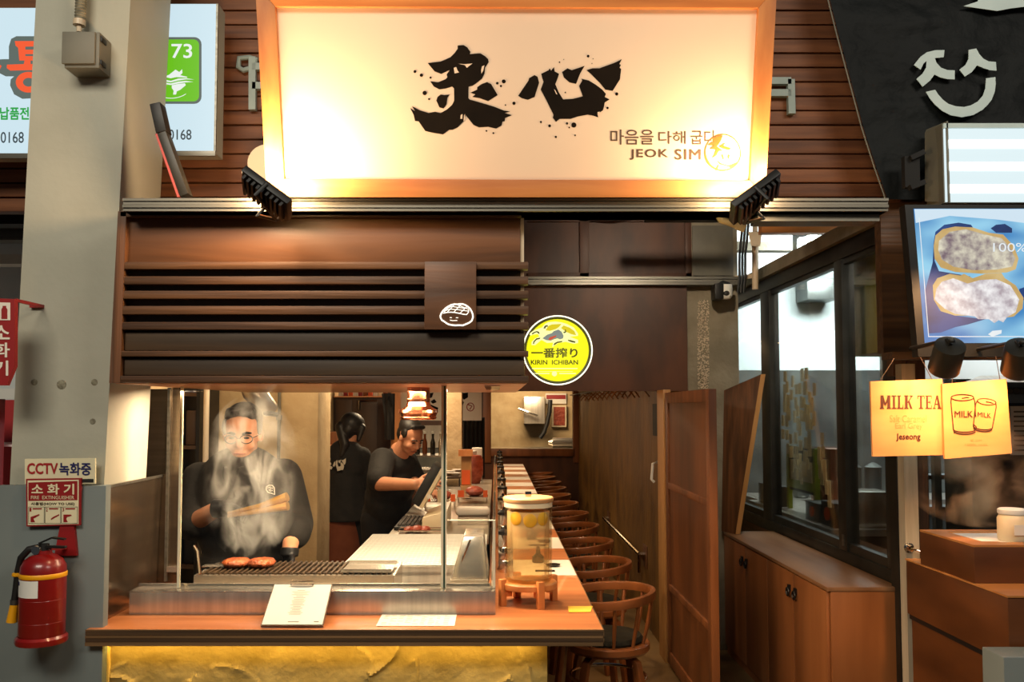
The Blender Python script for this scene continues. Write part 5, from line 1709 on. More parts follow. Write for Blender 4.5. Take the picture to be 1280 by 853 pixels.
for s_ in (-1, 1):
    pts = [neck + R @ V((s_ * 0.070, -0.03, 0.005)), neck + R @ V((s_ * 0.062, 0.06, -0.02)), chest + R @ V((s_ * 0.035, 0.165, 0.10)), chest + R @ V((-0.01, 0.185, -0.02))]
    ribbon(cf, pts, 0.016, 0.045)
cf.build('collar', m_shirt, ch, 0.004)
pe = (V((0, yc_ - 0.18, 0)), V((0, -1, 0)))
mb = line_px(crop([(428, 432), (440, 424), (455, 424), (466, 436), (466, 452), (468, 468), (452, 462), (436, 458), (427, 446)], 220, 495, 180 / 682), pe, 0.0022, True)
for sgm in (((434, 436), (444, 434)), ((452, 436), (460, 440)), ((440, 444), (448, 452), (458, 448)), ((446, 430), (448, 446))):
    q_ = line_px(crop(sgm, 220, 495, 180 / 682), pe, 0.0016)
    mb.add(q_.v, q_.f)
mb.build('chest_emblem', m_white, ch)
tr2 = MB()
legs(tr2, hip, R, 0.10, 0.018)
tr2.ell(hip + V((0, 0, -0.05)), (0.20, 0.165, 0.14), 18, 10)
voxel('trousers', tr2, m_trouser, ch, 0.012, 3)
g_ = MB()
hand_shapes(g_, Wr[0], (0.9, -0.15, 0.06), (0.1, -0.4, -0.9), 0.75, 0.95, 1, 1.12)
g_.cone(Wr[0] - V((0.018, -0.003, 0.001)), Wr[0] + V((0.03, -0.005, 0.002)), 0.041, 0.040, 16)
voxel('glove', g_, m_glove, ch, 0.0042, 2)
g_ = MB()
hand_shapes(g_, Wr[1], (-0.05, -0.22, -1), (-0.6, -0.5, 0.2), 0.35, 0.95, -1, 1.12)
g_.cone(Wr[1] + V((0.001, 0.004, 0.006)), Wr[1] + V((0.0, -0.005, -0.03)), 0.041, 0.040, 16)
voxel('glove', g_, m_glove, ch, 0.0042, 2)
for s_ in (-1, 1):
    shoe(ch, hip + R @ V((s_ * 0.105, 0.02, 0)), R)
# the tongs in his right glove
tg = thing('tongs', 'long golden tongs held over the grill by the chef', 'tongs', at(318, 638, 3.78))
a0, a1, a2 = at(285, 642, 3.80), at(325, 633, 3.77), at(359, 626, 3.75)
MB().tube([a0, a1, a2 + V((0, 0, 0.016))], [0.007, 0.012, 0.020], 10).build('upper_arm', m_brass, tg)
MB().tube([a0 + V((0, 0, -0.012)), a1 + V((0, 0, -0.020)), a2 + V((0.003, 0, -0.022))], [0.007, 0.012, 0.020], 10).build('lower_arm', m_brass, tg)

# ---- the woman with her back turned
yw_ = 7.6
R = frame((0.35, 0.94, 0))
wx = at(430, 600, yw_).x
wo = thing('person', 'woman with black ponytail seen from behind in a black jacket with white print', 'person', (wx, yw_, 0))
hip, chest, neck = V((wx, yw_, 0.86)), V((wx, yw_ + 0.0, 1.17)), at(434, 556, yw_)
Rh = frame((0.75, 0.45, -0.35))
hc = at(441, 536, yw_)
Ssh = [at(408, 571, yw_ + 0.05), at(453, 570, yw_)]
El = [at(404, 606, yw_ + 0.12), at(459, 605, yw_ + 0.08)]
Wr = [at(414, 632, yw_ + 0.28), at(452, 630, yw_ + 0.26)]
body = MB()
torso(body, hip, chest, neck, 0.165, 0.105, R)
P = head_shapes(body, hc, Rh, 0.94)
body.caps(neck + V((0, 0, -0.04)), 0.052, hc + V((0, 0, -0.05)), 0.05, 14)
for i in (0, 1):
    limb(body, [Ssh[i], El[i], Wr[i]], [0.045, 0.036, 0.027])
    hand_shapes(body, Wr[i], (0.25, 0.95, -0.1), (0.0, 0.1, -1), 0.5, 0.85, 1 if i else -1)
legs(body, hip, R, 0.085)
voxel('body', body, m_skin, wo, 0.0075, 3)
face_parts(wo, P, 0.94, 0.004)
hair = MB()
q = Rh.to_quaternion()
hair.ell(P(0, -0.020, 0.030), (0.096, 0.116, 0.108), 22, 14, q)
hair.ell(P(0, -0.05, -0.03), (0.09, 0.075, 0.09), 18, 12, q)
hair.caps(P(0.075, 0.055, 0.03), 0.034, P(0.085, 0.058, -0.085), 0.020, 10)
hair.caps(P(-0.075, 0.055, 0.03), 0.034, P(-0.085, 0.05, -0.085), 0.020, 10)
pt = P(0, -0.12, -0.03)
limb(hair, [pt, at(431, 556, yw_ - 0.10), at(427, 570, yw_ - 0.125)], [0.045, 0.042, 0.020])
voxel('hair', hair, m_hair, wo, 0.007, 2)
jk = MB()
torso(jk, hip + V((0, 0, -0.03)), chest, chest.lerp(neck, 0.9), 0.165, 0.105, R, 0.03)
jk.cone(V((wx, yw_, 1.12)), V((wx, yw_, 0.70)), 0.155, 0.215, 22)
for i in (0, 1):
    limb(jk, [Ssh[i], El[i], El[i].lerp(Wr[i], 0.85)], [0.078, 0.066, 0.056])
voxel('jacket', jk, m_shirt, wo, 0.011, 4)
ap_ = MB()
ap_.cone(V((wx - 0.03, yw_, 0.78)), V((wx - 0.04, yw_, 0.24)), 0.185, 0.215, 26)
voxel('apron', ap_, m_apron, wo, 0.012, 2)
tr2 = MB()
legs(tr2, hip, R, 0.085, 0.014)
voxel('trousers', tr2, m_trouser, wo, 0.012, 2)
for s_ in (-1, 1):
    shoe(wo, hip + R @ V((s_ * 0.09, 0.02, 0)), R)
pw = (V((wx, yw_ - 0.185, 0)), V((-0.20, -0.98, 0)))
mb = MB()
for P_ in hA, hB, hC:
    poly_px(mb, [(402.5 + x * 0.0155, 569 + y * 0.024) for x, y in P_], pw, 0.001, 0.002)
mb.build('back_print', m_white, wo, fix=False)
mb = MB()
for P_ in sA:
    poly_px(mb, [(415 + x * 0.0195, 569 + y * 0.032) for x, y in P_], pw, 0.001, 0.002)
mb.build('back_print', m_white, wo, fix=False)

# ---- the man leaning over the till
ym = 6.5
R = frame((0.75, -0.55, -0.28))
Rt = frame((0.80, -0.60, 0))
mx = at(488, 620, ym).x
mn = thing('person', 'man in a black tee shirt leaning over and tapping the till screen', 'person', (mx, ym + 0.1, 0))
hip, chest, neck = V((mx - 0.06, ym + 0.16, 0.86)), at(490, 600, ym + 0.05), at(498, 563, ym - 0.02)
Rh = frame((0.62, -0.62, -0.50))
hc = at(513, 547, ym - 0.12)
Ssh = [at(478, 576, ym - 0.16), at(508, 577, ym + 0.14)]
El = [at(475, 605, ym - 0.36), at(518, 603, ym + 0.04)]
Wr = [at(519, 606, ym - 0.62), at(524, 610, ym - 0.42)]
body = MB()
torso(body, hip, chest, neck, 0.20, 0.14, Rt)
P = head_shapes(body, hc, Rh, 1.0)
body.caps(neck + V((0, 0, -0.06)), 0.066, hc + Rh @ V((0, -0.025, -0.05)), 0.060, 14)
limb(body, [Ssh[0], El[0], Wr[0]], [0.062, 0.052, 0.036])
limb(body, [Ssh[1], El[1], Wr[1]], [0.058, 0.046, 0.033])
hand_shapes(body, Wr[0], (0.95, -0.18, 0.10), (0.3, 0.7, -0.4), 0.30, 1.0, 1)
hand_shapes(body, Wr[1], (0.8, -0.5, -0.1), (0, 0.1, -1), 0.45, 1.0, -1)
legs(body, hip, Rt, 0.10)
voxel('body', body, m_skin, mn, 0.0065, 3)
face_parts(mn, P, 1.0, 0.006)
hair = MB()
q = Rh.to_quaternion()
hair.ell(P(0, -0.036, 0.064), (0.083, 0.094, 0.074), 22, 14, q)
hair.ell(P(0, -0.062, 0.01), (0.076, 0.054, 0.08), 18, 12, q)
for sx in (-1, 1):
    hair.ell(P(sx * 0.074, 0.0, 0.034), (0.014, 0.034, 0.036), 12, 8, q)
hair.caps(P(-0.045, 0.042, 0.108), 0.016, P(0.045, 0.046, 0.110), 0.016, 10)
voxel('hair', hair, m_hair, mn, 0.006, 1)
sh_ = MB()
torso(sh_, hip + V((0, 0, -0.02)), chest, chest.lerp(neck, 0.92), 0.20, 0.14, Rt, 0.022)
limb(sh_, [Ssh[0], El[0] + V((-0.012, 0.03, 0.030))], [0.094, 0.086])
limb(sh_, [Ssh[1], El[1] + V((0, 0.03, 0.03))], [0.088, 0.078])
voxel('tee_shirt', sh_, m_shirt, mn, 0.010, 4)
tr2 = MB()
legs(tr2, hip, Rt, 0.10, 0.018)
tr2.ell(hip + V((0, 0, -0.05)), (0.19, 0.16, 0.14), 18, 10, Rt.to_quaternion())
voxel('trousers', tr2, m_trouser, mn, 0.012, 3)
for s_ in (-1, 1):
    shoe(mn, hip + Rt @ V((s_ * 0.105, 0.02, 0)), Rt)

# steam over the grill
ms = steam_mat('grill_steam', 16.0, (250, 244, 236), 11.0, 0, 1, 0.47, 0.70, (1.0, 1.0, 0.5))
c = at(308, 625, 3.66)
mb = MB()
mb.ell((c.x + 0.01, 3.68, 1.365), (0.215, 0.15, 0.345), 28, 18)
o = mb.build('steam', ms)
tag(o, 'pale steam rising from the meat patties in front of the chef', 'steam', None, 'stuff')


# ================================================================== RIGHT SIDE
# glazed room: window wall along X, cabinet in front
XW, YN, YFR = 1.90, 4.24, 7.4
zs, zh = 0.82, 2.545
winr = thing('window_2', None, None)
winr['kind'] = 'structure'
ym1, ym2 = XW * FPX / (1050 - 620), XW * FPX / (957 - 620)
for nm, y0, y1, z0, z1 in (('window_sill', YN, YFR, zs - 0.02, zs + 0.055), ('window_frame', YN, YFR, zh - 0.07, zh + 0.02), ('window_frame', YN, YN + 0.075, zs + 0.055, zh - 0.07),
                           ('window_frame', ym1 - 0.05, ym1 + 0.06, zs + 0.055, zh - 0.07), ('window_frame', ym2 - 0.10, ym2 + 0.10, zs + 0.055, zh - 0.07), ('window_frame', YFR - 0.2, YFR, zs + 0.055, zh - 0.07)):
    MB().box(XW, XW + 0.07, y0, y1, z0, z1).build(nm, m_winframe, winr, 0.005)
for y0, y1 in ((YN + 0.075, ym1 - 0.05), (ym1 + 0.06, ym2 - 0.10), (ym2 + 0.10, YFR - 0.2)):
    MB().box(XW + 0.03, XW + 0.036, y0, y1, zs + 0.055, zh - 0.07).build('pane', m_glass, winr)
    MB().box(XW + 0.012, XW + 0.050, y0, y0 + 0.03, zs + 0.055, zh - 0.07).build('sash', m_winframe, winr)
    MB().box(XW + 0.012, XW + 0.050, y0 + 0.03, y1, zs + 0.055, zs + 0.10).build('sash', m_winframe, winr)
    MB().box(XW + 0.012, XW + 0.050, y0 + 0.03, y1, zh - 0.10, zh - 0.07).build('sash', m_winframe, winr)
MB().box(XW - 0.004, XW + 0.0, ym1 - 0.02, ym1 + 0.01, zs + 0.08, zs + 0.14).build('window_latch', m_alu, winr)
struct('trim_4', MB().box(XW - 0.03, XW + 0.10, YN, YFR, zh + 0.021, zh + 0.10), m_concrete)
struct('trim_5', MB().box(XW + 0.071, XW + 0.16, YN - 0.02, YN + 0.06, 0, zh + 0.1), m_darkwood_z)
struct('wall_below_window', MB().box(XW + 0.001, XW + 0.07, YN, YFR, 0, zs - 0.021), m_darkwood_y)

XC, YC0, YC1 = fx(1030, 4.17), 4.17, 6.05
cbn = thing('low_cabinet', 'long low wooden cabinet with black ring pulls under the black framed window', 'cabinet', (1.7, 5.1, 0))
MB().box(XC + 0.015, XW - 0.012, YC0 + 0.012, YC1, 0.0, 0.795).build('body', m_cab, cbn)
MB().box(XC - 0.004, XW - 0.006, YC0 - 0.004, YC1, 0.795, 0.815).build('cabinet_top', m_cabtop, cbn, 0.003)
MB().box(XC + 0.015, XW - 0.012, YC0, YC0 + 0.012, 0.0, 0.794).build('end_panel', m_cab, cbn, 0.002)
edges = [YC0 + 0.014] + [XC * FPX / (p - 620) for p in (987, 955, 928)] + [YC1 - 0.004]
for i in range(4):
    y0, y1 = edges[i] + 0.003, edges[i + 1] - 0.003
    d = MB().box(XC, XC + 0.0145, y0, y1, 0.06, 0.790).build('door', m_cab, cbn, 0.002)
    hy = (y1 - 0.045) if i in (0, 2) else (y0 + 0.045)
    hb = MB()
    hb.box(XC - 0.012, XC, hy - 0.012, hy + 0.012, 0.690, 0.722)
    hb.tube([(XC - 0.014, hy + 0.020 * math.cos(2 * PI * k / 16), 0.685 + 0.020 * math.sin(2 * PI * k / 16)) for k in range(16)], 0.0055, 6, True)
    hb.build('ring_pull', m_black, d)
# leaning board
lb = thing('leaning_board', 'dark brown board leaning on the concrete pillar at the far end of the cabinet', 'board', (1.7, 6.0, 0.816))
A = [V((fx(917, 5.9), 5.9, 0.817)), V((fx(899, 6.06), 6.045, 0.817)), at(905, 488, 6.045), at(951, 468, 5.9)]
px_ = V((0.030, 0, 0))
MB().hexa([a for a in A], [a + px_ for a in A]).build('board_face', m_darkwood_z, lb, 0.002)
eb_ = [A[0] + V((0, -0.006, 0)), A[0] + V((0, -0.001, 0)), A[3] + V((0, -0.001, 0)), A[3] + V((0, -0.006, 0))]
MB().hexa(eb_, [a + px_ for a in eb_]).build('edge_band', m_jamb, lb)

# wooden tile hanging in the window
mo = thing('tile_hanging', 'ragged hanging of thin wooden tiles behind the middle window pane', 'decoration', (XW + 0.05, 5.2, 1.9))
xt = XW + 0.052
cols_ = [(982, 462, 3), (986, 475, 3), (979, 500, 3), (990, 468, 2), (994, 478, 3), (1001, 460, 5), (1008, 458, 2), (1012, 488, 4), (1016, 500, 2), (984, 518, 3), (989, 540, 2), (996, 505, 4), (1010, 520, 4), (1006, 545, 3), (990, 556, 2), (995, 566, 2), (1001, 572, 2), (1005, 562, 2), (1026, 540, 3), (1029, 556, 3), (1024, 565, 2), (1033, 584, 2), (1037, 600, 2), (983, 488, 2), (1004, 478, 3), (1009, 505, 2), (1017, 478, 3), (999, 548, 2)]
tile_me = MB().box(-0.003, 0.003, -0.030, 0.030, -0.046, 0.046).build('tile', m_tilewood)
tile_me.parent = mo
first = True
for (px, py, n) in cols_:
    for j in range(n):
        p = atx(px + random.uniform(-2.2, 2.2), py + 9 + j * 17, xt + random.uniform(-0.008, 0.008))
        if first:
            o = tile_me
            first = False
        else:
            o = tile_me.copy()
            COL.objects.link(o)
        o.location = p - V(mo.location)
        o.scale = (1, random.uniform(0.65, 0.9), random.uniform(0.7, 0.92))

# inside the glazed room
struct('wall_back', MB().box(1.98, 6.5, 7.7, 7.8, fz(463, 7.7), 5.2), m_whitetile)
struct('wall_back_lower', MB().box(1.98, 6.5, 7.7, 7.8, 0, fz(463, 7.7) - 0.002), m_greyband)
struct('wall_room_side', MB().box(6.4, 6.5, 3.5, 7.7, 0, 3.2), m_greyband)
rc = thing('room_worktop', 'stainless worktop inside the glazed room behind the window', 'worktop', (2.5, 6, 0))
MB().box(2.02, 2.44, 5.35, 7.1, 0.88, 0.92).build('top', m_steel_b, rc)
MB().box(2.05, 2.42, 5.38, 7.05, 0, 0.8799).build('base', m_greyband, rc)


def inbox(lab, name, cat, x0, x1, y0, y1, z0, z1, m):
    o = MB().box(x0, x1, y0, y1, z0, z1).build(name, m, None, 0.006)
    return tag(o, lab, cat)


z = 0.921
pf = thing('lime_stand', 'lime green framed display stand inside the window behind the wooden tiles', 'stand', (2.2, 5.85, z))
y0, y1, zb_, ztp = 5.95, 6.5, z, 1.38
for y in (y0, y1):
    MB().box(2.14, 2.17, y - 0.02, y + 0.02, zb_, ztp).build('post', m_lime, pf)
MB().box(2.15, 2.16, y0 + 0.02, y1 - 0.02, z + 0.14, ztp).build('panel', m_black, pf)
MB().box(2.144, 2.15, y0 + 0.02, y1 - 0.02, z + 0.16, z + 0.22).build('lime_band', m_lime, pf)
MB().box(2.144, 2.15, y0 + 0.06, y1 - 0.06, z + 0.22, z + 0.36).build('picture', m_plastic_w, pf)
for i, (y0, y1, c_, h) in enumerate(((5.40, 5.62, m_black, 0.15), (5.0, 5.2, m_copper, 0.0), (6.56, 6.95, m_black, 0.15), (5.66, 5.90, m_greyband, 0.12))):
    if h:
        t = thing('carton', ('black carton with a round orange label inside the window', '', 'black carton far inside the window behind the lime stand', 'grey carton inside the nearest window pane')[i], 'carton', (2.15, y0, z))
        MB().box(2.06, 2.17, y0, y1, z, z + h).build('box', c_, t, 0.004)
        MB().cone((2.054, (y0 + y1) / 2, z + h * 0.5), (2.0595, (y0 + y1) / 2, z + h * 0.5), h * 0.28, None, 20).build('round_label', m_orange, t)
inbox('copper coloured steel machine with four holes behind the window pane', 'steel_machine', 'machine', 2.24, 2.42, 5.92, 6.3, 0.921, 1.38, m_copper)
inbox('steel box on the worktop seen through the nearest window pane', 'steel_box', 'box', 2.22, 2.42, 5.42, 5.66, 0.921, 1.14, m_steel)
o = inbox('olive grey metal duct hanging inside the nearest window pane', 'hanging_duct', 'duct', 2.06, 2.40, 4.75, 5.15, fz(443, 4.9), 3.5, m_duct)
o = inbox('small blue grey box high inside the middle window pane', 'wall_fan_box', 'fan box', fx(1012, 7.4), fx(1052, 7.4), 7.4, 7.69, fz(374, 7.4), fz(348, 7.4), m_greyband)
pn = thing('cook_pots', 'dark pots on the lower back wall of the glazed room', 'pot', (2.8, 7.3, 1.2))
for i, px in enumerate((1000, 1022, 1065, 1090)):
    c = at(px, 540, 7.25)
    o = MB().lathe([(0.05, z), (0.065, z + 0.02), (0.065, z + 0.24), (0.07, z + 0.25), (0.03, z + 0.28), (0.0, z + 0.29)], (c.x, 7.25, 0), 18).build('cooking_pot', m_greyband)
    tag(o, 'grey cooking pot at the back of the glazed room, %s from the left' % ORD[i], 'pot', 'cooking pots in the glazed room')
bpy.data.objects.remove(pn)
bc = thing('back_counter', 'grey back counter along the far wall of the glazed room', 'counter', (3.2, 7.4, 0))
MB().box(2.10, 5.2, 7.12, 7.69, 0.86, 0.92).build('top', m_steel_b, bc)
MB().box(2.15, 5.15, 7.15, 7.69, 0.0, 0.86).build('base', m_greyband, bc)

# hall seen above the window: pale wall, beams
struct('wall_hall', MB().box(1.3, 7.0, 9.4, 9.5, 2.3, 6.0), m_cream)
wb = struct('beam', MB().box(fx(956, 5.6), fx(1085, 5.6), 5.6, 5.68, fz(291, 5.6), fz(276, 5.6)), m_signframe)
struct('beam', MB().box(1.2, 6.5, 7.0, 7.12, fz(313, 7.0), fz(302, 7.0)), m_concrete)
struct('beam', MB().box(fx(1000, 6.6), fx(1012, 6.6), 6.6, 6.7, 2.70, 5.0), m_greyband)
struct('beam', MB().box(fx(1018, 6.7), fx(1026, 6.7), 6.7, 6.8, 2.70, 5.0), m_columnpaint)
struct('beam', MB().box(0.9, 2.6, 5.2, 5.3, fz(274, 5.2), fz(266, 5.2)), m_black)

# pipes, cables and camera above the pillar
pv2 = thing('white_pipe_elbow', 'cream pipe elbow under the right flood lamp', 'pipe', at(910, 272, 2.96))
MB().tube([at(896, 256, 2.99), at(897, 268, 2.99), at(902, 275, 2.99), at(912, 278, 2.99), at(928, 284, 3.0)], 0.0135, 12).build('elbow', m_pvc, pv2)
MB().cone(at(921, 281, 2.995), at(931, 285, 2.995), 0.0165, None, 14).build('socket', m_pvc, pv2)
dp = thing('drain_pipe', 'cream hopper and down pipe right of the concrete pillar', 'pipe', at(943, 350, 6.0))
MB().hexa([at(939, 308, 5.9), at(950, 308, 5.9), at(950, 308, 6.05), at(939, 308, 6.05)], [at(935, 290, 5.9), at(953, 290, 5.9), at(953, 290, 6.05), at(935, 290, 6.05)]).build('hopper', m_pvc, dp)
MB().cone(at(944, 362, 6.0), at(944, 308, 6.0), 0.022, None, 12).build('pipe', m_pvc, dp)
MB().bar(at(944, 345, 6.0), V((1.66, 6.12, at(944, 345, 6.0).z)), 0.02, 0.03).build('pipe_bracket', m_pvc, dp)
MB().cone(at(944, 290, 6.0), at(944, 240, 6.0), 0.018, None, 12).build('upper_pipe', m_pvc, dp)
for i, dx in enumerate((-3.6, 0, 3.6)):
    p = [at(934 + dx, 258, 5.98), at(931 + dx, 290, 5.98), at(928 + dx, 320, 5.98), at(928 + dx, 345, 5.98), at(926 + dx, 366, 5.98)]
    o = MB().tube(p, 0.009, 6).build('black_cable', m_rubber)
    tag(o, 'black cable running down beside the concrete pillar, %s from the left' % ORD[i], 'cable', 'black cables by the pillar')
sc_ = at(906, 365, 5.9)
cm = thing('security_camera', 'white dome security camera on a black bracket at the pillar top', 'camera', sc_)
MB().box(sc_.x - 0.07, sc_.x - 0.012, 5.88, 6.0, sc_.z - 0.05, sc_.z + 0.055).build('bracket', m_black, cm, 0.004)
MB().tube([sc_ + V((-0.04, 0.04, 0.05)), sc_ + V((0, 0.04, 0.075)), sc_ + V((0.045, 0.04, 0.06))], 0.010, 8).build('cable', m_rubber, cm)
MB().lathe([(0.0, 0.055), (0.042, 0.05), (0.045, 0.02), (0.043, -0.03), (0.030, -0.045), (0.0, -0.05)], (sc_.x + 0.012, 5.92, sc_.z), 20).build('dome', m_whitepaint, cm)
MB().lathe([(0.0, 0.012), (0.016, 0.009), (0.022, 0.0), (0.0, 0.0)], (sc_.x + 0.008, 5.884, sc_.z - 0.012), 16, QF).build('lens', m_black, cm)
cw = thing('wall_cable', 'thin dark cable sagging under the aluminium beam over the entrance', 'cable', at(760, 270, 5.9))
MB().tube([at(712, 262, 6.0), at(735, 271, 6.0), at(765, 275, 6.0), at(795, 271, 6.0), at(815, 264, 6.0)], 0.010, 6).build('cable_line', m_rubber, cw)

# black tarpaulin with the pale smiling mark
YT = 3.62
tp_ = thing('tarpaulin', 'crinkled black tarpaulin with a pale smiling mark beside the planked wall', 'tarpaulin', at(1180, 120, YT))
mb = MB()
left = [(1030, -60), (1036, 0), (1046, 40), (1062, 100), (1078, 160), (1094, 210), (1108, 250)]


def lx(py):
    for (xa, ya), (xb_, yb2) in zip(left, left[1:]):
        if ya <= py <= yb2:
            return xa + (xb_ - xa) * (py - ya) / (yb2 - ya)
    return left[-1][0]


nx, ny = 70, 60
for j in range(ny + 1):
    py = -60 + 310 * j / ny
    for i in range(nx + 1):
        px = lx(py) + (1620 - lx(py)) * i / nx
        p = at(px, py, YT)
        w = 0.016 * noise.noise(V((p.x * 3, p.z * 9, 2))) + 0.012 * abs(noise.noise(V((p.x * 7 + p.z * 3, p.z * 12, 7)))) + 0.004 * noise.noise(V((p.x * 25, p.z * 35, 1)))
        mb.v.append(V((p.x, YT - 0.01 + w * min(1, i / 6 + 0.2), p.z)))
for j in range(ny):
    for i in range(nx):
        a = j * (nx + 1) + i
        mb.f.append((a, a + nx + 1, a + nx + 2, a + 1))
sheet = mb.build('sheet', m_tarp, tp_, 0, 60)
MB().tube([at(x - 1, y, YT - 0.022) for x, y in left], 0.003, 6).build('hem_cord', m_boxgrey, tp_)
plt = (V((0, YT - 0.036, 0)), V((0, -1, 0)))
k = 140 / 1086


def arc(cx, cy, r, a0, a1, n=14):
    return [(cx + r * math.cos(math.radians(a0 + (a1 - a0) * i / n)), cy + r * math.sin(math.radians(a0 + (a1 - a0) * i / n))) for i in range(n + 1)]


for nm, P_ in (('smile_stroke', [(132, 505), (222, 485), (250, 530), (300, 585), (350, 622), (420, 645), (500, 652), (570, 635), (635, 598), (685, 540), (708, 470), (715, 375), (805, 362), (808, 430), (800, 500), (770, 580), (730, 632), (680, 680), (590, 730), (480, 752), (370, 732), (290, 690), (220, 630), (170, 570)]),
                ('eye_stroke', [(15, 245), (80, 165), (140, 122), (220, 102), (312, 100), (304, 170), (218, 178), (235, 225), (280, 272), (340, 294), (411, 297), (411, 384), (340, 382), (270, 365), (215, 338), (170, 398), (100, 455), (40, 380), (98, 330), (135, 270), (138, 205), (108, 232), (80, 290)]),
                ('eye_stroke', [(546, 98), (620, 85), (650, 140), (690, 185), (740, 210), (810, 215), (816, 300), (750, 295), (690, 275), (628, 248), (575, 315), (510, 357), (456, 290), (515, 245), (545, 185)])):
    mb = MB()
    poly_px(mb, crop(P_, 1140, 50, k), plt, 0.0, 0.003)
    mb.build(nm, m_palesign, tp_, fix=False)
mb = MB()
poly_px(mb, [(1204, 8), (1222, 2), (1225, -20), (1300, -20), (1300, 8), (1278, 9), (1262, 11), (1246, 14), (1225, 11)], plt, 0.0, 0.003)
mb.build('white_print', m_palesign, tp_, fix=False)

# light box over the stall
lbx = thing('tube_light_box', 'bright white light box with glowing tubes over the food screen', 'light box', at(1240, 200, 3.5))
yb3 = 3.45
b0, bz0, bz1 = fx(1189, yb3), fz(253, yb3), fz(154, yb3)
MB().box(b0, b0 + 0.5, yb3 + 0.012, yb3 + 0.15, bz0, bz1).build('case', m_boxgrey, lbx)
MB().box(b0 + 0.004, b0 + 0.5, yb3 + 0.006, yb3 + 0.0115, bz0 + 0.003, bz1 - 0.02).build('diffuser', e_lightbox, lbx)
MB().box(b0, b0 + 0.5, yb3, yb3 + 0.011, bz1 - 0.019, bz1).build('top_strip', m_palesign, lbx)
for py in (180, 208, 236):
    MB().cone((b0 + 0.02, yb3 + 0.002, fz(py, yb3)), (b0 + 0.48, yb3 + 0.002, fz(py, yb3)), 0.018, None, 14).build('tube', e_tube, lbx)
sp_ = thing('side_board', 'dull brown board closing the left side of the bright light box', 'board', at(1170, 200, 3.5))
MB().hexa([at(1156, 252, 3.58), at(1156, 166, 3.58), at(1158, 162, 3.58), at(1158, 252, 3.58)], [at(1186, 253, 3.45), at(1183, 152, 3.45), at(1185, 151, 3.45), at(1188, 253, 3.45)]).build('board_face', m_boxgrey, sp_)
MB().bar(at(1137, 235, 3.5), at(1155, 228, 3.5), 0.03, 0.02).bar(at(1138, 198, 3.5), at(1155, 190, 3.5), 0.02, 0.02).build('bracket', m_blackmatt, sp_)
MB().box(fx(1137, 3.52), fx(1156, 3.52), 3.51, 3.54, fz(235, 3.52), fz(196, 3.52)).build('socket_box', m_blackmatt, sp_)

# the food screen
sc0 = thing('food_screen', 'blue lit screen showing two filled rolls, above the milk tea boards', 'screen', at(1210, 350, 3.4))
ysn = 3.42
pls = (V((0, ysn, 0)), V((0, -1, 0)))


def flat(P_, y0, th, name, m, par):
    pl_ = (V((0, y0, 0)), V((0, -1, 0)))
    pts = [onp(x, y, pl_) for x, y in P_]
    return MB().prism(pts, V((0, th, 0))).build(name, m, par)


flat([(1131, 256), (1148, 446), (1380, 446), (1380, 256)], ysn, 0.05, 'housing', m_black, sc0)
e_scr = mat('screen_blue', (150, 208, 236), 0.3, 0, (40, 120, 188), 3.2, (1.2, 1, 2.2), detail=1.5, emit=1.0)
e_pale = mat('screen_pale', (206, 226, 240), 0.4, emit=1.0)
e_wrap = mat('screen_wrapper', (16, 46, 96), 0.4, 0, (30, 72, 140), 8, emit=1.0)
e_crust = mat('screen_crust', (196, 160, 96), 0.4, 0, (214, 186, 128), 12, emit=0.95)
e_fill = mat('screen_filling', (120, 100, 112), 0.4, 0, (230, 224, 200), 30, detail=4, contrast=0.9, emit=0.95)
e_cream = mat('screen_cream', (170, 156, 164), 0.4, 0, (246, 244, 244), 34, detail=4, contrast=0.9, emit=1.0)
e_line = mat('screen_line', (238, 246, 250), 0.4, emit=0.9)
flat([(1142, 261), (1156, 429), (1380, 429), (1380, 261)], ysn - 0.001, 0.001, 'display', e_scr, sc0)


def scr(name, m, polys, l):
    mb = MB()
    for P_ in polys:
        poly_px(mb, P_, pls, 0.0012 + l)
    return mb.build(name, m, sc0, fix=False)


k = 160 / 718
SC = lambda P_: crop(P_, 1120, 250, k)
scr('glow', e_pale, [SC([(102, 52), (720, 52), (720, 130), (560, 110), (300, 90), (110, 130)])], 0)
scr('shadow_hill', e_wrap, [SC([(530, 160), (560, 140), (610, 135), (650, 160), (650, 185), (560, 185)]), SC([(690, 500), (720, 490), (720, 560), (690, 580)])], 0.0002)
scr('wrapper', e_wrap, [SC([(220, 180), (270, 140), (350, 128), (420, 140), (440, 170), (300, 180), (230, 230), (215, 340), (240, 400), (330, 415), (420, 430), (240, 440), (205, 480), (215, 540), (240, 620), (330, 650), (500, 670), (400, 700), (330, 715), (250, 745), (180, 750), (165, 640), (160, 520), (205, 350), (210, 240)])], 0.0003)
scr('roll_crust', e_crust, [SC([(220, 200), (260, 165), (330, 150), (430, 155), (520, 185), (600, 195), (660, 260), (686, 330), (670, 390), (620, 408), (480, 415), (330, 405), (250, 380), (215, 330), (210, 260)]),
                             SC([(230, 440), (300, 415), (360, 425), (380, 415), (430, 440), (500, 415), (590, 410), (610, 440), (670, 480), (714, 550), (708, 610), (660, 655), (590, 665), (430, 650), (330, 650), (250, 625), (210, 560), (205, 480)])], 0.0005)
scr('roll_filling', e_fill, [SC([(240, 230), (300, 180), (390, 165), (500, 195), (590, 215), (640, 270), (668, 330), (650, 375), (560, 392), (430, 395), (320, 375), (255, 335), (235, 280)])], 0.0007)
scr('roll_cream', e_cream, [SC([(255, 460), (320, 440), (400, 470), (470, 450), (560, 445), (640, 480), (690, 560), (670, 630), (620, 660), (600, 688), (575, 675), (550, 692), (520, 670), (460, 670), (440, 655), (330, 640), (270, 610), (215, 560), (225, 500)])], 0.0007)
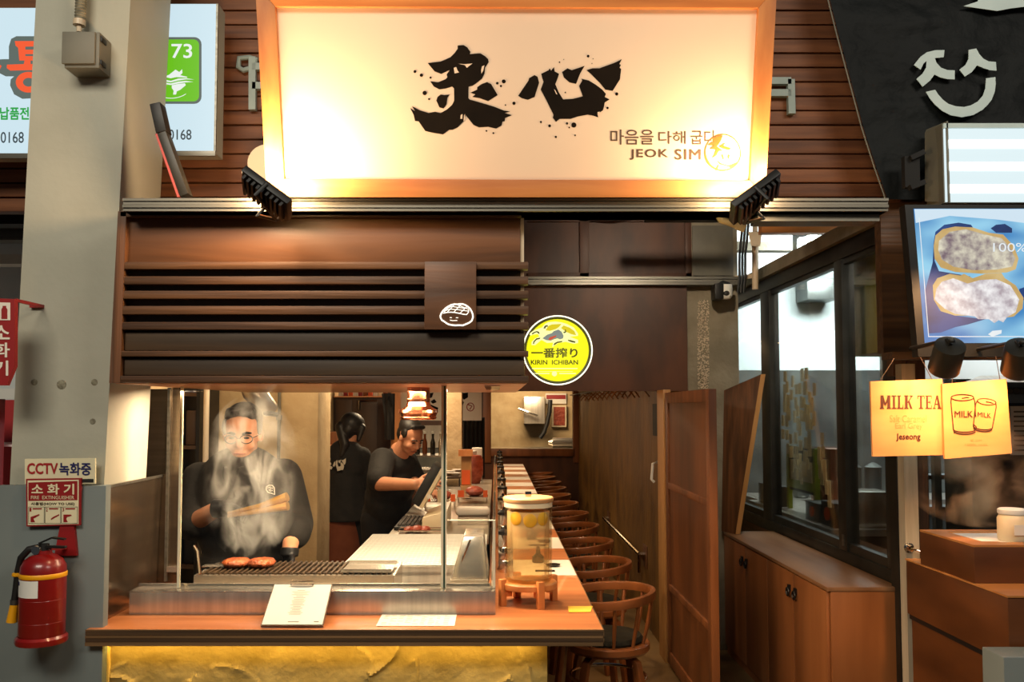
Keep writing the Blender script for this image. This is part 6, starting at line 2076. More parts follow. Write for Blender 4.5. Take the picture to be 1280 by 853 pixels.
scr('plate_glint', e_line, [SC([(515, 755), (540, 735), (592, 730), (590, 750), (540, 768)])], 0.0005)
text_px('lettering', '100%', 1241, 304, 1283, 315, pls, e_line, sc0, 0.0, 1.0, 0.0024)
mb = MB()
for a, b in (((148, 270), (161, 422)),):
    poly_px(mb, [(1148, 272), (1149, 272), (1161, 421), (1160, 421)], pls, 0.002)
    poly_px(mb, [(1160, 420.5), (1380, 420.5), (1380, 421.6), (1160, 421.6)], pls, 0.0021)
mb.build('white_border', e_line, sc0, fix=False)['kind'] = 'stuff'

# two spot lamps under the screen
for i, (px, py, dx) in enumerate(((1185, 447, -5), (1273, 449, 6))):
    c = at(px, py, 3.16)
    t = thing('spot_lamp', ('brown cylinder spot lamp under the left half of the food screen', 'brown cylinder spot lamp at the right picture edge under the screen')[i], 'spot lamp', c)
    p_t, p_b = at(px + 3, py - 15, 3.14), at(px - 4 + dx * 0.3, py + 15, 3.22)
    MB().cone(p_t, p_b, 0.052, 0.054, 24).build('housing', m_winframe, t, 0.003)
    MB().tube([p_t, p_t + V((0, 0.02, 0.02)), V((p_t.x, 3.44, p_t.z + 0.01))], 0.008, 8).build('arm', m_black, t)
    MB().lathe([(0.010, -0.006), (0.012, 0.0), (0.010, 0.006)], p_t + V((0.0, -0.01, 0.015)), 12).build('swivel_screw', m_black, t)
    dd = (p_b - p_t).normalized()
    MB().cone(p_b + dd * 0.0005, p_b + dd * 0.002, 0.046, None, 20).build('lens', mat('spot_lens_%d' % i, (255, 190, 110), 0.4, emit=6.0), t)
    light('SPOT', 'spot_light', p_b + dd * 0.012, (at(1135, 520, 3.40), at(1225, 525, 3.40))[i] if i == 0 else at(1222, 530, 3.40), (1.0, 0.45, 0.18), 11, 0.03, None, 120, 1.0)

m_teaboard = mat('pale_sign_wood', (232, 158, 92), 0.55, 0, (242, 178, 112), 2.5, (1, 8, 3))
ytb = 3.40
plb = (V((0, ytb, 0)), V((0, -1, 0)))
b1 = thing('milk_tea_board', 'pale wooden milk tea board with brown lettering hanging by the steel post', 'sign', at(1134, 571, ytb))
flat([(1088, 477), (1091, 571), (1180, 569), (1178, 474)], ytb, 0.012, 'board_face', m_teaboard, b1)
m_tea = mat('dark_brown_lettering', (74, 32, 14), 0.7)
m_tea2 = mat('faded_lettering', (214, 150, 84), 0.7)


def serif(mb, ch_, x, y, w, h):
    """Condensed slab letters, drawn stroke by stroke."""
    t_, s_ = w * 0.30, h * 0.09

    def Rr(a, b, c_, d_):
        poly_px(mb, [(x + a, y + b), (x + c_, y + b), (x + c_, y + d_), (x + a, y + d_)], plb, 0.0012)

    def Q4(*p):
        poly_px(mb, [(x + a, y + b) for a, b in p], plb, 0.0012)
    if ch_ == 'M':
        for a in (0.04 * w, 0.68 * w):
            Rr(a, 0, a + t_ * 0.9, h)
            Rr(a - 0.06 * w, h - s_, a + t_ * 0.9 + 0.06 * w, h)
        Q4((0.04 * w, 0), (0.30 * w, 0), (0.52 * w, h * 0.66), (0.42 * w, h * 0.72))
        Q4((0.74 * w, 0), (0.96 * w, 0), (0.52 * w, h * 0.80), (0.44 * w, h * 0.66))
    elif ch_ == 'I':
        Rr(w * 0.3, 0, w * 0.7, h)
        Rr(0, 0, w, s_)
        Rr(0, h - s_, w, h)
    elif ch_ == 'L':
        Rr(w * 0.15, 0, w * 0.15 + t_, h)
        Rr(0, 0, w * 0.6, s_)
        Rr(0, h - s_, w * 0.95, h)
        Q4((w * 0.95, h * 0.62), (w * 0.95, h), (w * 0.75, h), (w * 0.86, h * 0.8))
    elif ch_ == 'K':
        Rr(w * 0.1, 0, w * 0.1 + t_, h)
        Rr(0, 0, w * 0.5, s_)
        Rr(0, h - s_, w * 0.5, h)
        Q4((w * 0.80, s_), (w * 0.95, s_), (w * 0.45, h * 0.58), (w * 0.36, h * 0.52))
        Q4((w * 0.44, h * 0.45), (w * 0.60, h * 0.38), (w * 1.0, h), (w * 0.72, h))
        Rr(w * 0.62, 0, w * 1.02, s_)
    elif ch_ == 'T':
        Rr(w * 0.36, 0, w * 0.36 + t_, h)
        Rr(0, 0, w, s_)
        Rr(0, 0, w * 0.10, h * 0.28)
        Rr(w * 0.90, 0, w, h * 0.28)
        Rr(w * 0.2, h - s_, w * 0.82, h)
    elif ch_ == 'E':
        Rr(w * 0.12, 0, w * 0.12 + t_, h)
        Rr(0, 0, w * 0.92, s_)
        Rr(0, h - s_, w * 0.95, h)
        Rr(w * 0.4, h * 0.46, w * 0.74, h * 0.54)
        Rr(w * 0.84, 0, w * 0.94, h * 0.26)
        Rr(w * 0.86, h * 0.72, w * 0.96, h)
        Rr(w * 0.68, h * 0.36, w * 0.76, h * 0.64)
    elif ch_ == 'A':
        Q4((w * 0.42, 0), (w * 0.62, 0), (w * 0.96, h), (w * 0.66, h))
        Q4((w * 0.42, 0), (w * 0.52, h * 0.16), (w * 0.20, h), (w * 0.08, h))
        Rr(w * 0.24, h * 0.62, w * 0.72, h * 0.70)
        Rr(0, h - s_, w * 0.34, h)
        Rr(w * 0.56, h - s_, w * 1.04, h)


x = 1100.0
for chr_, w_ in (('M', 13.5), ('I', 6.0), ('L', 8.0), ('K', 10.5), (' ', 4), ('T', 9.0), ('E', 8.5), ('A', 10.5)):
    if chr_ != ' ':
        mb = MB()
        serif(mb, chr_, x, 494.5, w_, 17)
        mb.build('letter', m_tea, b1, fix=False)
    x += w_ + 0.9
text_px('lettering', 'Salt Caramel', 1112, 519, 1158, 528, plb, m_tea2, b1, 0.0, 1.0, 0.0012)
text_px('lettering', 'Earl Grey', 1119, 529, 1153, 538, plb, m_tea2, b1, 0.0, 1.0, 0.0012)
text_px('lettering', 'Jeseong', 1120, 542, 1150.5, 552, plb, m_tea, b1, 0.022, 1.0, 0.0012)
b2 = thing('milk_can_board', 'pale wooden board drawn with two milk cans, right of the lettered one', 'sign', at(1222, 573, ytb))
flat([(1178, 480), (1181, 574), (1265, 567), (1258, 474)], ytb - 0.016, 0.012, 'board_face', m_teaboard, b2)
plb2 = (V((0, ytb - 0.0165, 0)), V((0, -1, 0)))
k = 160 / 910
DR = lambda P_: crop(P_, 1120, 430, k)


def ell_pts(cx, cy, a, b, t0=0, t1=360, n=28, rot=0.0):
    o_ = []
    for i in range(n + 1):
        t_ = math.radians(t0 + (t1 - t0) * i / n)
        u_, v_ = a * math.cos(t_), b * math.sin(t_)
        o_.append((cx + u_ * math.cos(rot) - v_ * math.sin(rot), cy + u_ * math.sin(rot) + v_ * math.cos(rot)))
    return o_


mb = MB()
for P_ in (ell_pts(472, 382, 80, 22), [(392, 385), (390, 415), (408, 610), (415, 635)], [(552, 385), (560, 410), (566, 520)], ell_pts(488, 608, 78, 20, 20, 170), ell_pts(490, 622, 76, 20, 10, 170), [(470, 388), (500, 380), (520, 382)],
           ell_pts(645, 412, 66, 22, rot=0.12), [(580, 400), (566, 430), (550, 580), (556, 605)], [(710, 425), (712, 450), (684, 600), (675, 620)], ell_pts(615, 592, 66, 18, 10, 175, rot=0.1), ell_pts(615, 605, 62, 18, 10, 175, rot=0.1), [(640, 412), (668, 416), (690, 424)], [(548, 570), (570, 590), (570, 605)]):
    q_ = line_px(DR(P_), plb2, 0.0022, False, 5)
    mb.add(q_.v, q_.f)
mb.build('can_drawing', m_tea, b2)
text_px('lettering', 'MILK', 1193, 514, 1216, 522, plb2, m_tea, b2, 0.015, 1.0, 0.001)
text_px('lettering', 'MILK', 1222, 515, 1238.5, 521, plb2, m_tea, b2, 0.010, 1.0, 0.001, skew=2)
text_px('lettering', '밀크티', 1213, 549, 1227, 552, plb2, m_tea2, b2, 0.0, 1.0, 0.001)
text_px('lettering', '100% milk', 1206, 554.5, 1235, 557.5, plb2, m_tea2, b2, 0.0, 1.0, 0.001)
for b_, p_, q_ in ((b1, (1100, 476), (1118, 448)), (b1, (1165, 474.5), (1150, 446)), (b2, (1190, 479), (1195, 446)), (b2, (1250, 475), (1245, 446))):
    y_ = ytb + 0.004 if b_ is b1 else ytb - 0.012
    MB().tube([at(p_[0], p_[1], y_), at(q_[0], q_[1], y_ + 0.02)], 0.0015, 5).build('string', m_brownink, b_)

# steel post and wooden posts at the glazed room's corner
yp_ = 3.9
spst = struct('post', MB().box(fx(1128, yp_), fx(1145, yp_), yp_, yp_ + 0.06, 0, fz(455, yp_)), m_galv)
struct('post', MB().box(fx(1118, 4.05), fx(1133, 4.05), 4.05, 4.12, fz(470, 4.05), fz(262, 4.05)), m_darkwood_z)
struct('post', MB().box(fx(1119, 4.12), fx(1132, 4.12), 4.121, 4.2, 0, fz(470, 4.05)), m_winframe)
struct('header', MB().box(fx(1117, 3.6), 3.2, 3.6, 3.7, fz(449, 3.6), fz(440, 3.6)), m_darkwood_x)
struct('header', MB().box(fx(1117, 3.6), 3.2, 3.68, 3.74, fz(440, 3.6), fz(248, 3.6)), m_darkwood_x)
hk = thing('steel_latch', 'chrome latch rod on the steel post above the stall', 'latch', at(1136, 685, yp_))
q0 = at(1136, 685, yp_ - 0.001)
MB().lathe([(0.0, 0.03), (0.012, 0.028), (0.015, 0.01), (0.022, 0.004), (0.022, 0.0)], q0, 16, QF).build('boss', m_chrome, hk)
MB().tube([q0 + V((0, -0.025, 0)), at(1147, 688, yp_ - 0.06), at(1157, 692, yp_ - 0.08)], 0.006, 8).build('rod', m_chrome, hk)
MB().ell(at(1158, 692, yp_ - 0.08), (0.011, 0.011, 0.011), 12, 8).build('knob', m_chrome, hk)

# the stall's stacked wooden steps
XS = 1.78
sx_e = 3.0
light('SPOT', 'stall_steam_fill', (2.25, 3.45, 2.1), (2.15, 3.7, 1.1), (1.0, 0.50, 0.22), 50, 0.04, None, 90, 0.7)  # unseen orange spot added to warm the steam
st1 = thing('stall_counter', 'stepped dark wooden stall counter with a steaming tray, right of the steel post', 'counter', (2.2, 3.5, 0))
MB().box(XS, sx_e, 3.31, 3.73, 1.0, 1.134).build('upper_box', m_stall, st1, 0.003)
MB().box(XS, 1.86, 3.31, 3.73, 1.1341, 1.142).box(1.86, 1.92, 3.31, 3.40, 1.1341, 1.142).box(1.92, sx_e, 3.31, 3.38, 1.1341, 1.142).box(1.86, sx_e, 3.66, 3.73, 1.1341, 1.142).build('upper_board', m_stalltop, st1)
MB().box(1.861, 2.6, 3.402, 3.659, 1.1341, 1.137).build('steam_tray', m_whitepaint, st1)
MB().box(XS, sx_e, 3.10, 3.86, 0.765, 0.9935).build('middle_box', m_stall, st1, 0.003)
MB().box(XS - 0.004, sx_e, 3.095, 3.86, 0.9935, 0.9998).build('middle_board', m_stalltop, st1)
MB().box(XS + 0.01, sx_e, 3.20, 3.84, 0.0, 0.764).build('lower_box', m_stall, st1)
MB().box(XS + 0.005, sx_e, 3.15, 3.85, 0.745, 0.764).build('lower_ledge', m_black, st1)
wj = thing('pale_crate', 'pale grey crate corner at the bottom right below the stall counter', 'crate', (2.1, 3.0, 0))
MB().box(fx(1243, 2.96), fx(1243, 2.96) + 0.5, 2.95, 3.08, 0.0, fz(822, 2.95)).build('crate_body', m_columnlow, wj, 0.004)
MB().box(fx(1243, 2.96) + 0.06, fx(1243, 2.96) + 0.42, 2.944, 2.949, 0.45, 0.62).build('crate_label', m_whitepaint, wj)
jr = at(1272, 672, 3.42)
jt = thing('milk_jar', 'cream coloured jar with pale lid on the upper stall step', 'jar', (jr.x, 3.44, 1.137))
MB().lathe([(0.0, 1.1375), (0.050, 1.1375), (0.054, 1.145), (0.054, 1.225), (0.048, 1.236), (0.046, 1.24), (0.0, 1.24)], (jr.x, 3.45, 0), 24).build('glass_body', m_plastic_w, jt)
MB().lathe([(0.0, 1.2405), (0.050, 1.2405), (0.052, 1.246), (0.052, 1.258), (0.046, 1.262), (0.0, 1.262)], (jr.x, 3.45, 0), 24).build('lid', m_whitepaint, jt)
MB().box(jr.x - 0.028, jr.x + 0.028, 3.391, 3.3945, 1.165, 1.205).build('label', m_white, jt)

# inside the stall behind the boards
YB2 = 5.0
struct('wall_stall', MB().box(2.75, 5.2, YB2 + 0.3, YB2 + 0.4, 0, 2.9), m_blackmatt)
struct('ceiling_stall', MB().box(fx(1140, 4.9), 4.5, 4.9, 5.3, fz(474, 4.9), fz(474, 4.9) + 0.25), m_whitetile)
light('AREA', 'stall_lamp', (2.9, 4.4, 2.6), (2.9, 4.8, 1.7), (0.92, 0.95, 0.95), 16, 0.6, 0.3)
rg = thing('stove_panel', 'grey stove control panel with dark knobs behind the milk can board', 'stove', at(1265, 490, 4.6))
MB().box(fx(1215, 4.6), fx(1215, 4.6) + 0.7, 4.6, 4.9, fz(504, 4.6), fz(478, 4.6)).build('panel', m_greyband, rg)
MB().hexa([at(1205, 478, 4.5), at(1330, 478, 4.5), at(1330, 478, 4.89), at(1215, 478, 4.89)], [at(1225, 470, 4.6), at(1330, 468, 4.6), at(1330, 468, 4.89), at(1225, 470, 4.89)]).build('hood_lip', m_steel_b, rg)
for px in (1252, 1262, 1271, 1280):
    MB().cone(at(px, 489, 4.6), at(px, 489, 4.56), 0.019, 0.016, 14).build('knob', m_black, rg)
MB().box(fx(1215, 4.6), fx(1215, 4.6) + 0.7, 4.62, 4.9, 0, fz(504, 4.6)).build('body', m_winframe, rg)
ntc = thing('price_sheet', 'white price sheet hanging on the stove at the right picture edge', 'sheet', at(1278, 560, 4.58))
flat([(1263, 508), (1264, 569), (1300, 569), (1300, 508)], 4.60, 0.004, 'paper', m_white, ntc)
mb = MB()
pln = (V((0, 4.599, 0)), V((0, -1, 0)))
for i in range(9):
    poly_px(mb, [(1267, 514 + i * 6), (1290 - (i % 3) * 4, 514 + i * 6), (1290 - (i % 3) * 4, 516 + i * 6), (1267, 516 + i * 6)], pln, 0.001)
mb.build('printed_lines', m_greyprint, ntc, fix=False)['kind'] = 'stuff'
ks = thing('dark_rack', 'dark kitchen rack with hanging rods behind the stall steam', 'rack', (2.6, 5.1, 0))
for px in (1150, 1166, 1200):
    MB().box(fx(px, 5.1), fx(px, 5.1) + 0.04, 5.1, 5.14, 0, 1.9).build('upright', m_greyband, ks)
for py in (505, 545, 600, 640):
    MB().box(fx(1148, 5.12), fx(1212, 5.12), 5.141, 5.28, fz(py, 5.12), fz(py, 5.12) + 0.025).build('shelf', m_greyband, ks)
for i in range(9):
    px = 1216 + i * 5
    o = MB().cone(at(px, 640, 4.75), at(px, 575, 4.75), 0.008, None, 6)
    o.build('hanging_rod', m_alu, ks)
MB().cone(at(1212, 575, 4.75), at(1260, 575, 4.75), 0.010, None, 8).build('rod_rail', m_alu, ks)
ms2 = steam_mat('stall_steam_tint', 8.0, (255, 196, 148), 6.0, 0, 1, 0.42, 0.68, (1.0, 1.0, 1.2))  # orange of the spot light put into the steam's own colour
mb = MB().ell((2.08, 3.80, 1.40), (0.36, 0.16, 0.26), 24, 14)
o = mb.build('steam', ms2)
tag(o, 'warm tinted steam drifting over the stall counter behind the boards', 'steam', None, 'stuff')

# ================================================================== LEFT SIDE
# letters on the planked wall
wl = thing('wall_letter', 'pale channel letter on the planks left of the big sign', 'letter', at(312, 130, YW - 0.02))


def bars(par, segs, y0, w=0.024):
    mb = MB()
    for (xa_, ya_), (xb_, yb_) in segs:
        mb.bar(at(xa_, ya_, y0), at(xb_, yb_, y0), 0.03, w, (0, -1, 0))
    return mb


pb_ = YW - 0.022
MB().tube([at(x, y, pb_) for x, y in ((299, 73), (312, 72), (320, 74), (318, 84), (304, 88), (298, 84))], 0.012, 8, True).build('ring_stroke', m_letter, wl)
bars(wl, (((316, 72), (316, 138)), ((316, 84), (335, 84)), ((316, 108), (335, 108))), pb_, 0.026).build('bar_stroke', m_letter, wl)
wl2 = thing('wall_letter', 'pale channel letter on the planks right of the big sign', 'letter', at(980, 140, pb_))
bars(wl2, (((958, 102), (988, 102)), ((958, 117), (988, 117)), ((988, 100), (989, 143))), pb_, 0.026).build('bar_stroke', m_letter, wl2)
dc = thing('round_plate', 'pale round plate half hidden behind the sign frame at left', 'plate', at(330, 205, 3.3))
c = at(334, 205, 3.4)
MB().lathe([(0.0, 0.0), (0.060, 0.0), (0.072, 0.004), (0.074, 0.012), (0.0, 0.012)], c, 32, QF).build('disc', m_pvc, dc)
MB().cone(c, V((c.x, YW, c.z)), 0.02, None, 10).build('stem', m_boxgrey, dc)

# two light boxes of the neighbour, either side of the column
yl_ = 3.55
for i, (a, b, lab) in enumerate(((-120, 44, 'lit white sign box with orange lettering left of the column'), (205, 262, 'lit white sign box with a green number panel right of the column'))):
    t = thing('light_box_sign', lab, 'light box', at((a + b) / 2, 190, yl_))
    top, bot = (10, 192) if i == 0 else (5, 189)
    xb1 = fx(b, yl_) if i else fx(60, yl_)
    xa1 = fx(a, yl_) if i == 0 else fx(196, yl_)
    MB().box(xa1, xb1, yl_, yl_ + 0.006, fz(bot, yl_), fz(top, yl_)).build('face', e_signwhite, t)
    MB().box(xa1, xb1 + 0.006, yl_ + 0.0065, yl_ + 0.095, fz(bot + 1, yl_) - 0.006, fz(top, yl_) + 0.004).build('case', m_columnpaint, t)
    MB().box(xa1 + 0.01, xb1 - 0.06, yl_ + 0.0955, YW - 0.006, fz(100, yl_), fz(80, yl_)).build('wall_bracket', m_black, t)
    MB().box(xa1, xb1 + 0.006, yl_ - 0.004, yl_ + 0.0064, fz(bot + 6, yl_), fz(bot, yl_)).build('lower_edge', m_alu, t)
    if i:
        MB().box(xb1, xb1 + 0.008, yl_ - 0.004, yl_ + 0.0064, fz(bot, yl_), fz(top, yl_)).build('side_edge', m_alu, t)
    plx = (V((0, yl_ - 0.001, 0)), V((0, -1, 0)))
    if i == 0:
        k = 60 / 320
        mb = MB()
        for P_ in ([(60, 150), (75, 100), (110, 82), (330, 82), (330, 490), (150, 500), (95, 470), (68, 410), (72, 370), (95, 350), (40, 350), (0, 330), (-60, 320), (-60, 240), (30, 235), (60, 235)],):
            poly_px(mb, crop(P_, 0, 30, k), plx, 0.001)
        mb.build('letter_outline', e_grey, t, fix=False)
        mb = MB()
        for P_ in ([(100, 115), (300, 115), (300, 150), (170, 152), (170, 172), (300, 172), (300, 202), (170, 202), (170, 215), (300, 215), (300, 245), (130, 245), (122, 160), (105, 145)], [(48, 272), (160, 268), (165, 245), (205, 245), (205, 268), (340, 268), (340, 306), (70, 312), (46, 295)], [(-50, 280), (-10, 268), (12, 280), (0, 305), (-50, 310)]):
            poly_px(mb, crop(P_, 0, 30, k), plx, 0.0016)
        n = 30
        vo = [onp(36 + 16 * math.cos(2 * PI * j / n), 103 + 13 * math.sin(2 * PI * j / n), plx) + V((0, -0.0016, 0)) for j in range(n)] + [onp(36 + 7 * math.cos(2 * PI * j / n), 103 + 5.5 * math.sin(2 * PI * j / n), plx) + V((0, -0.0016, 0)) for j in range(n)]
        mb.add(vo, [(j, (j + 1) % n, n + (j + 1) % n, n + j) for j in range(n)])
        mb.build('letter_fill', e_orange, t, fix=False)
        text_px('lettering', '납품전문', 0, 134, 50, 150, plx, e_printgreen, t, 0.03, 1.0, 0.0012)
        text_px('lettering', '0168', 1, 165, 30, 179, plx, e_dark, t, 0.010, 1.0, 0.0012)
    else:
        mb = MB()

        def rr(x0_, y0_, x1_, y1_, r_):
            o_ = []
            for cx_, cy_, a0_ in ((x1_ - r_, y0_ + r_, -90), (x1_ - r_, y1_ - r_, 0), (x0_ + r_, y1_ - r_, 90), (x0_ + r_, y0_ + r_, 180)):
                for j in range(6):
                    t_ = math.radians(a0_ + j * 18)
                    o_.append((cx_ + r_ * math.cos(t_), cy_ + r_ * math.sin(t_)))
            return o_
        poly_px(mb, rr(170, 46.5, 252, 130, 9), plx, 0.001)
        mb.build('panel_border', e_grey, t, fix=False)
        mb = MB()
        poly_px(mb, rr(172, 49.5, 249, 127, 7), plx, 0.0014)
        mb.build('green_panel', e_green, t, fix=False)
        text_px('lettering', '73', 214.5, 55, 240.5, 73, plx, e_white, t, 0.012, 1.0, 0.002)
        text_px('lettering', '0168', 211, 162, 239.5, 175, plx, e_dark, t, 0.010, 1.0, 0.0012)
        k = 80 / 341
        mb = MB()
        for P_ in ([(40, 410), (70, 400), (105, 372), (125, 385), (140, 370), (142, 390), (130, 402), (165, 410), (168, 415), (110, 412), (80, 418)], [(40, 425), (80, 432), (120, 420), (160, 418), (205, 425), (160, 424), (120, 430), (80, 440), (40, 434)], [(40, 440), (80, 446), (120, 436), (160, 432), (200, 438), (160, 440), (120, 446), (80, 454), (40, 448)],
                   [(85, 455), (120, 448), (155, 445), (160, 455), (130, 480), (112, 488), (108, 505), (92, 505), (95, 485), (85, 470)]):
            poly_px(mb, crop(P_, 195, 0, k), plx, 0.002)
        mb.build('swimmer_emblem', e_white, t, fix=False)['kind'] = 'stuff'
        q_ = line_px([(214 + 29 * math.cos(math.radians(a_)), 100 + 23 * math.sin(math.radians(a_))) for a_ in range(-88, -8, 8)], plx, 0.0014, False, 5)
        p_ = line_px([(214 + 29 * math.cos(math.radians(a_)), 100 + 23 * math.sin(math.radians(a_))) for a_ in range(50, 112, 8)], plx, 0.0022, False, 5)
        q_.add(p_.v, p_.f)
        q_.build('emblem_ring', e_white, t)['kind'] = 'stuff'

# junction box with conduit on the column
jb = at(92, 64, 3.02)
jbt = thing('junction_box', 'grey plastic junction box high on the column with a flexible conduit above', 'junction box', (jb.x, 3.06, jb.z))
xa1, xb1 = fx(66, 3.0), fx(108, 3.0)
MB().box(xa1, xb1, 2.995, 3.006, fz(80, 3.0), fz(40, 3.0)).build('cover', m_boxgrey, jbt, 0.003)
MB().box(xa1 + 0.005, xb1 + 0.012, 3.006, 3.099, fz(84, 3.0), fz(39, 3.0)).build('case', m_boxgrey, jbt, 0.004)
for py in (47, 76):
    MB().box(xb1 + 0.0125, xb1 + 0.018, 3.01, 3.05, fz(py + 3, 3.0), fz(py - 3, 3.0)).build('catch', m_black, jbt, 0.001)
pts = [at(100, 26, 3.05), at(100, 14, 3.05), at(101, 0, 3.05), at(103, -30, 3.05)]
mb = MB().tube([pts[0].lerp(pts[-1], i / 30) for i in range(31)], [0.017 + 0.003 * (i % 2) for i in range(31)], 12)
mb.build('flexible_conduit', m_conduit, jbt)
MB().cone(at(99, 32, 3.05), at(99.5, 25, 3.05), 0.021, None, 14).build('conduit_nut', m_pvc, jbt)
MB().cone(at(99, 40, 3.05), at(99, 32, 3.05), 0.009, None, 10).build('conduit_spigot', m_pvc, jbt)

# dark and red bar leaning over the beam
br_ = thing('lamp_bar', 'slim black and red bar leaning up from the beam beside the column', 'bar', at(232, 247, 2.9))
A0, A1, A2 = at(233, 246, 2.94), at(205, 168, 2.94), at(197, 132, 2.94)
MB().bar(A0, A1, 0.030, 0.05, (0, -1, 0)).build('bar_body', m_winframe, br_, 0.002)
MB().bar(A1, A2, 0.036, 0.055, (0, -1, 0)).build('bar_head', m_black, br_, 0.003)
dn = V((-0.018, -0.002, -0.006))
MB().bar(A0 + dn, A1 + dn * 0.95, 0.008, 0.045, (0, -1, 0)).build('red_strip', mat('dull_red', (150, 62, 58), 0.5), br_)

# signs and fire extinguisher on the column
pc = (V((0, 3.094, 0)), V((0, -1, 0)))
cs = thing('cctv_sign', 'white notice board with red and navy lettering on the column', 'sign', at(75, 607, 3.09))
flat([(31, 574), (31, 605), (119, 605), (119, 573)], 3.050, 0.008, 'board', m_beigesign, cs)
pls2 = (V((0, 3.049, 0)), V((0, -1, 0)))
text_px('lettering', 'CCTV', 34, 579, 72.5, 593, pls2, m_redprint, cs, 0.028, 1.0, 0.0008)
text_px('lettering', '녹화중', 74, 578.5, 114, 594.5, pls2, m_navy, cs, 0.024, 1.0, 0.0008)
mb = MB()
poly_px(mb, [(101, 599), (117, 599), (117, 603.5), (101, 603.5)], pls2, 0.0008)
mb.build('dark_label', m_blackmatt, cs, fix=False)
fsn = thing('extinguisher_sign', 'red and cream fire extinguisher instruction sign under the white notice', 'sign', at(67, 658, 3.04))
flat([(32.5, 599), (33, 658.5), (100, 657), (101.5, 598)], 3.040, 0.009, 'board', m_redsign, fsn)
plf = (V((0, 3.0395, 0)), V((0, -1, 0)))
mb = MB()
poly_px(mb, [(34.5, 601), (34.8, 656.8), (98.2, 655.3), (98.5, 600)], plf, 0.0004)
mb.build('cream_field', m_beigesign, fsn, fix=False)
mb = MB()
poly_px(mb, [(35.6, 603.5), (35.6, 626.5), (97, 625.5), (97, 601.5)], plf, 0.0010)
mb.build('red_field', m_redsign, fsn, fix=False)
text_px('lettering', '소 화 기', 39.5, 605, 93, 618.5, plf, m_beigesign, fsn, 0.026, 1.0, 0.0016)
text_px('lettering', 'FIRE  EXTINGUISHER', 39, 620, 93, 624.3, plf, m_beigesign, fsn, 0.0, 1.0, 0.0016)
text_px('lettering', '사용법(HOW TO USE)', 39, 628, 93.5, 632.5, plf, m_ink, fsn, 0.02, 1.0, 0.0016)
for i, (x0_, x1_) in enumerate(((36, 55.5), (56.5, 76), (77, 97))):
    mb = MB().tube([onp(x, y, plf) + V((0, -0.001, 0)) for x, y in ((x0_, 634), (x1_, 634), (x1_, 654.5), (x0_, 654.5))], 0.0009, 4, True)
    mb.build('picture_border', m_ink, fsn)
    text_px('lettering', str(i + 1), x0_ + 1.2, 635, x0_ + 3.4, 639.5, plf, m_redsign, fsn, 0.02, 1.0, 0.0016)
    mb = MB()
    poly_px(mb, [(x0_ + 5, 635.4), (x1_ - 3, 635.4), (x1_ - 3, 637), (x0_ + 5, 637)], plf, 0.0014)
    P_ = ([(x0_ + 2.5, 653), (x0_ + 2.5, 646.5), (x0_ + 7, 645), (x0_ + 13, 643), (x0_ + 14, 644), (x0_ + 9, 647), (x0_ + 6, 648.5), (x0_ + 8, 653)], [(x0_ + 7, 649), (x0_ + 10, 646.5), (x0_ + 17.5, 643), (x0_ + 17.8, 644.5), (x0_ + 11, 648.2), (x0_ + 8, 650)], [(x0_ + 2.5, 653), (x0_ + 2.5, 643.5), (x0_ + 12, 643.5), (x0_ + 13, 645), (x0_ + 7, 646.5), (x0_ + 6, 649), (x0_ + 8, 653)])[i]
    poly_px(mb, P_, plf, 0.0014)
    mb.build('instruction_picture', m_redsign, fsn, fix=False)['kind'] = 'stuff'

ye = 2.965
ec = at(53, 760, ye)
fe = thing('fire_extinguisher', 'red fire extinguisher with a yellow band hanging on the column', 'fire extinguisher', (ec.x, ye, at(53, 803, ye).z))
sE = ye / FPX
Z = lambda py: fz(py, ye)
rE = 26.5 * sE
MB().lathe([(0.0, Z(796)), (rE * 0.92, Z(796)), (rE, Z(792)), (rE, Z(716)), (rE * 0.97, Z(707)), (rE * 0.84, Z(700)), (rE * 0.60, Z(695)), (rE * 0.36, Z(692)), (rE * 0.34, Z(688)), (0.0, Z(688))], (ec.x, ye, 0), 40).build('cylinder', m_red, fe)
MB().lathe([(rE * 0.80, Z(803)), (rE * 1.10, Z(803)), (rE * 1.13, Z(801)), (rE * 1.12, Z(796)), (rE * 1.02, Z(793)), (rE * 0.93, Z(795))], (ec.x, ye, 0), 36).build('foot_ring', m_red, fe)
for py in (748, 776):
    MB().lathe([(rE, Z(py) - 0.0015), (rE * 1.008, Z(py)), (rE, Z(py) + 0.0015)], (ec.x, ye, 0), 36).build('weld_bead', m_red, fe)
MB().lathe([(rE * 1.005, Z(721)), (rE * 1.03, Z(720)), (rE * 1.03, Z(716)), (rE * 1.005, Z(715))], (ec.x, ye, 0), 36).build('band', m_yellowband, fe)
mb = MB()
for i in range(13):
    a_ = math.radians(-178 + i * 8.6)
    for py in (743, 722):
        mb.v.append(V((ec.x + rE * 1.006 * math.cos(a_), ye + rE * 1.006 * math.sin(a_), Z(py))))
for i in range(12):
    mb.f.append((2 * i, 2 * i + 2, 2 * i + 3, 2 * i + 1))
mb.build('label', m_whitepaint, fe)
mb = MB()
for i in range(2, 6):
    a_ = math.radians(-178 + i * 8.6)
    for py in (729, 724):
        mb.v.append(V((ec.x + rE * 1.010 * math.cos(a_), ye + rE * 1.010 * math.sin(a_), Z(py))))
mb.f = [(0, 2, 3, 1), (2, 4, 5, 3), (4, 6, 7, 5)]
mb.build('label_print', m_navy, fe)
MB().cone((ec.x, ye, Z(689)), (ec.x, ye, Z(680)), 0.018, 0.016, 16).build('valve', m_black, fe)
MB().bar((ec.x - 0.012, ye - 0.005, Z(683)), (ec.x + 0.075, ye - 0.005, Z(684)), 0.018, 0.007).build('carrying_handle', m_black, fe)
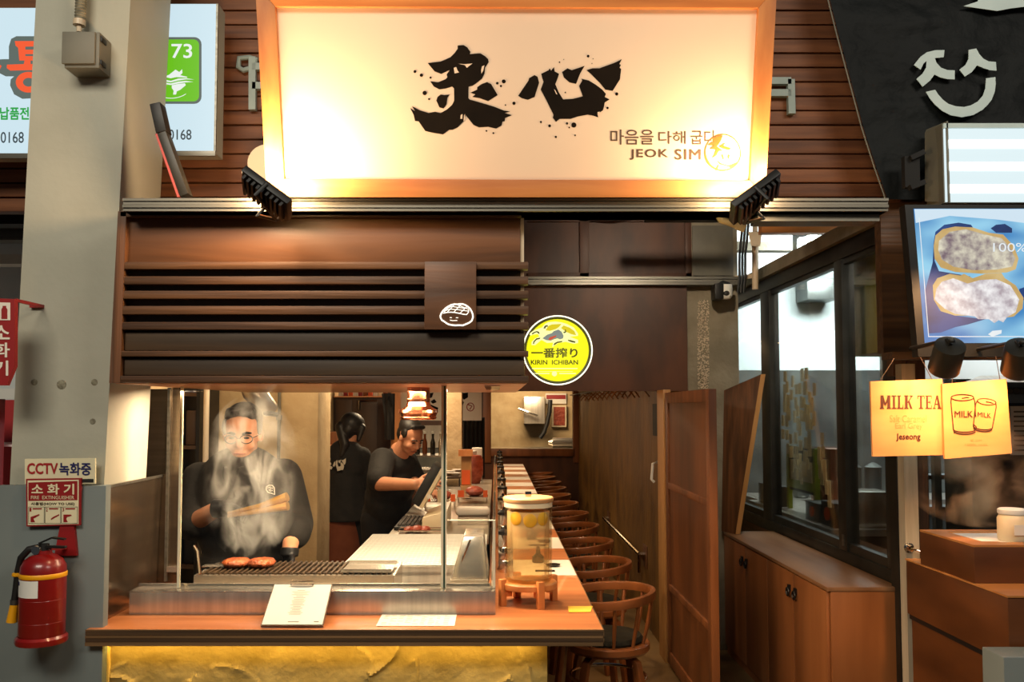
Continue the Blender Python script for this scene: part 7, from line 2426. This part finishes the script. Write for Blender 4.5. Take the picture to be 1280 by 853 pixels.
MB().bar((ec.x - 0.012, ye - 0.005, Z(679)), (ec.x + 0.03, ye - 0.005, Z(672)), 0.018, 0.005).bar((ec.x + 0.03, ye - 0.005, Z(672)), (ec.x + 0.072, ye - 0.005, Z(674)), 0.018, 0.005).build('lever', m_black, fe)
gq = V((ec.x - 0.014, ye - 0.020, Z(687)))
MB().lathe([(0.0, 0.008), (0.014, 0.008), (0.016, 0.0), (0.0, 0.0)], gq, 20, QF).build('gauge', m_chrome, fe)
MB().tube([(ec.x - 0.012, ye - 0.012, Z(684)), (ec.x - 0.040, ye - 0.02, Z(686)), (ec.x - 0.070, ye - 0.01, Z(697)), (ec.x - 0.084, ye, Z(715)), (ec.x - 0.088, ye, Z(735)), (ec.x - 0.093, ye, Z(752))], 0.0115, 12).build('hose', m_rubber, fe)
MB().cone((ec.x - 0.093, ye, Z(750)), (ec.x - 0.094, ye, Z(756)), 0.0135, None, 14).build('hose_collar', m_alu, fe)
MB().cone((ec.x - 0.094, ye, Z(756)), (ec.x - 0.101, ye, Z(778)), 0.0125, 0.017, 14).build('nozzle', m_yellowband, fe)
MB().lathe([(0.0135, Z(721)), (0.017, Z(720)), (0.017, Z(717)), (0.0135, Z(716))], (ec.x - 0.086, ye, 0), 14).build('hose_clip', m_yellowband, fe)
ehk = thing('extinguisher_bracket', 'dark red wall bracket behind the fire extinguisher on the column', 'bracket', (ec.x + 0.03, 3.05, Z(670)))
MB().hexa([(ec.x - 0.005, 3.045, Z(700)), (ec.x + 0.072, 3.045, Z(700)), (ec.x + 0.072, 3.059, Z(700)), (ec.x - 0.005, 3.059, Z(700))], [(ec.x + 0.012, 3.045, Z(661)), (ec.x + 0.060, 3.045, Z(661)), (ec.x + 0.060, 3.059, Z(661)), (ec.x + 0.012, 3.059, Z(661))]).build('plate', m_redsign, ehk)
MB().bar((ec.x + 0.035, 3.045, Z(690)), (ec.x + 0.01, ye + 0.022, Z(688)), 0.012, 0.008).build('hook', m_redsign, ehk)

# red hanging sign at the left edge
hs = thing('hanging_red_sign', 'red hanging sign with white vertical lettering at the left picture edge', 'sign', at(0, 380, 2.9))
flat([(-26, 372), (18.5, 374), (18.0, 458), (8, 482), (-18, 482), (-27, 458)], 2.90, 0.02, 'board', m_redsign, hs)
plr = (V((0, 2.8995, 0)), V((0, -1, 0)))
text_px('letter', '소', -9, 407, 12.5, 424.5, plr, m_white, hs, 0.02, 1.0, 0.0008)
text_px('letter', '화', -9, 428.5, 12.5, 447, plr, m_white, hs, 0.02, 1.0, 0.0008)
text_px('letter', '기', -9, 451, 10.5, 470, plr, m_white, hs, 0.02, 1.0, 0.0008)
mb = MB()
poly_px(mb, [(-10, 378), (13, 378.5), (13, 400.5), (-10, 400.5)], plr, 0.0008)
mb.build('pictogram_field', m_white, hs, fix=False)
mb = MB()
poly_px(mb, [(2, 399), (2, 387), (3.5, 384.5), (3.5, 382.5), (8, 382.5), (8, 384.5), (9.5, 387), (9.5, 399)], plr, 0.0014)
mb.build('pictogram', m_redsign, hs, fix=False)
MB().box(fx(16, 2.93), fx(19, 2.93), 2.921, 3.10, fz(378, 2.93), fz(374, 2.93)).box(fx(16, 2.93), fx(36, 3.1), 3.085, 3.0995, fz(378, 2.93), fz(374, 2.93)).build('bracket', m_redsign, hs)

# the neighbour's stall left of the column
ns = thing('neighbour_display', 'red framed glass display case with a pink tube at the left picture edge', 'display case', (-2.45, 4.2, 0))
yn = 4.2
X_ = lambda px: fx(px, yn)
MB().box(X_(-60), X_(-1), yn, yn + 0.05, 0, fz(497, yn)).build('frame_post', m_redsign, ns)
MB().box(X_(21), X_(31), yn, yn + 0.05, 0, fz(497, yn)).build('frame_post', m_pinkwall, ns)
MB().box(X_(-60), X_(31), yn, yn + 0.05, fz(499, yn), fz(486, yn)).build('top_rail', m_whitepaint, ns)
MB().cone((X_(9), yn + 0.08, fz(770, yn)), (X_(12), yn + 0.08, fz(528, yn)), 0.016, None, 12).build('tube', e_pink, ns)
MB().cone((X_(12), yn + 0.08, fz(527, yn)), (X_(12), yn + 0.08, fz(515, yn)), 0.020, None, 12).build('tube_cap', m_red, ns)
MB().box(X_(-60), X_(31), yn + 0.45, yn + 0.5, 0, fz(499, yn)).build('back_panel', m_pinkwall, ns)
for py in (560, 640, 720):
    MB().box(X_(-58), X_(30), yn + 0.12, yn + 0.449, fz(py, yn), fz(py, yn) + 0.01).build('shelf', m_whitepaint, ns)
struct('wall_neighbour', MB().box(-5, -1.97, 4.9, 5.0, 0, fz(298, 4.9)), m_whitetile)
struct('beam', MB().box(-5, -1.97, 4.3, 4.4, fz(300, 4.3), fz(282, 4.3)), m_alu)
struct('beam', MB().box(-5, -1.97, 4.1, 4.2, fz(280, 4.1), fz(262, 4.1)), m_black)
struct('beam', MB().box(-5, -1.97, 4.5, 4.6, fz(330, 4.5), fz(318, 4.5)), m_whitepaint)

# ------------------------------------------------------------------ marks and fittings belong to the part that carries them
CARRY = {
    'shop_sign': {'panel': ('brush_character', 'ink_splashes', 'brush_gaps', 'lettering', 'round_seal')},
    'fire_extinguisher': {'hose': ('hose_collar', 'nozzle', 'hose_clip'), 'label': ('label_print',), 'valve': ('gauge', 'lever', 'carrying_handle')},
    'water_dispenser': {'lid': ('lid_knob', 'lid_seal')},
    'milk_tea_board': {'board_face': ('letter', 'lettering')},
    'milk_can_board': {'board_face': ('can_drawing', 'lettering')},
    'round_lamp_sign': {'face': ('emblem_outline', 'emblem_mane', 'emblem_body', 'emblem_belly', 'emblem_limbs', 'lettering', 'printed_lines')},
    'food_screen': {'display': ('glow', 'shadow_hill', 'wrapper', 'roll_crust', 'roll_filling', 'roll_cream', 'plate_glint', 'lettering', 'white_border')},
    'cctv_sign': {'board': ('lettering', 'dark_label')},
    'extinguisher_sign': {'board': ('cream_field', 'red_field', 'lettering', 'picture_border', 'instruction_picture')},
    'hanging_red_sign': {'board': ('letter', 'pictogram_field', 'pictogram')},
    'light_box_sign': {'face': ('letter_outline', 'letter_fill', 'lettering', 'panel_border', 'green_panel', 'swimmer_emblem', 'emblem_ring')},
    'emblem_board': {'board': ('emblem_outline', 'emblem_hatching', 'emblem_face')},
    'clipboard': {'sheet': ('printed_lines',)},
    'paper_sheet': {'sheet': ('printed_lines',)},
    'price_sheet': {'paper': ('printed_lines',)},
    'tarpaulin': {'sheet': ('smile_stroke', 'eye_stroke', 'white_print')},
    'wall_poster': {'paper': ('brush_strokes', 'red_seal')},
    'person': {'jacket': ('collar', 'chest_emblem', 'back_print')},
    'till_screen': {'housing': ('display', 'power_button')},
}
for o in list(COL.objects):
    if o.parent is None and o.name.split('.')[0] in CARRY:
        kids = list(o.children)
        for holder, names in CARRY[o.name.split('.')[0]].items():
            h = next((c for c in kids if c.name.split('.')[0] == holder), None)
            if h:
                for c in kids:
                    if c is not h and c.name.split('.')[0] in names:
                        c.parent = h
